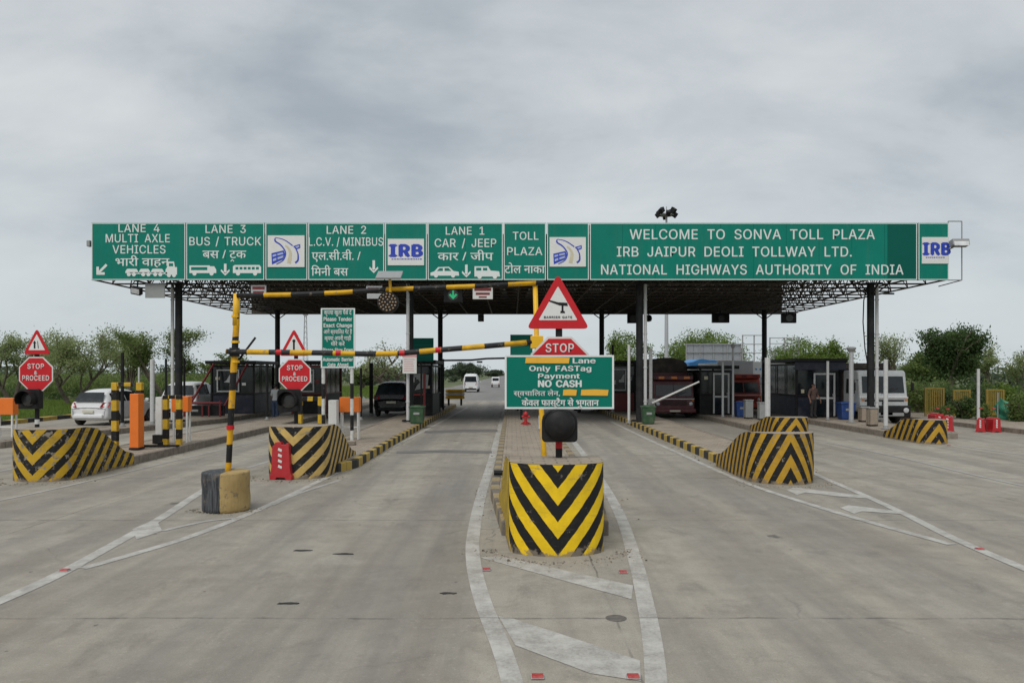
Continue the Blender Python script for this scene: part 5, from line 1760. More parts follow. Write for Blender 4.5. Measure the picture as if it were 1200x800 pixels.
# ------------------------------------------------------------------ red plastic water barriers
def water_barrier(label, loc, rz=0.0, s=1.0):
    r = thing('water_barrier', label, 'barrier', loc, rz, 'red plastic water barriers')
    m = MB()
    # moulded end profile, drawn out along the length
    P = [(-.27, 0), (-.27, .09), (-.245, .13), (-.225, .30), (-.21, .62), (-.20, .77), (-.17, .80), (-.15, .80), (-.13, .87), (.0, .88), (.03, .81), (.13, .82), (.15, .86), (.18, .84), (.20, .77), (.21, .62), (.225, .30), (.245, .13), (.27, .09), (.27, 0), (.13, 0), (.10, .05), (-.10, .05), (-.13, 0)]
    m.xz([(x * s, z * s) for x, z in P], -0.02, 0.9 * s)
    m.build('shell', M['redplastic'], r, 0.018)
    m = MB()
    m.lathe([(0.06, .86), (0.06, .90), (0.045, .905)], 12, (0, .2, 0))
    m.build('filler_cap', M['redplastic'], r)
    m = MB()
    for k in range(4):
        z = (.26 + .13 * k) * s
        flat(m, [(-.06 * s, z + .03), (.03 * s, z), (.045 * s, z + .05), (-.045 * s, z + .085)], -0.026)
    m.build('reflective_mark', M['white'], r)
    return r


gx, gy = G(329, 562)
water_barrier('red plastic water barrier standing on end beside the pale chevron block', (gx, gy, 0), radians(-8), 0.89)
# ------------------------------------------------------------------ barrier machines, guard frames and boxes on the islands
M['guard_z'] = stripes('guard_rail', 2, 0.55, 0.5, 0.2, (0.60, 0.38, 0.03), BLK, 0.4)
M['guard_x'] = stripes('guard_rail_x', 0, 0.34, 0.5, 0.2, (0.60, 0.38, 0.03), BLK, 0.4)


def guard(label, x0, x1, y, z0, z1, r=0.075):
    g_ = thing('guard_frame', label, 'guard frame', (x0, y, z0), 0, 'yellow and black guard frames')
    w = x1 - x0
    h = z1 - z0
    MB().box((0, 0, h / 2), (r * 2, r * 2, h)).build('post', M['guard_z'], g_, 0.01)
    MB().box((w, 0, h / 2), (r * 2, r * 2, h)).build('post', M['guard_z'], g_, 0.01)
    MB().box((w / 2, 0, h - r * .7), (w - 2 * r - .004, r * 1.5, r * 1.4)).build('rail', M['guard_x'], g_, 0.01)
    return g_


def orange_box(label, x, y, z, w, h, legs_to, white_side=0.0):
    b = thing('barrier_machine', label, 'barrier machine', (x, y, z))
    MB().bx(-w / 2, w / 2, -.18, .18, legs_to - z if False else h * 0, h).build('cabinet', M['orange'], b, 0.015)
    MB().bx(-w / 2 - .02, w / 2 + .02, -.2, .2, h, h + .04).build('lid', M['orange'], b, 0.01)
    return b


def box_on_legs(label, x, y, z0, zbox, w, h, leg):
    b = thing('sensor_box', label, 'box', (x, y, z0), 0, 'orange boxes on thin legs')
    MB().bx(-w / 2, w / 2, -.14, .14, zbox - z0, zbox - z0 + h).build('box', M['orange'], b, 0.012)
    for sx3 in (-1, 1):
        for sy3 in (-1, 1):
            MB().box((sx3 * (w / 2 - .05), sy3 * .1, (zbox - z0) / 2), (.045, .045, zbox - z0)).build('leg', M[leg], b)
    m = MB()
    m.box((0, -.1, (zbox - z0) * .45), (w - .14, .03, .04))
    m.build('crossbar', M[leg], b)
    return b


dq = 21.2
guard('yellow and black guard frame around the tall orange cabinet', X(135, 20.7), X(164, 20.7), 20.7, .2, Z(448, 20.7))
b = thing('barrier_machine', 'tall narrow orange barrier cabinet behind the weathered chevron block', 'barrier machine', (X(160.5, 20.2), 20.2, .2))
MB().bx(-.115, .115, -.16, .16, .05, 1.46).build('cabinet', M['orange'], b, 0.012)
MB().bx(-.13, .13, -.18, .18, 0, .05).build('base', M['black'], b, 0.008)
MB().bx(.115, .122, -.11, .11, .3, 1.2).build('door', M['orange'], b, 0.004)
guard('yellow and black guard frame between the two orange boxes at left', X(194.5, 21.4), X(210, 21.4), 21.4, .2, Z(463, 21.4), 0.07)
b = thing('cabinet_panel', 'narrow white panel box left of the low orange box', 'panel box', (X(188, 21.9), 21.9, .2))
MB().bx(-.09, .09, -.12, .12, .25, 1.32).build('box', M['white'], b, 0.01)
MB().bx(-.16, .16, -.16, .16, 0, .25).build('foot', M['black'], b, 0.01)
box_on_legs('orange box on thin white legs beside the guard frame at left', X(213, 22.2), 22.2, .2, Z(482, 22.2), .48, .44, 'white')
b = thing('cable_tray', 'low black cable tray lying on the island at the orange cabinet', 'tray', (X(188, 20.9), 20.9, .2))
MB().bx(-.55, .5, -.06, .06, 0.0, .05).build('tray', M['black'], b, 0.006)
MB().bx(-.06, .06, -.04, .04, .05, .13).build('junction', M['black'], b, 0.006)
box_on_legs('orange box on white legs at the left edge of the picture', X(7, 24.2), 24.2, .2, Z(485.5, 24.2), .62, .52, 'white')
box_on_legs('orange box behind the black and white posts of the notice board', X(410.5, 23.3), 23.3, .2, Z(482.5, 23.3), .60, .45, 'white')
b = thing('cabinet_panel', 'white barrier cabinet beside the orange box under the notice board', 'panel box', (X(391, 22.8), 22.8, .2))
MB().bx(-.12, .12, -.16, .16, .05, 1.2).build('box', M['white'], b, 0.012)
MB().bx(-.15, .15, -.18, .18, 0, .05).build('foot', M['black'], b, 0.006)
guard('yellow and black guard frame behind the pale chevron block', X(350.5, 23.9), X(377, 23.9), 23.9, .2, Z(464.5, 23.9), 0.10)
b = thing('base_block', 'small concrete footing under the notice board posts', 'footing', (X(408, 21.6), 21.55, .185))
MB().bx(-.22, .22, -.15, .12, 0, .12).build('block', M['island'], b, 0.02)


# ------------------------------------------------------------------ toll booths
def booth(label, x0, x1, y0, y1, h, wallmat, framemat, front='window', band=None):
    cx_, w = (x0 + x1) / 2, x1 - x0
    L = y1 - y0
    r = thing('toll_booth', label, 'toll booth', (cx_, y0, .2), 0, 'toll booths on the islands')
    sill = .95
    m = MB()
    m.bx(-w / 2 + .03, w / 2 - .03, .03, L - .03, 0, sill)
    m.build('lower_wall', M[wallmat], r, 0.01)
    m = MB()
    for sx3 in (-1, 1):
        for yy in (0.03, L - 0.03):
            m.box((sx3 * (w / 2 - .03), yy, h / 2), (.09, .09, h))
    m.box((0, 0, sill + .03), (w - .14, .07, .06))
    for sx3 in (-1, 1):
        m.box((sx3 * (w / 2 - .02), L / 2, sill + .03), (.07, L - .1, .06))
        m.box((sx3 * (w / 2 - .02), L / 2, h - .1), (.07, L - .1, .1))
    m.box((0, 0, h - .1), (w - .14, .07, .1))
    m.build('frame', M[framemat], r, 0.008)
    m = MB()
    m.bx(-w / 2 + .06, w / 2 - .06, .05, .065, sill, h - .1)
    m.bx(-w / 2 + .05, -w / 2 + .065, .08, L - .08, sill, h - .1)
    m.bx(w / 2 - .065, w / 2 - .05, .08, L - .08, sill, h - .1)
    wo = m.build('window', M['glass'], r)
    for sg in (-1, 1):
        for q in (.36, .68):
            MB().bx(sg * (w / 2 - .02), sg * (w / 2 + .005), L * q - .025, L * q + .025, sill + .06, h - .1).build('mullion', M[framemat], wo)
    for k in range(3):
        u = -w * .4 + w * .28 * k + random.uniform(0, .1)
        zz = sill + random.uniform(.12, .8)
        MB().bx(u, u + random.uniform(.14, .26), .036, .048, zz, zz + random.uniform(.12, .28)).build('sticker', M[random.choice(('white', 'grey', 'sand_ink', 'redsteel'))], wo)
    dk_ = MB()
    dk_.bx(-w * .3, w * .3, .25, .75, .74, .78)
    dk_.bx(-.1, .22, .5, .54, .92, 1.18)
    dk_.bx(.03, .09, .5, .53, .78, .92)
    dk_.build('desk', M['lightgrey'], r)
    m = MB()
    m.bx(-w / 2 + .1, w / 2 - .1, L - .08, L - .06, sill, h - .1)
    m.build('back_panel', M[wallmat], r)
    m = MB()
    m.bx(-w / 2 - .18, w / 2 + .18, -.3, L + .15, h, h + .16)
    m.build('roof', M['black'], r, 0.02)
    if band:
        m = MB()
        m.bx(-w / 2 - .12, w / 2 + .12, -.24, -.16, h - .36, h - .002)
        m.build('awning_band', M[band], r, 0.01)
    if front == 'door':
        d_ = MB()
        x_0, x_1 = -w * .12, w * .36
        d_.bx(x_0, x_0 + .08, -.06, -.012, .05, 2.0)
        d_.bx(x_1 - .08, x_1, -.06, -.012, .05, 2.0)
        d_.bx(x_0 + .08, x_1 - .08, -.06, -.012, 1.92, 2.0)
        d_.bx(x_0 + .08, x_1 - .08, -.06, -.012, .82, .90)
        dd = d_.build('door', M['pipe'], r, 0.008)
        MB().bx(x_0 + .08, x_1 - .08, -.03, -.012, .05, 1.92).build('pane', M['glass'], dd)
        MB().box((x_1 - .12, -.08, 1.0), (.03, .05, .12)).build('handle', M['lightgrey'], dd)
    if front == 'window':
        d_ = MB()
        x_0, x_1 = -w * .36, w * .16
        d_.bx(x_0, x_1, -.05, -.012, 1.06, 1.13)
        d_.bx(x_0, x_1, -.05, -.012, h - .34, h - .27)
        d_.bx(x_0, x_0 + .07, -.05, -.012, 1.13, h - .34)
        d_.bx(x_1 - .07, x_1, -.05, -.012, 1.13, h - .34)
        dd = d_.build('window_frame', M['lightgrey'], r, 0.006)
        mm = MB()
        flat(mm, [(x_0 + .35, 1.55), (x_1 - .1, 1.5), (x_1 - .1, 1.95), (x_0 + .62, 1.9), (x_0 + .5, 1.66)], -.022)
        mm.build('notice', M['lightgrey'], dd)
    return r


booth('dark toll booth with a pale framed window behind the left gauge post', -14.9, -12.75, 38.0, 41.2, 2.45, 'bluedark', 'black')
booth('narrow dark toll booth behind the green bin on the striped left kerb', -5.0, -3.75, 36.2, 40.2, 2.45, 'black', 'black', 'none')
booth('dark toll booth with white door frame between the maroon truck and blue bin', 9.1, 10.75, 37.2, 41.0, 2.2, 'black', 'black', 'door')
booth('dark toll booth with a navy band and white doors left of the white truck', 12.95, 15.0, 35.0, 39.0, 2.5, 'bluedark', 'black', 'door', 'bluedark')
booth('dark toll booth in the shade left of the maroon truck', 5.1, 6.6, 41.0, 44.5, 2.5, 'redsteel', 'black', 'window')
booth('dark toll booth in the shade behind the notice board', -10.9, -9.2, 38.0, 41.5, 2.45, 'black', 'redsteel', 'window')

# red steel guards in front of two booths
g_ = thing('booth_guard', 'slanted red steel guard in front of the booth behind the gauge post', 'guard', (-14.0, 35.4, .2))
for sx3 in (-1.1, .55):
    MB().tube((sx3, 0, .1), (sx3 + .5, 2.2, 2.45), 0.055, n=8).build('slanted_bar', M['redsteel'], g_)
    MB().tube((sx3, 0, 0), (sx3, 0, .75), 0.05, n=8).build('leg', M['redsteel'], g_)
MB().tube((-1.2, 0, .62), (.65, 0, .62), 0.06, n=8).build('crossbar', M['redsteel'], g_)
for sx3 in (-.25, 0.05):
    MB().tube((sx3, -.05, 0), (sx3, -.05, .5), 0.04, n=8).build('stub', M['redsteel'], g_)
MB().bx(-1.2, .7, .08, .2, .03, .5).build('kick_plate', M['black'], g_, .01)
MB().bx(-.95, -.5, .07, .075, .22, .32).build('number_plate', M['grey'], g_)
g_ = thing('booth_guard', 'dark red pipe guard on the left kerb before the narrow booth', 'guard', (-4.35, 35.5, .2))
MB().tube((-.5, 0, 0), (-.5, 0, 1.0), 0.05, n=8).build('leg', M['redsteel'], g_)
MB().tube((.3, 0, 0), (.3, 0, 2.0), 0.06, n=8).build('leg', M['redsteel'], g_)
MB().tube((-.55, 0, 1.0), (.35, 0, 1.0), 0.05, n=8).build('crossbar', M['redsteel'], g_)
MB().tube((-.55, 0, .5), (.35, 0, .5), 0.04, n=8).build('crossbar', M['redsteel'], g_)
m = MB()
g_ = thing('notice_sheet', 'crumpled grey sheet hung on the narrow booth window', 'notice', (-4.42, 36.13, 1.4))
m.xz([(-.15, 0), (.45, .12), (.5, .72), (.1, .78), (-.4, .70), (-.45, .64), (-.05, .6), (.1, .36), (-.05, .22)], 0, .01)
m.build('sheet', M['grey'], g_)

# ------------------------------------------------------------------ green and red-white boards near the columns
b = thing('rate_board', 'dark green board above the narrow booth on the left kerb', 'board', (X(496, 34.5), 34.5, .2))
w_ = 24 * 34.5 / F
z1_, z0_ = Z(396, 34.5) - .2, Z(423, 34.5) - .2
MB().bx(-w_ / 2, w_ / 2, 0, .05, z0_, z1_).build('panel', M['green_dark'], b, .006)
MB().tube((-.1, .08, 0), (-.1, .08, z1_ - .1), .04, n=8).build('post', M['black'], b)
mm = MB()
for k in range(3):
    flat(mm, [(-w_ * .4, z0_ + .2 + .26 * k), (w_ * .4, z0_ + .2 + .26 * k), (w_ * .4, z0_ + .22 + .26 * k), (-w_ * .4, z0_ + .22 + .26 * k)], -.004)
mm.build('row_line', M['green'], b)
b = thing('rate_board', 'green board behind the half hidden stop sign on the middle island', 'board', (X(611, 33), 33, .2))
w_ = 26 * 33 / F
z1_, z0_ = Z(392, 33) - .2, Z(436, 33) - .2
MB().bx(-w_ / 2, w_ / 2, 0, .05, z0_, z1_).build('panel', M['green'], b, .006)
MB().tube((0, .08, 0), (0, .08, z1_ - .1), .05, n=8).build('post', M['black'], b)
mm = MB()
mm.bx(-w_ / 2, w_ / 2, -.006, -.001, z1_ - .5, z1_)
mm.build('header', M['green_dark'], b)
b = thing('notice_sheet', 'pale sheet with pink heading tied to the column under the gauge bar', 'notice', (X(480, 31.3), 31.3, Z(437.5, 31.3)))
w_, h_ = 16.5 * 31.3 / F, 24 * 31.3 / F
MB().bx(-w_ / 2, w_ / 2, 0, .02, 0, h_).build('sheet', M['white'], b)
mm = MB()
for k in range(6):
    zz = h_ * (.12 + .11 * k)
    flat(mm, [(-w_ * .4, zz), (w_ * random.uniform(.2, .42), zz), (w_ * .3, zz + .03), (-w_ * .4, zz + .03)], -.003)
flat(mm, [(-w_ * .5, h_ * .8), (w_ * .5, h_ * .8), (w_ * .5, h_ * .97), (-w_ * .5, h_ * .97)], -.003)
mm.build('print', pm('pink_print', (0.55, 0.27, 0.28), 0.6, .1), b)


# ------------------------------------------------------------------ bins
def bin_(label, x, y, z, w, h, mat):
    r = thing('waste_bin', label, 'bin', (x, y, z), 0, 'plastic bins on the islands')
    m = MB()
    a, b2 = w * .41, w * .5
    V = [(-a, -a, 0), (a, -a, 0), (a, a, 0), (-a, a, 0), (-b2, -b2, h * .9), (b2, -b2, h * .9), (b2, b2, h * .9), (-b2, b2, h * .9)]
    m.add(V, [(0, 3, 2, 1), (4, 5, 6, 7), (0, 1, 5, 4), (1, 2, 6, 5), (2, 3, 7, 6), (3, 0, 4, 7)])
    m.build('bucket', M[mat], r, .03)
    MB().bx(-b2 * 1.08, b2 * 1.08, -b2 * 1.08, b2 * 1.08, h * .88, h * .95).build('rim', M[mat], r, .015)
    m = MB()
    m.lathe([(b2 * .98, h * .95), (b2 * .8, h * .99), (b2 * .3, h * 1.01)], 16)
    m.build('lid', M[mat], r, smooth=True)
    MB().bx(-w * .2, w * .2, -b2 * 1.0, -b2 * .97, h * .5, h * .62).build('label_patch', M['grey'], r)
    return r


bin_('green plastic bin on the left kerb beside the narrow booth', X(489, 30.6), 30.6, .2, .58, .72, 'bin_green')
bin_('dark green plastic bin on the striped kerb before the maroon truck', X(759.5, 30.4), 30.4, .2, .52, .74, 'bin_green')
bin_('blue bin beside the booth with the white door frame', X(868, 35.3), 35.3, .2, .54, .72, 'bin_blue')
bin_('blue bin at the kerb just left of the white truck', X(991, 33.4), 33.4, .2, .62, .76, 'bin_blue')


# ------------------------------------------------------------------ slim posts
def slim(label, px, y, ptop, z0=.2, r=.06, mat='pipe', cap=False, base=True):
    p = thing('slim_post', label, 'post', (X(px, y), y, z0), 0, 'slim posts on the islands')
    h = Z(ptop, y) - z0
    MB().tube((0, 0, 0), (0, 0, h), r, n=10).build('tube', M[mat], p)
    if base:
        MB().lathe([(r * 2.1, 0), (r * 2.1, .02), (r * 1.2, .03), (r * 1.1, .12)], 12).build('foot', M['grey'], p)
    if cap:
        MB().lathe([(r * 1.2, h), (r * 2.1, h + .12), (r * 2.1, h + .17), (r, h + .2)], 12).build('cap', M['grey'], p)
    return p


slim('thick short white post before the trees left of the far left column', 178.5, 30, 421, .2, .085)
slim('thin pale post between the orange cabinet and the thick white post', 163, 33, 430, .2, .045)
slim('thin dark topped post rising over the yellow guard frame at left', 143.5, 29, 413, .2, .06, 'black')
slim('thin dark post right of the thick short white post', 194.5, 30, 420, .2, .045, 'black')
slim('grey white post left of the right-hand green bin', 737, 30.8, 404, .2, .055)
slim('pale post behind the right-hand green bin', 762.5, 33, 408, .2, .075)
slim('thin grey post in front of the white door frame', 847, 35, 424, .2, .055, 'lightgrey')
slim('grey capped post on the blue bin side of the door booth', 859, 35, 408, .2, .05, 'lightgrey', True)
slim('stout white post standing behind the small dark striped block', 899.5, 28.6, 419, .1, .10)
slim('thin white post in front of the navy banded booth', 970, 33, 423, .2, .055)
slim('grey capped mast between the navy banded booth and the white truck', 997.5, 31.3, 412, .2, .09, 'lightgrey', True)
slim('white post in front of the white truck beside the right column', 1038, 27.6, 421, .2, .075)
slim('tall pale post beside the two small red barriers at right', 1146.5, 31.5, 432, .155, .06)
slim('slim dark post beside the booth in shade at the middle right', 718, 39.6, 404, .2, .06, 'black')
slim('dark post with a capped top left of the far left hatchback window', 216, 36, 420, .2, .05, 'black')
slim('dark post standing by the small tree behind the notice board', 435, 40, 425, 0.0, .10, 'black')
slim('dark post at the right edge of the notice board', 423, 33, 431, .2, .05, 'black')
slim('dark post left of the red octagon below the gauge bar', 313, 33, 425, .2, .055, 'black')

# barrier booms
b = thing('boom_barrier', 'white boom raised slantwise before the maroon truck', 'boom barrier', (X(763, 32.6), 32.6, .2))
MB().bx(-.14, .14, -.14, .14, 0, .9).build('cabinet', M['grey'], b, .02)
p1 = (0.0, -.2, Z(472, 32.6) - .2)
p2 = (X(818, 32.6) - X(763, 32.6), -.2, Z(447, 32.6) - .2)
MB().tube(p1, p2, .05, .035, 8).build('boom', M['white'], b)
for px_, y, ptop, w_, lab in ((877, 34, 468, .34, 'grey barrier cabinet right of the first blue bin'),
                              (894.5, 33, 471, .42, 'grey barrier cabinet behind the stout white post'),
                              (1012, 31.7, 476, .34, 'grey brown cabinet at the foot of the capped mast'),
                              (1022, 29.2, 477, .34, 'pale concrete stub at the foot of the far right column')):
    b = thing('barrier_cabinet', lab, 'cabinet', (X(px_, y), y, .2), 0, 'low barrier cabinets at right')
    h_ = Z(ptop, y) - .2
    MB().bx(-w_ / 2, w_ / 2, -.16, .16, .04, h_ - .05).build('cabinet', M['grey' if px_ < 1000 else 'island'], b, .015)
    MB().bx(-w_ / 2 - .02, w_ / 2 + .02, -.18, .18, h_ - .05, h_).build('lid', M['grey'], b, .01)
    MB().bx(-w_ / 2 + .02, w_ / 2 - .02, -.14, .14, 0, .04).build('base', M['black'], b)
b = thing('height_bar', 'thin dark overhead bar reaching from the left booth over the open lane', 'height bar', (0, 41.5, 0))
z_ = Z(420.5, 41.5)
MB().path([(-3.75, 0, z_ - .08), (-2.2, 0, z_ - .06), (-1.4, 0, z_ + .02), (0.3, 0, z_ + .06)], .05, 8).build('bar', M['black'], b)
MB().tube((0.3, 0, .2), (0.3, 0, z_ + .1), .06, n=8).build('post', M['black'], b)
MB().tube((-3.72, 0, .2), (-3.72, 0, z_), .06, n=8).build('post', M['black'], b)
MB().box((-1.75, 0, z_ - .16), (.3, .12, .1)).build('camera_box', M['grey'], b, .01)

# yellow crash guard at the far end of the left island
b = thing('crash_guard', 'yellow and white crash guard at the far end of the left kerb', 'crash guard', (-3.95, 47.5, .2))
for z_, mt_ in ((.50, 'yellow'), (.70, 'white'), (.90, 'yellow')):
    MB().path([(-.1, .1, z_), (.0, -.02, z_), (.85, -.02, z_), (.95, .1, z_)], .10, 8).build('beam', M[mt_], b)
for sx3 in (0.02, .8):
    MB().box((sx3, .16, .45), (.12, .12, .9)).build('post', M['black'], b)
# small red stand on the middle island
gx, gy = X(616, 30), 30
b = thing('hydrant_stand', 'small red metal stand on the middle island', 'stand', (gx, gy, .2))
MB().lathe([(.14, 0), (.14, .03), (.06, .05), (.055, .32), (.1, .36), (.1, .42), (.03, .5)], 12).build('column', M['redplastic'], b, smooth=False)
MB().tube((-.16, 0, .3), (.16, 0, .3), .05, n=8).build('outlet', M['redplastic'], b)
for a in (0.5, 2.6, 4.7):
    MB().tube((0, 0, .12), (.22 * cos(a), .22 * sin(a), 0.01), .025, n=6).build('leg', M['redplastic'], b)
b = thing('white_stub', 'short white pipe stub on the middle island beside the red stand', 'pipe stub', (X(634, 27), 27, .2))
MB().lathe([(.09, 0), (.09, .5), (.06, .52)], 12).build('pipe', M['pipe'], b)
MB().lathe([(.12, 0), (.12, .05)], 12).build('collar', M['grey'], b)
b = thing('leaning_pipe', 'black pipe lying across the middle island behind the chevron block', 'pipe', (0, 14.9, .2))
MB().path([(-.35, 0, .07), (.2, .05, .05), (.75, -.05, .09)], .05, 8).build('pipe', M['black'], b)

# far-right barriers and yellow gates
gx, gy = G(1100, 503)
water_barrier('red barrier tucked behind the low striped block at the right', (X(1101, 28.6), 28.6, 0), radians(-10), .80)
water_barrier('red barrier with white marks, right of the low striped block', (X(1110.5, 28.0), 28.0, 0), radians(-32), .74)
water_barrier('narrow red barrier at the foot of the tall pale post', (X(1149, 28.6), 28.6, 0), radians(-34), .60)
water_barrier('wide red barrier to the right of the narrow one by the pale post', (X(1168, 28.5), 28.5, 0), radians(-6), .62)


def yellow_gate(label, px, y, w, h, z0=.155):
    M.setdefault('gate_yellow', pm('gate_yellow', (0.25, 0.17, 0.02), .6, .3, 5, dirt=.6, dcol=(.14, .11, .05)))
    g_ = thing('yellow_gate', label, 'gate', (X(px, y), y, z0), 0, 'yellow slatted gates at the right verge')
    m = MB()
    for sx3 in (-1, 1):
        m.box((sx3 * w / 2, 0, h / 2), (.08, .08, h))
    m.box((0, 0, h - .04), (w - .08, .06, .08))
    m.box((0, 0, .16), (w - .08, .06, .07))
    m.build('frame', M['gate_yellow'], g_, .01)
    m = MB()
    n = 7
    for k in range(n):
        m.box((-w / 2 + w * (k + 1) / (n + 1), 0, h / 2), (.05, .03, h - .2))
    m.build('slat', M['gate_yellow'], g_)
    return g_


yellow_gate('yellow slatted gate behind the low striped block at right', 1095, 36.5, .85, 1.35)
yellow_gate('yellow gate half hidden by shrubs right of the black railing', 1127, 36.5, .75, 1.25)
yellow_gate('yellow slatted gate beside the green netting', 1166, 35, .75, 1.3)
f_ = thing('railing', 'low black railing between two yellow gates at the right verge', 'railing', (X(1110, 37), 37, .155))
m = MB()
for k in range(9):
    m.box((-.5 + k * .125, 0, .45), (.025, .025, .9))
m.build('bar', M['black'], f_)
MB().bx(-.55, .55, -.02, .02, .86, .9).build('rail', M['black'], f_)
MB().bx(-.55, .55, -.02, .02, .1, .14).build('rail', M['black'], f_)
n_ = thing('green_netting', 'crumpled green netting draped on the verge at the right edge', 'netting', (X(1183, 33.5), 33.5, .155))
m = MB()
V, Fs = [], []
for i in range(16):
    for j in range(10):
        u, v = i / 15, j / 9
        V.append((-.5 + 1.35 * u + .05 * sin(9 * v), .22 * sin(7 * u + 4 * v) + .1 * sin(17 * u) - .3 * v * v * 0, (1 - u * .62) * .98 * v + .06 * sin(11 * u + 3 * v)))
for i in range(15):
    for j in range(9):
        Fs.append((i * 10 + j, (i + 1) * 10 + j, (i + 1) * 10 + j + 1, i * 10 + j + 1))
m.add(V, Fs)
o = m.build('cloth', M['net'], n_, smooth=True)
so = o.modifiers.new('thick', 'SOLIDIFY')
so.thickness = 0.015
MB().tube((-.45, .1, 0), (-.45, .1, 1.2), .03, n=6).build('stake', M['grey'], n_)
MB().tube((.8, .1, 0), (.8, .1, .7), .03, n=6).build('stake', M['grey'], n_)
# ------------------------------------------------------------------ vehicles
def wheel(parent, x, y, r, w):
    m = MB()
    m.lathe([(r * .62, -w / 2), (r * .9, -w / 2), (r, -w * .32), (r, w * .32), (r * .9, w / 2), (r * .62, w / 2)], 22, (x, y, r), 'X')
    o = m.build('wheel', M['rubber'], parent)
    sgn = 1 if x > 0 else -1
    m = MB()
    m.lathe([(r * .60, sgn * w * .5), (r * .5, sgn * w * .42), (r * .16, sgn * w * .46), (0.01, sgn * w * .5)], 18, (x, y, r), 'X')
    m.build('rim', M['rim'], o, smooth=False)
    return o


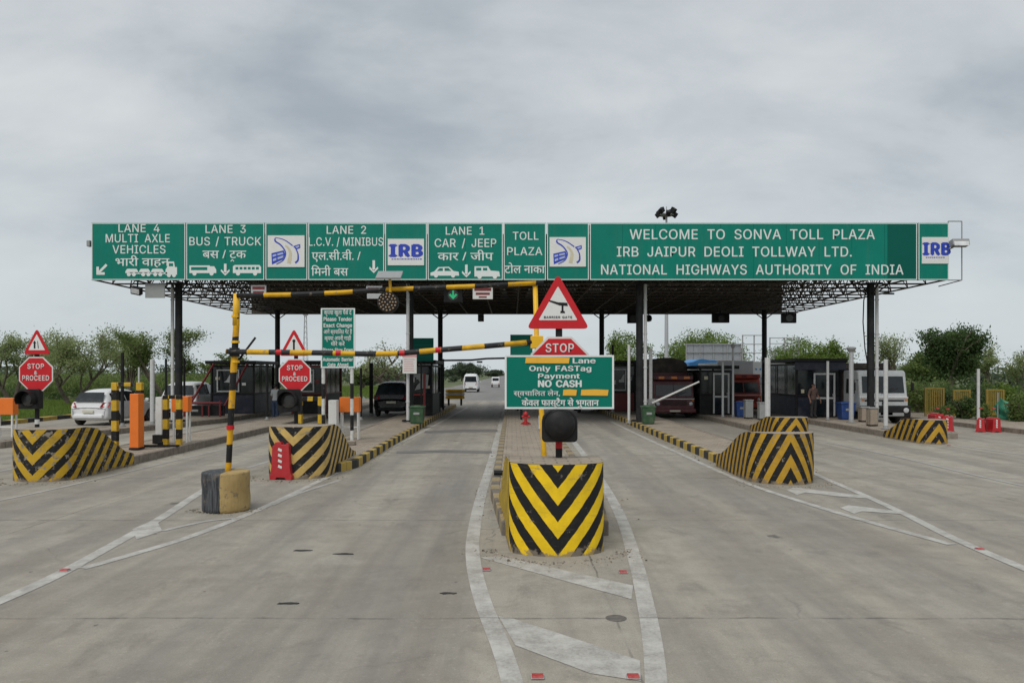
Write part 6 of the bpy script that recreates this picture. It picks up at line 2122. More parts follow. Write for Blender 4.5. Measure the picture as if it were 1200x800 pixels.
def car(name, label, loc, rz, paint, kind, cat, rear=True):
    """local: the rear end at y = 0 facing -Y, the nose towards +Y"""
    c = thing(name, label, cat, loc, rz)
    if kind == 'hatch':
        W, L = .85, 3.9
        st = [(0.0, .36, .70, .74, .70, .74, .66), (.05, .24, .88, .98, .80, .80, .60), (.12, .22, .93, 1.10, .83, .81, .585), (.36, .2, .95, 1.40, .85, .83, .56), (.75, .2, .95, 1.50, .85, .84, .56),
              (1.6, .2, .94, 1.53, .85, .84, .57), (2.3, .2, .93, 1.46, .85, .84, .55), (2.72, .2, .92, 1.2, .85, .84, .60), (3.0, .2, .90, 1.0, .85, .83, .68), (3.6, .22, .78, .84, .82, .80, .62), (3.88, .36, .56, .62, .70, .68, .55)]
        wy, wr, wx = (.62, 3.12), .31, .76
        rw = [(.015, 1.01, .62), (.075, 1.12, .60), (.265, 1.39, .545)]
        ws = [(2.36, 1.42, .53), (2.96, 1.03, .66)]
        ch = dict(belt=.97, roof=1.38)
    elif kind == 'suv':
        W, L = .90, 4.4
        st = [(0.0, .42, .80, .84, .78, .82, .72), (.05, .30, .98, 1.08, .87, .86, .70), (.12, .28, 1.05, 1.30, .89, .87, .68), (.22, .27, 1.06, 1.62, .90, .88, .66), (.5, .27, 1.06, 1.74, .90, .89, .66),
              (1.8, .27, 1.05, 1.78, .90, .89, .67), (2.6, .27, 1.04, 1.70, .90, .89, .64), (3.0, .27, 1.03, 1.35, .90, .88, .68), (3.2, .27, 1.0, 1.12, .90, .87, .74), (4.1, .3, .92, .98, .87, .85, .70), (4.38, .42, .70, .76, .76, .74, .62)]
        wy, wr, wx = (.78, 3.5), .36, .79
        rw = [(.025, 1.14, .71), (.165, 1.60, .645)]
        ws = [(2.66, 1.66, .61), (3.17, 1.15, .72)]
        ch = dict(belt=1.08, roof=1.62)
    else:  # van
        W, L = .88, 4.3
        st = [(0.0, .40, .9, 1.4, .76, .78, .66), (.05, .28, 1.0, 1.9, .86, .85, .70), (.15, .26, 1.05, 2.02, .88, .86, .70), (.5, .26, 1.05, 2.12, .88, .86, .70),
              (2.4, .26, 1.05, 2.12, .88, .86, .70), (3.1, .26, 1.04, 2.0, .88, .86, .66), (3.6, .26, 1.03, 1.4, .88, .85, .7), (3.8, .27, .98, 1.08, .87, .84, .72), (4.28, .4, .74, .8, .78, .76, .64)]
        wy, wr, wx = (.8, 3.4), .33, .78
        rw = [(-.005, 1.2, .66), (.03, 1.82, .62)]
        ws = [(3.14, 1.94, .6), (3.68, 1.2, .7)]
        ch = dict(belt=1.1, roof=1.85)
    V, Fs = [], []
    for (y, zl, zb_, zr, wl, wb, wro) in st:
        half = [(0, zl), (wl * .9, zl), (wl, zl + .14), (wl * 1.005, (zl + zb_) / 2 + .06), (wb, zb_), ((wb + wro) / 2 + .012, (zb_ + zr) / 2), (wro, zr - .035), (wro * .7, zr + .012), (0, zr + .022)]
        ring = half + [(-x, z) for x, z in half[-2:0:-1]]
        V += [(x, y, z) for x, z in ring]
    R = len(ring)
    n = len(st)
    for i in range(n - 1):
        for k in range(R):
            Fs.append((i * R + k, i * R + (k + 1) % R, (i + 1) * R + (k + 1) % R, (i + 1) * R + k))
    Fs += [tuple(range(R)), tuple(range(n * R - 1, (n - 1) * R - 1, -1))]
    m = MB()
    m.add(V, [f[::-1] for f in Fs])
    m.build('body', M[paint], c, smooth=True, sub=2)
    # glass
    def patch3(rows, name, off):
        mm = MB()
        VV = []
        for (y, z, w) in rows:
            for q in (-1, -.5, 0, .5, 1):
                VV.append((w * q, y + off * (1 - .0 * abs(q)), z))
        FF = [(5 * q + k, 5 * q + k + 1, 5 * q + 6 + k, 5 * q + 5 + k) for q in range(len(rows) - 1) for k in range(4)]
        mm.add(VV, FF)
        o = mm.build(name, M['glass'], c)
        so_ = o.modifiers.new('t', 'SOLIDIFY')
        so_.thickness = .012
        so_.offset = 0
        return o
    patch3(rw, 'rear_window', -.012)
    patch3(ws, 'windscreen', .02)
    # side glass follows the body sides
    def at(y):
        for a, b in zip(st, st[1:]):
            if a[0] <= y <= b[0]:
                t_ = (y - a[0]) / (b[0] - a[0])
                return [a[k] + (b[k] - a[k]) * t_ for k in range(7)]
        return list(st[-1])
    for sg in (-1, 1):
        for ya, yb in ((.45, 1.35), (1.42, 2.25)) if kind == 'hatch' else ((.4, 1.5), (1.58, 2.6)):
            mm = MB()
            VV = []
            for y in np.linspace(ya, yb, 6):
                s_ = at(float(y))
                zb_, zr, wb, wro = s_[2], s_[3], s_[5], s_[6]
                for f_ in (.12, .82):
                    z = zb_ + (zr - zb_) * f_
                    x = wb + (wro - wb) * f_ + .004 + .012 * (1 - abs(2 * f_ - 1))
                    VV.append((sg * x, float(y), z))
            mm.add(VV, [(2 * k, 2 * k + 2, 2 * k + 3, 2 * k + 1) for k in range(5)])
            o = mm.build('side_window', M['glass'], c)
            so_ = o.modifiers.new('t', 'SOLIDIFY')
            so_.thickness = .01
            so_.offset = 0
    for sg in (-1, 1):
        mm = MB()
        zt = {'hatch': .90, 'suv': 1.02, 'van': 1.0}[kind]
        mm.add([(sg * W * .60, -.06, zt - .13), (sg * W * .99, .06, zt - .12), (sg * W * 1.0, .26, zt + .09), (sg * W * .76, -.02, zt + .07),
                (sg * W * .62, .12, zt - .12), (sg * W * .93, .2, zt - .10), (sg * W * .92, .28, zt + .05), (sg * W * .70, .14, zt + .06)],
               [(0, 1, 2, 3), (4, 7, 6, 5), (0, 4, 5, 1), (1, 5, 6, 2), (2, 6, 7, 3), (3, 7, 4, 0)])
        mm.build('tail_light', M['taillight'], c, .01)
        mm = MB()
        zh = st[-2][2] - .06
        mm.box((sg * W * .66, L - .20, zh), (.34, .28, .14), rz=-sg * .5)
        mm.build('headlight', M['lamp_glass'], c, .03)
        mm = MB()
        mm.box((sg * (W + .07), ws[1][0] - .15, ch['belt'] + .05), (.16, .09, .13))
        mm.build('mirror', M[paint], c, .03)
        for yy in wy:
            wheel(c, sg * wx, yy, wr, .2)
    mm = MB()
    mm.box((0, -.012, .40), (W * 1.5, .12, .16))
    mm.build('bumper', M[paint] if kind == 'hatch' else M['black'], c, .04)
    MB().box((0, -.045, .60 if kind != 'suv' else .74), (.48, .03, .11)).build('number_plate', M['plate'], c, .004)
    MB().box((0, L - .02, .5), (W * 1.2, .06, .16)).build('grille', M['black'], c, .02)
    if kind == 'van':
        mm = MB()
        for k in range(3):
            mm.box((-.45 + .45 * k, .5, 2.16), (.04, .6, .06))
        mm.build('roof_rack', M['white'], c)
    return c


car('white_hatchback', 'white hatchback seen from behind beyond the yellow guard frame at left', (-17.65, 32.0, 0), radians(-5), 'carwhite', 'hatch', 'car')
car('white_suv', 'white SUV ahead of the white hatchback, half hidden by orange boxes', (-15.2 - 1.05, 37.4, 0), radians(2), 'carwhite', 'suv', 'car')
car('black_suv', 'black SUV seen from behind left of the dark booth on the left kerb', (X(457, 38), 38.4, 0), radians(0), 'cardark', 'suv', 'car')
car('white_van', 'white minivan driving away on the open road beyond the toll lane', (X(551.5, 88), 88, 0), 0, 'carwhite', 'van', 'van')
car('dark_hatchback', 'dark car facing the camera in the lane behind the green payment board', (X(688, 46), 46, 0), pi, 'cardark', 'hatch', 'car')
# far pickup
c = thing('white_pickup', 'small white pickup far down the road ahead of the minivan', 'pickup', (X(580.5, 118), 118, 0))
m = MB()
m.yz([(0, .45), (1.6, .45), (1.6, .85), (0, .85)], -.62, .62)
m.build('cargo_bed', M['carwhite'], c, .02)
m = MB()
m.yz([(1.64, .4), (3.0, .4), (3.0, .9), (2.75, 1.55), (1.7, 1.6), (1.64, 1.5)], -.6, .6)
m.build('cab', M['carwhite'], c, .05)
MB().bx(-.48, .48, 1.615, 1.636, 1.0, 1.42).build('rear_window', M['glass'], c)
for sg in (-1, 1):
    for yy in (.5, 2.4):
        wheel(c, sg * .54, yy, .26, .16)
    MB().box((sg * .5, -.02, .6), (.14, .04, .1)).build('tail_light', M['taillight'], c)


def truck(label, x, y, W, paint, s=1.0, top=2.9, arch=True, tarp='tarpbrown', header=None, name='cargo_truck', modern=False):
    """cab towards the camera (-Y), cargo body behind"""
    c = thing(name, label, 'truck', (x, y, 0))
    hw = W / 2
    cabT = (2.32 if modern else 2.25) * s
    m = MB()
    if modern:
        m.yz([(-.02, .50 * s), (1.7, .50 * s), (1.7, cabT), (.34, cabT), (.2, cabT - .1), (.05, 1.22 * s), (-.02, 1.10 * s)], -hw * .98, hw * .98)
    else:
        m.yz([(-.02, .50 * s), (1.7, .50 * s), (1.7, cabT), (.28, cabT), (.06, 1.22 * s), (-.02, 1.10 * s)], -hw * .97, hw * .97)
    m.build('cab', M[paint], c, .06)
    # windscreen lies on the sloping front
    z0_, z1_ = (1.34 * s, 2.06 * s) if modern else (1.30 * s, 1.98 * s)
    yf = (lambda z: .05 + .15 * (z - 1.22 * s) / (cabT - .1 - 1.22 * s)) if modern else (lambda z: .06 + (.28 - .06) * (z - 1.22 * s) / (cabT - 1.22 * s))
    m = MB()
    V = [(-hw * .86, yf(z0_) - .02, z0_), (hw * .86, yf(z0_) - .02, z0_), (hw * .84, yf(z1_) - .02, z1_), (-hw * .84, yf(z1_) - .02, z1_)]
    V += [(a, b + .03, d) for a, b, d in V]
    m.add(V, [(0, 1, 2, 3), (4, 7, 6, 5), (0, 4, 5, 1), (1, 5, 6, 2), (2, 6, 7, 3), (3, 7, 4, 0)])
    g1 = m.build('windscreen', M['glass'], c, .01)
    m = MB()
    if not modern:
        m.box((0, yf(1.64 * s) - .03, 1.64 * s), (.035, .03, .66 * s), rx=-math.atan2(.22, cabT - 1.22 * s))
    if m.v:
        m.build('pillar', M[paint], g1)
    for sg in (-1, 1):
        MB().tube((sg * .1, yf(1.32 * s) - .045, 1.32 * s), (sg * .1 + hw * .5, yf(1.6 * s) - .05, 1.55 * s), .012, n=5).build('wiper', M['black'], g1)
    m = MB()
    m.bx(-hw * .96, hw * .96, -.06, -.024, 1.12 * s, 1.17 * s)
    m.build('trim_strip', M['white'], c, .008)
    m = MB()
    m.bx(-hw * (.8 if modern else .6), hw * (.8 if modern else .6), -.05, -.022, (.98 if modern else .76) * s, 1.05 * s)
    gr = m.build('grille', M['black'], c, .015)
    if modern:
        MB().lathe([(.11, -.05), (.10, -.06), (.01, -.065)], 20, (0, 0, .90 * s), 'Y').build('emblem', M['black'], c)
        MB().bx(-hw * .7, hw * .7, -.235, -.222, .36 * s, .50 * s).build('air_intake', M['grey'], c)
    m = MB()
    for k in range(0 if modern else 4):
        m.bx(-hw * .58, hw * .58, -.065, -.051, (.79 + .065 * k) * s, (.815 + .065 * k) * s)
    if m.v:
        m.build('grille_bar', M[paint], gr)
    m = MB()
    m.bx(-hw, hw, -.22, .1, (.30 if modern else .34) * s, (.80 if modern else .58) * s)
    bp = m.build('bumper', M['black' if modern else paint], c, .05)
    MB().bx(-.26, .26, -.235, -.221, .40 * s, .50 * s).build('number_plate', M['plate'], bp)
    for sg in (-1, 1):
        MB().lathe([(.11 * s, -.03), (.115 * s, -.07), (.09 * s, -.09), (.01, -.10)], 16, (sg * hw * .78, -.2 if modern else 0, (.60 if modern else .86) * s), 'Y').build('headlight', M['lamp_glass'], c, smooth=True)
        MB().box((sg * hw * .88, -.04, 1.05 * s), (.12, .04, .06)).build('indicator', M['amber'], c, .01)
        mm = MB()
        mm.path([(sg * hw * .95, .2, 1.9 * s), (sg * (hw + .18), .1, 1.9 * s), (sg * (hw + .2), .1, 1.5 * s)], .015, 6)
        mr = mm.build('mirror_arm', M['black'], c)
        MB().box((sg * (hw + .2), .08, 1.62 * s), (.13, .05, .34 * s)).build('mirror', M['black'], mr, .015)
        for yy in (.9, 4.2, 5.2):
            wheel(c, sg * (hw - .16), yy, .42 * s, .24)
        mm = MB()
        V = [(sg * hw * .985, .5, 1.3 * s), (sg * hw * .985, 1.4, 1.3 * s), (sg * hw * .985, 1.35, 1.95 * s), (sg * hw * .985, .62, 1.95 * s)]
        mm.add(V + [(sg * (hw * .985 + .0) - sg * .03, b, d) for a, b, d in V], [(0, 1, 2, 3), (4, 7, 6, 5), (0, 4, 5, 1), (1, 5, 6, 2), (2, 6, 7, 3), (3, 7, 4, 0)])
        mm.build('side_window', M['glass'], c)
    m = MB()
    m.bx(-.32, .32, .2, 6.2, .45 * s, .68 * s)
    m.bx(-hw * .9, hw * .9, .1, .45, .36 * s, .5 * s)
    m.build('chassis', M['black'], c)
    # cargo body
    side = top - (.5 if arch else .05)
    m = MB()
    m.bx(-hw, hw, 1.8, 6.4, .72 * s, side)
    m.build('cargo_body', M[paint if header is None else header], c, .03)
    m = MB()
    if arch:
        P = [(-hw * 1.01, side - .22)] + [(hw * 1.02 * cos(pi - pi * k / 14), side + .03 + (top - side) * sin(pi * k / 14) ** .75) for k in range(15)] + [(hw * 1.01, side - .22)]
        m.xz(P[::-1], 1.74, 6.46)
        m.build('tarpaulin', M[tarp], c, .02)
    else:
        m.bx(-hw * 1.02, hw * 1.02, 1.62, 1.79, cabT + .06, top + .05)
        hb = m.build('header_board', M[header or paint], c, .02)
        for k in range(7 if header == 'white' else 0):
            u = -hw * .8 + hw * 1.6 * k / 6
            MB().lathe([(.07, 1.618), (.05, 1.605), (.01, 1.60)], 10, (u, 0, (cabT + top) / 2 + .05), 'Y').build('ornament', M['tarp_blue'], hb)
    if modern:
        return c
    m = MB()
    m.bx(-hw * .9, hw * .9, .0, .5, cabT - .002, cabT + .26 * s)
    vz = m.build('visor_board', M[paint], c, .03)
    for k in range(3):
        u = (-.6 + .6 * k) * hw
        MB().bx(u - .14, u + .14, -.014, -.002, cabT + .06 * s, cabT + .2 * s).build('ornament', M['redsteel'] if paint != 'maroon' else M['amber'], vz)
    return c


truck('maroon truck with arched brown tarpaulin waiting at the boom, facing the camera', X(790, 37.3), 37.3, 2.05, 'maroon', .83, 2.95, True)
truck('white truck facing the camera behind the far right column', X(1036, 33.2), 33.2, 2.12, 'truckwhite', 1.0, 2.6, False, header='tarpbrown', modern=True)
truck('red and white truck in the lane between the two right door booths', X(872, 42.5), 42.5, 2.0, 'truckred', .85, 2.85, False, header='truckwhite')
truck('truck with a white decorated header board beyond the stout white post', X(911, 49.0), 49.0, 2.1, 'truckwhite', .85, 2.9, False, header='white')
# load under a blue sheet behind the maroon truck
c = thing('blue_tarp_load', 'blue sheeted load seen over the booth right of the maroon truck', 'load', (X(826, 52), 52, 0))
m = MB()
m.bx(-1.0, 1.0, 0, 3.6, .75, 2.75)
m.build('cargo_body', M['truckwhite'], c, .03)
m = MB()
P = [(-1.05, 2.5)] + [(-1.05 + 2.1 * k / 10, 2.92 + .22 * sin(pi * k / 10) + .04 * sin(5 * k)) for k in range(11)] + [(1.05, 2.5)]
m.xz(P[::-1], -.05, 3.65)
m.build('tarpaulin', M['tarp_blue'], c, .02)
for sg in (-1, 1):
    for yy in (.6, 2.8):
        wheel(c, sg * .82, yy, .38, .22)
MB().bx(-.8, .8, .1, 3.5, .55, .75).build('chassis', M['black'], c)


# ------------------------------------------------------------------ people
def person(label, loc, rz, shirt, trousers, arm=0.12, h=1.68):
    k = h / 1.68
    J, E, Rr = [], [], []

    def j(p, r, par=None):
        J.append((p[0] * k, p[1] * k, p[2] * k))
        Rr.append(r * k)
        if par is not None:
            E.append((par, len(J) - 1))
        return len(J) - 1
    pel = j((0, 0, .90), .125)
    sp1 = j((0, 0, 1.05), .118, pel)
    sp2 = j((0, -.005, 1.22), .135, sp1)
    ch_ = j((0, 0, 1.36), .125, sp2)
    nk_ = j((0, 0, 1.45), .052, ch_)
    hd = j((0, -.015, 1.53), .072, nk_)
    h2 = j((0, -.01, 1.60), .082, hd)
    j((0, .0, 1.655), .050, h2)
    j((0, -.10, 1.545), .016, hd)          # nose
    for sg in (-1, 1):
        j((sg * .085, .005, 1.555), .018, h2)   # ear
        sh = j((sg * .17, 0, 1.36), .062, ch_)
        el = j((sg * (.21 + arm * .2), .015, 1.10), .043, sh)
        wr_ = j((sg * (.22 + arm * .3), -.05 - arm * .3, .87), .030, el)
        pm_ = j((sg * (.222 + arm * .3), -.07 - arm * .3, .80), .036, wr_)
        for q in range(4):
            f1 = j((sg * (.222 + arm * .3), -.10 - arm * .3 + .022 * q, .745), .010, pm_)
            j((sg * (.215 + arm * .3), -.10 - arm * .3 + .02 * q, .700 + .006 * abs(q - 1.5)), .008, f1)
        t1 = j((sg * (.20 + arm * .3), -.11 - arm * .3, .80), .011, pm_)
        j((sg * (.195 + arm * .3), -.12 - arm * .3, .765), .009, t1)
        hp = j((sg * .09, 0, .86), .098, pel)
        kn = j((sg * .10, -.012, .48), .060, hp)
        an = j((sg * .105, .012, .09), .040, kn)
        j((sg * .115, -.13, .035), .035, an)
        j((sg * .105, .05, .035), .034, an)
    me = bpy.data.meshes.new('person')
    me.from_pydata(J, E, [])
    o = bpy.data.objects.new('tmp', me)
    COL.objects.link(o)
    sk = o.modifiers.new('skin', 'SKIN')
    sk.use_smooth_shade = True
    for i, v in enumerate(me.skin_vertices[0].data):
        v.radius = (Rr[i], Rr[i])
    me.skin_vertices[0].data[0].use_root = True
    ss = o.modifiers.new('sub', 'SUBSURF')
    ss.levels = ss.render_levels = 2
    bpy.context.view_layer.update()
    body = bpy.data.meshes.new_from_object(o.evaluated_get(bpy.context.evaluated_depsgraph_get()))
    bpy.data.objects.remove(o)
    body.name = 'person'
    body.materials.clear()
    p = bpy.data.objects.new('person', body)
    COL.objects.link(p)
    body.materials.append(M['skin'])
    p.location = loc
    p.rotation_euler = (0, 0, rz)
    tag(p, label, 'person', 'people standing on the islands')
    vs_ = [v.co.copy() for v in body.vertices]
    ns = [v.normal.copy() for v in body.vertices]

    def shell(name, mat, test, push):
        mm = MB()
        idx = {}
        for f in body.polygons:
            if all(test(vs_[i]) for i in f.vertices):
                ff = []
                for i in f.vertices:
                    if i not in idx:
                        idx[i] = len(mm.v)
                        mm.v.append(tuple(vs_[i] + ns[i] * push))
                    ff.append(idx[i])
                mm.f.append(tuple(ff))
        mm.build(name, mat, p, smooth=True)
    shell('shirt', shirt, lambda v: .86 * k < v.z < 1.44 * k and not (abs(v.x) > .2 * k and v.z < 1.12 * k), .014)
    shell('trousers', trousers, lambda v: .07 * k < v.z < .93 * k and abs(v.x) < .215 * k and (v.z > .5 * k or abs(v.x) < .2 * k), .016)
    shell('shoe', M['black'], lambda v: v.z < .10 * k and abs(v.x) < .2 * k, .008)
    shell('hair', M['hair'], lambda v: v.z > 1.60 * k or (v.z > 1.50 * k and v.y > .02 * k), .012)
    mm = MB()
    for sg in (-1, 1):
        mm.lathe([(.009 * k, 0), (.006 * k, -.006 * k)], 8, (sg * .028 * k, -.082 * k, 1.575 * k), 'Y')
    mm.build('eye', M['black'], p)
    return p


person('person in pale shirt and blue jeans standing left of the pale chevron block', (X(323, 36.5), 36.5, 0.0), radians(160), M['shirt'], M['jeans'], .1)
person('person in dark clothes standing at the door of the navy banded booth', (X(953, 34.2), 34.2, .2), radians(20), M['shirt_dark'], M['trousers'], .3, 1.55)
# ------------------------------------------------------------------ far structures
def mast(label, px, d, ptop):
    r = thing('high_mast_light', label, 'light mast', (X(px, d), d, 0))
    h = Z(ptop, d)
    MB().tube((0, 0, 0), (0, 0, h), .24, .10, 12).build('pole', M['lightgrey'], r)
    m = MB()
    m.lathe([(.75, h - .25), (.8, h - .2), (.75, h - .15), (.2, h - .1)], 16)
    m.build('ring', M['grey'], r)
    for k in range(8):
        a = 2 * pi * k / 8
        mm = MB()
        mm.box((.85 * cos(a), .85 * sin(a), h - .15 + .35 * (k % 2)), (.55, .38, .5), rz=a, ry=radians(35))
        mm.build('floodlight', M['black'], r, .03)
    MB().tube((0, 0, h), (0, 0, h + .7), .04, n=6).build('finial', M['grey'], r)
    return r


mast('tall lamp mast with a cluster of floodlights rising behind the canopy', 781, 80, 250)
r = thing('telecom_tower', 'faint tall lattice tower far behind between the posts at left', 'tower', (X(358, 330), 330, 0))
m = MB()
th = Z(368, 330)
for k in range(4):
    a = pi / 4 + k * pi / 2
    m.tube((1.5 * cos(a), 1.5 * sin(a), 0), (.5 * cos(a), .5 * sin(a), th), .10, n=4)
for i in range(12):
    z0_, z1_ = th * i / 12, th * (i + 1) / 12
    w0, w1 = 1.5 - 1.0 * i / 12, 1.5 - 1.0 * (i + 1) / 12
    for k in range(4):
        a, b2 = pi / 4 + k * pi / 2, pi / 4 + (k + 1) * pi / 2
        m.tube((w0 * cos(a), w0 * sin(a), z0_), (w1 * cos(b2), w1 * sin(b2), z1_), .06, n=4)
m.build('lattice', M['lightgrey'], r)
MB().bx(-.9, .9, -.9, .9, th - .5, th).build('platform', M['grey'], r)


def billboard(label, px0, px1, py0, py1, d, sheet=True):
    cxp = (px0 + px1) / 2
    r = thing('billboard', label, 'billboard', (X(cxp, d), d, 0), 0, 'hoardings behind the right lanes')
    w = (px1 - px0) * d / F
    z1_, z0_ = Z(py0, d), Z(py1, d)
    if sheet:
        m = MB()
        m.bx(-w / 2, w / 2, 0, .05, z0_, z1_)
        m.build('sheet', M['hoarding'], r)
    m = MB()
    n = max(2, int(w / 1.1))
    for k in range(n + 1):
        x = -w / 2 + w * k / n
        m.box((x, -.06, (z0_ + z1_) / 2), (.09, .07, z1_ - z0_ + .1))
    for k in range(4):
        z = z0_ + (z1_ - z0_) * k / 3
        m.box((0, -.12, z), (w, .05, .07))
    m.build('frame', M['grey'], r)
    for x in (-w * .35, w * .35):
        MB().tube((x, .1, 0), (x, .1, z0_ + .3), .09, n=8).build('post', M['grey'], r)
    return r


billboard('grey sheeted hoarding seen from behind over the booth right of the maroon truck', 804, 868, 403, 431, 70)
billboard('open steel hoarding frame left of the third rear column', 870, 897, 393, 424, 66, False)
billboard('low open hoarding frame right of the second column from the right', 902, 936, 396, 416, 72, False)

# ------------------------------------------------------------------ trees
def leafmat(name, a, b, trans=0.45):
    t = NT(name)
    g_ = t.n('ShaderNodeNewGeometry')
    n = t.noise(0.9, 3.0)
    r_ = g_.outputs['Random Per Island']
    c = t.mix(r_, a, b)
    c = t.mix(t.step(n, 0.40, 0.66, 0.0, 0.45), c, tuple(x * 0.65 for x in a))
    t.out(c, 0.6, spec=0.25)
    tr = t.n('ShaderNodeBsdfTranslucent')
    t.put(tr.inputs[0], t.mix(0.5, c, tuple(x * 1.6 for x in b)))
    mx = t.n('ShaderNodeMixShader')
    mx.inputs[0].default_value = trans
    t.t.links.new(t.b.outputs[0], mx.inputs[1])
    t.t.links.new(tr.outputs[0], mx.inputs[2])
    out = [x for x in t.t.nodes if x.type == 'OUTPUT_MATERIAL'][0]
    t.t.links.new(mx.outputs[0], out.inputs[0])
    return t.m


LEAF = {'grey': leafmat('leaf_grey_green', (0.165, 0.205, 0.085), (0.285, 0.335, 0.145)),
        'mid': leafmat('leaf_mid_green', (0.085, 0.130, 0.034), (0.170, 0.220, 0.068)),
        'bright': leafmat('leaf_bright_green', (0.085, 0.145, 0.025), (0.175, 0.240, 0.050)),
        'dark': leafmat('leaf_dark_green', (0.040, 0.078, 0.026), (0.095, 0.145, 0.048)),
        'far': leafmat('leaf_far_hazed', (0.060, 0.085, 0.050), (0.090, 0.115, 0.070))}  # far leaves: distance haze is painted into this greyer colour
M['bark'] = pm('bark', (0.13, 0.108, 0.085), .9, .3, 6, dirt=.3, bump=.6)


def leaf_mesh(name, centres, size, parent, mat, flatten=1.0):
    """many small leaf sprays, each a bent pair of faces"""
    n = len(centres)
    if n == 0:
        return None
    c = np.asarray(centres, dtype=np.float64)
    s = size * rng.uniform(.6, 1.35, (n, 1))
    u = rng.normal(size=(n, 3))
    u /= np.linalg.norm(u, axis=1, keepdims=True)
    w = rng.normal(size=(n, 3))
    w -= u * np.sum(u * w, axis=1, keepdims=True)
    w /= np.linalg.norm(w, axis=1, keepdims=True)
    nn = np.cross(u, w)
    P = np.stack([c - u * s, c + w * s * .42 - nn * s * .1, c + u * s, c - w * s * .42 - nn * s * .1, c], axis=1)
    V = P.reshape(-1, 3)
    idx = np.arange(n)[:, None] * 5
    tri_ = np.array([[0, 4, 1], [1, 4, 2], [2, 4, 3], [3, 4, 0]])
    T = (idx[:, :, None] + tri_[None]).reshape(-1, 3)
    me = bpy.data.meshes.new(name)
    me.vertices.add(len(V))
    me.vertices.foreach_set('co', V.ravel())
    me.loops.add(T.size)
    me.loops.foreach_set('vertex_index', T.ravel().astype(np.int32))
    me.polygons.add(len(T))
    me.polygons.foreach_set('loop_start', np.arange(0, T.size, 3, dtype=np.int32))
    me.polygons.foreach_set('loop_total', np.full(len(T), 3, dtype=np.int32))
    me.update(calc_edges=True)
    me.validate()
    return finish(me, name, LEAF[mat], parent)


def tree(label, px, d, ptop, wpx, leaf, dens=1.0, style='round', group=None, trunks=1, bare=0.35, size=.10, px_d=None):
    """style: round (full crown), wispy (thin crown on open limbs), flat (wide umbrella)"""
    R = random.Random(int(px * 7 + d))
    h = Z(ptop, d)
    w = wpx * d / F / 2
    r = thing('tree', label, 'tree', (X(px, d), d, -.05), R.uniform(0, 6), group)
    tm = MB()
    tips = []

    def grow(p, dirv, length, rad, lev, maxlev):
        n = 4
        pts, rs = [p.copy()], [rad]
        q = p.copy()
        dv = dirv.copy()
        for k in range(n):
            dv = (dv + Vector((R.gauss(0, .16), R.gauss(0, .16), R.gauss(.04, .10)))).normalized()
            q = q + dv * length / n
            pts.append(q.copy())
            rs.append(rad * (1 - .45 * (k + 1) / n))
        tm.path(pts, rs, 6 if lev > 0 else 9)
        if lev >= maxlev - 1:
            for pp in pts[2:]:
                tips.append(pp)
        if lev < maxlev:
            for k in range(R.choice((2, 3, 3)) + (1 if lev == 0 else 0)):
                ang = R.uniform(0, 2 * pi)
                spread = R.uniform(.45, .95) if style != 'flat' else R.uniform(.7, 1.2)
                perp = Vector((cos(ang), sin(ang), 0))
                nd = (dv * (1 - .35 * spread) + perp * spread + Vector((0, 0, .18 if style != 'flat' else .02))).normalized()
                st_ = pts[R.choice((2, 3, 4, 4))]
                grow(st_, nd, length * R.uniform(.58, .85), rad * R.uniform(.42, .58), lev + 1, maxlev)
    for k in range(trunks):
        a = 2 * pi * k / trunks + R.uniform(0, 1)
        lean = .12 if trunks == 1 else .38
        grow(Vector((.12 * cos(a) * (trunks > 1), .12 * sin(a) * (trunks > 1), 0)), Vector((lean * cos(a), lean * sin(a), 1)).normalized(), h * bare, .05 + h * .02, 0, 3)
    T = np.array([tuple(t_) for t_ in tips])
    # fit limbs and crown into the measured outline
    zmax = T[:, 2].max()
    ext = np.percentile(np.abs(T[:, :2]), 97)
    kx, kz = (w * .86) / max(ext, .1), (h * .95) / zmax
    tm.v = [(x * (kx if z > 0.25 * zmax else 1 + (kx - 1) * z / (.25 * zmax)), y * (kx if z > 0.25 * zmax else 1 + (kx - 1) * z / (.25 * zmax)), z * kz) for x, y, z in tm.v]
    T = T * np.array([kx, kx, kz])
    tm.build('trunk', M['bark'], r)
    n = int(4800 * dens)
    base = T[rng.integers(0, len(T), n)]
    rad = {'round': .42, 'wispy': .42, 'flat': .34}[style] * (h / 5.0)
    clump = rng.normal(size=(n, 3)) * rad * rng.uniform(.3, 1.0, (n, 1))
    clump[:, 2] *= .6
    C = base + clump
    if style == 'round':
        # fill the crown with extra uneven clumps, leaving gaps
        nc = int(30 * dens) + 10
        zc_ = h * (bare + (1 - bare) * .52)
        u = rng.normal(size=(nc, 3))
        u /= np.linalg.norm(u, axis=1, keepdims=True)
        q = rng.uniform(.35, .95, (nc, 1)) ** .6
        cc = u * q * np.array([w * .95, w * .95, h * (1 - bare) * .52]) * rng.uniform(.75, 1.08, (nc, 1)) + np.array([0, 0, zc_])
        per = int(n * .9 / nc)
        ex = np.repeat(cc, per, axis=0) + rng.normal(size=(nc * per, 3)) * np.array([w * .15, w * .15, h * .042])
        C = np.concatenate([C, ex])
    C = C[C[:, 2] > .3]
    leaf_mesh('crown', C, size * (.80 if style == 'wispy' else 1) * (d / 55) ** .6, r, leaf)
    return r


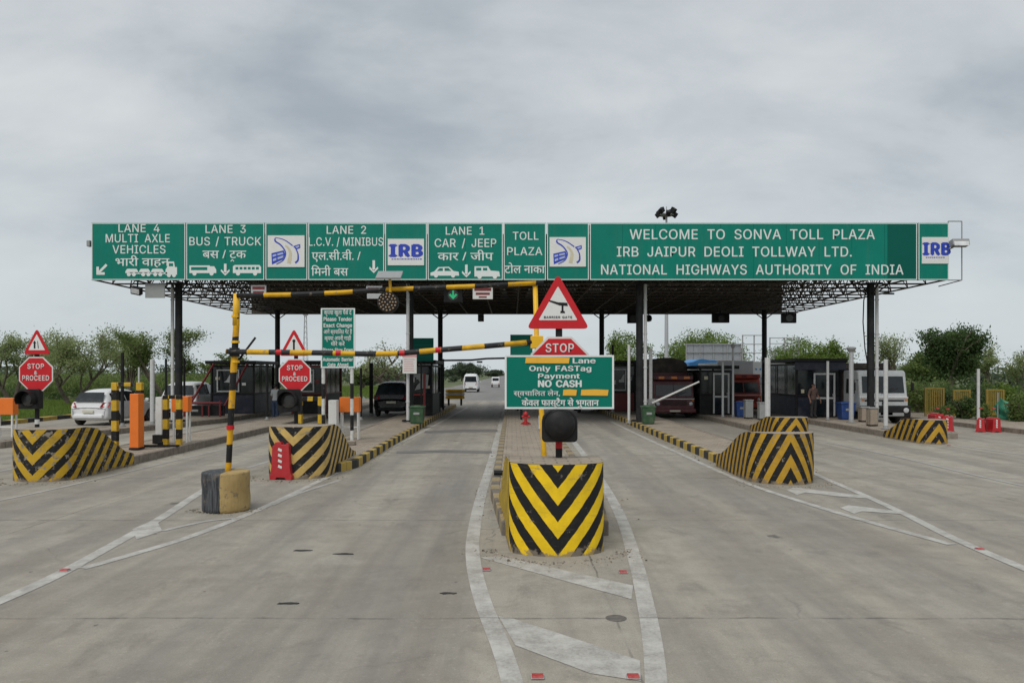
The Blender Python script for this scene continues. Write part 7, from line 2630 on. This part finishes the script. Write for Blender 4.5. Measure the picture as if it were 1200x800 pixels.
TL = 'bare limbed trees left of the toll lanes'
tree('thin wispy tree at the left edge beside the octagon', 14, 58, 382, 78, 'grey', 1.7, 'wispy', TL, 2, .3)
tree('wispy tree with dark forked trunk between the left octagon and the white hatchback', 84, 52, 378, 92, 'grey', 1.9, 'wispy', TL, 2, .34)
tree('low thin tree behind the left triangle sign', 46, 66, 390, 62, 'grey', 1.3, 'wispy', TL, 1, .3)
tree('airy green tree above the white hatchback', 152, 62, 386, 70, 'grey', 1.7, 'wispy', TL, 2, .28)
tree('airy green tree between the far left column and the thick white post', 196, 60, 383, 88, 'mid', 2.0, 'wispy', TL, 2, .28)
tree('small green tree above the booth behind the left gauge post', 268, 85, 416, 52, 'mid', .7, 'round', TL, 1, .2)
tree('pale leafless looking tree with many thin limbs above the black SUV', 457, 78, 398, 74, 'grey', .8, 'wispy', TL, 3, .25)
tree('low green tree behind the notice board', 340, 95, 424, 40, 'mid', .6, 'round', TL, 1, .2)
tree('low bushy tree left of the pale thin-limbed one', 425, 100, 427, 34, 'mid', .6, 'round', TL, 1, .2)
TR = 'green trees beyond the right lanes'
tree('green tree behind the shaded booth at the middle right', 737, 84, 386, 54, 'bright', .8, 'round', TR, 1, .3)
tree('broad bright green tree behind the grey hoarding', 826, 98, 387, 96, 'bright', 1.8, 'round', TR, 2, .22)
tree('spreading bright green tree over the navy banded booth', 942, 74, 397, 104, 'bright', 1.9, 'round', TR, 2, .28)
tree('pale airy tree rising behind the white truck', 1052, 62, 388, 64, 'grey', .75, 'wispy', TR, 2, .3)
tree('dense dark green tree, the darkest one at right', 1116, 54, 380, 68, 'dark', 2.0, 'round', TR, 2, .18, .11)
tree('thin grey green tree between the darkest tree and the right edge', 1160, 66, 400, 50, 'grey', .6, 'wispy', TR, 1, .3)
tree('airy tree at the right edge of the picture', 1200, 52, 401, 66, 'grey', .9, 'wispy', TR, 2, .3)
tree('low green tree between the white truck and the darkest tree', 1078, 70, 412, 50, 'mid', .9, 'round', TR, 1, .2)
TF = 'dark far trees beyond the open road'
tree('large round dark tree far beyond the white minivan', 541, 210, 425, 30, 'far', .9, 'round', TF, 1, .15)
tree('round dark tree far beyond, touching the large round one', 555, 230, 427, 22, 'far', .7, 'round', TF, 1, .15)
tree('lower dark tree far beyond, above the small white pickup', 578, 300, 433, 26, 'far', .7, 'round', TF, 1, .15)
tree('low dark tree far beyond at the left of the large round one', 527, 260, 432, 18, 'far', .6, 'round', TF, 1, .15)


def shrub(label, px, d, ptop, wpx, leaf, dens=1.0, grp='shrubs along the verges'):
    R = random.Random(int(px * 3 + d))
    h = Z(ptop, d)
    w = wpx * d / F / 2
    r = thing('shrub', label, 'shrub', (X(px, d), d, 0), 0, grp)
    m = MB()
    for k in range(6):
        a = R.uniform(0, 6.28)
        m.path([(0, 0, 0), (.3 * w * cos(a), .3 * w * sin(a), h * .4), (.75 * w * cos(a), .75 * w * sin(a), h * .75)], [.035, .025, .012], 5)
    m.build('stem', M['bark'], r)
    nc = 14
    u = rng.normal(size=(nc, 3))
    u /= np.linalg.norm(u, axis=1, keepdims=True)
    cc = u * rng.uniform(.3, .9, (nc, 1)) * np.array([w * .8, w * .8, h * .42]) + np.array([0, 0, h * .52])
    per = int(110 * dens)
    C = np.repeat(cc, per, axis=0) + rng.normal(size=(nc * per, 3)) * np.array([w * .2, w * .2, h * .10])
    C = C[C[:, 2] > .03]
    leaf_mesh('foliage', C, .085 * (d / 40) ** .6, r, leaf)
    return r


for px_, d_, pt, wv, lf, lab in ((1104, 34.2, 471, 26, 'mid', 'small green shrub before the black railing'),
                                 (1130, 34.6, 463, 34, 'dark', 'dark shrub in front of the middle yellow gate'),
                                 (1150, 33.5, 474, 20, 'mid', 'small shrub behind the two small red barriers'),
                                 (1077, 40, 446, 44, 'mid', 'green shrub right of the white truck'),
                                 (1112, 39.5, 452, 34, 'dark', 'dark shrub behind the black railing'),
                                 (1136, 38, 446, 40, 'dark', 'dark shrub hiding part of the middle yellow gate'),
                                 (1155, 41, 447, 36, 'mid', 'green shrub behind the tall pale post'),
                                 (1178, 37.5, 449, 44, 'bright', 'bright green shrub above the green netting'),
                                 (1196, 32.5, 464, 40, 'mid', 'green shrub at the right edge beside the netting'),
                                 (1062, 45, 440, 40, 'grey', 'grey green shrub behind the white truck'),
                                 (1099, 46, 441, 44, 'mid', 'green shrub under the darkest tree'),
                                 (1215, 40, 440, 60, 'mid', 'tall green shrub at the right edge behind the netting')):
    shrub(lab, px_, d_, pt, wv, lf)


# ------------------------------------------------------------------ low scrub and grass that nobody could count
def stuff_leaves(name, regions, size, mat, label, cat):
    out = []
    for (x0, x1, y0, y1, hmin, hmax, n, cl) in regions:
        nc = max(1, n // cl)
        cxy = np.stack([rng.uniform(x0, x1, nc), rng.uniform(y0, y1, nc)], axis=1)
        hh = rng.uniform(hmin, hmax, nc)
        c = np.repeat(cxy, cl, axis=0)
        hr = np.repeat(hh, cl)
        p = np.zeros((len(c), 3))
        p[:, :2] = c + rng.normal(size=c.shape) * (hr * .5)[:, None]
        p[:, 2] = hr * rng.uniform(.02, 1, len(c)) ** .8
        out.append(p)
    C = np.concatenate(out)
    o = leaf_mesh(name, C, size, None, mat)
    tag(o, label, cat, None, 'stuff')
    return o


stuff_leaves('scrub', [(-75, -27, 66, 84, .8, 2.1, 26000, 160), (-130, -30, 85, 140, 1.2, 2.8, 16000, 130)], .17, 'mid', 'low green scrub covering the field left of the plaza', 'scrub')
stuff_leaves('dark_scrub', [(-70, -26, 60, 72, .5, 1.3, 7000, 120), (20, 60, 46, 62, .8, 2.2, 9000, 120), (23.5, 30, 40, 48, .8, 1.6, 3500, 100)], .13, 'dark', 'dark green scrub between the trees', 'scrub')
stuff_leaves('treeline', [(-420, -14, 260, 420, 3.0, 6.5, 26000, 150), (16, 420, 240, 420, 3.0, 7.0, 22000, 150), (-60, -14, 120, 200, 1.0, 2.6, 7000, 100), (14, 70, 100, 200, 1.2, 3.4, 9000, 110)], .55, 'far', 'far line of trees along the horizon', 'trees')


def grass(name, regions, label):
    n = sum(r_[-1] for r_ in regions)
    P = []
    for (x0, x1, y0, y1, h, k) in regions:
        c = np.stack([rng.uniform(x0, x1, k), rng.uniform(y0, y1, k), np.full(k, -.06)], axis=1)
        a = rng.uniform(0, 2 * pi, k)
        hh = h * rng.uniform(.5, 1.3, k)
        d_ = np.stack([np.cos(a), np.sin(a), np.zeros(k)], axis=1)
        lean = rng.normal(size=(k, 3)) * .3
        lean[:, 2] = 0
        P.append(np.stack([c - d_ * .05, c + d_ * .05, c + np.stack([np.zeros(k), np.zeros(k), hh + .06], axis=1) + lean * hh[:, None]], axis=1))
    V = np.concatenate(P).reshape(-1, 3)
    T = np.arange(len(V)).reshape(-1, 3)
    me = bpy.data.meshes.new(name)
    me.from_pydata(V.tolist(), [], T.tolist())
    me.update()
    o = finish(me, name, LEAF['bright'])
    tag(o, label, 'grass', None, 'stuff')


grass('grass', [(-40, -22, 30, 60, .22, 26000), (-12.0, -9.8, 64, 110, .3, 5000), (-30, -12, 66, 120, .35, 12000), (21.7, 26, 30, 60, .2, 7000)], 'short green grass on the verges beside the plaza')


# grit and small stones gathered along the kerbs and at the feet of the blocks
def grit(name, label):
    C = []
    for (x, y0, y1, n) in ((-3.45, 17, 50, 420), (-5.6, 17, 45, 120), (-9.0, 17, 45, 300), (4.85, 17, 50, 420), (-0.5, 11.5, 45, 380), (1.7, 11.5, 40, 200), (18.2, 22, 50, 260), (12.7, 25, 45, 160), (6.85, 17, 40, 120)):
        yy = rng.uniform(y0, y1, n)
        xx = x + rng.normal(size=n) * .13
        C.append(np.stack([xx, yy, np.zeros(n)], axis=1))
    for (x, y, w, n) in ((.55, 9.15, .75, 240), (-4.53, 15.9, .8, 160), (-9.68, 15.5, .8, 160), (5.48, 15.1, .8, 180), (-4.6, 12.0, .45, 130)):
        a = rng.uniform(pi, 2 * pi, n)
        r_ = w * (1 + np.abs(rng.normal(size=n)) * .22)
        C.append(np.stack([x + r_ * np.cos(a), y + .45 + r_ * .85 * np.sin(a), np.zeros(n)], axis=1))
    C = np.concatenate(C)
    m = MB()
    for x, y, z in C:
        s_ = random.uniform(.006, .020) * (1.7 if random.random() < .05 else 1)
        a = random.uniform(0, 6.28)
        P = [(x + s_ * cos(a + k * 1.571) * random.uniform(.7, 1.2), y + s_ * sin(a + k * 1.571) * random.uniform(.7, 1.2), .001) for k in range(4)]
        P += [(x + s_ * .5 * cos(a + .7 + k * 1.571), y + s_ * .5 * sin(a + .7 + k * 1.571), s_ * random.uniform(.5, .9)) for k in range(4)]
        m.add(P, [(4, 5, 6, 7), (0, 1, 5, 4), (1, 2, 6, 5), (2, 3, 7, 6), (3, 0, 4, 7)])
    t = NT('grit')
    g_ = t.n('ShaderNodeNewGeometry')
    M['grit'] = t.out(t.mix(g_.outputs['Random Per Island'], (0.10, 0.085, 0.065), (0.36, 0.32, 0.26)), 0.9)
    tag(m.build(name, M['grit']), label, 'grit', None, 'stuff')


grit('gravel', 'loose grit and small stones along the kerbs and crash blocks')
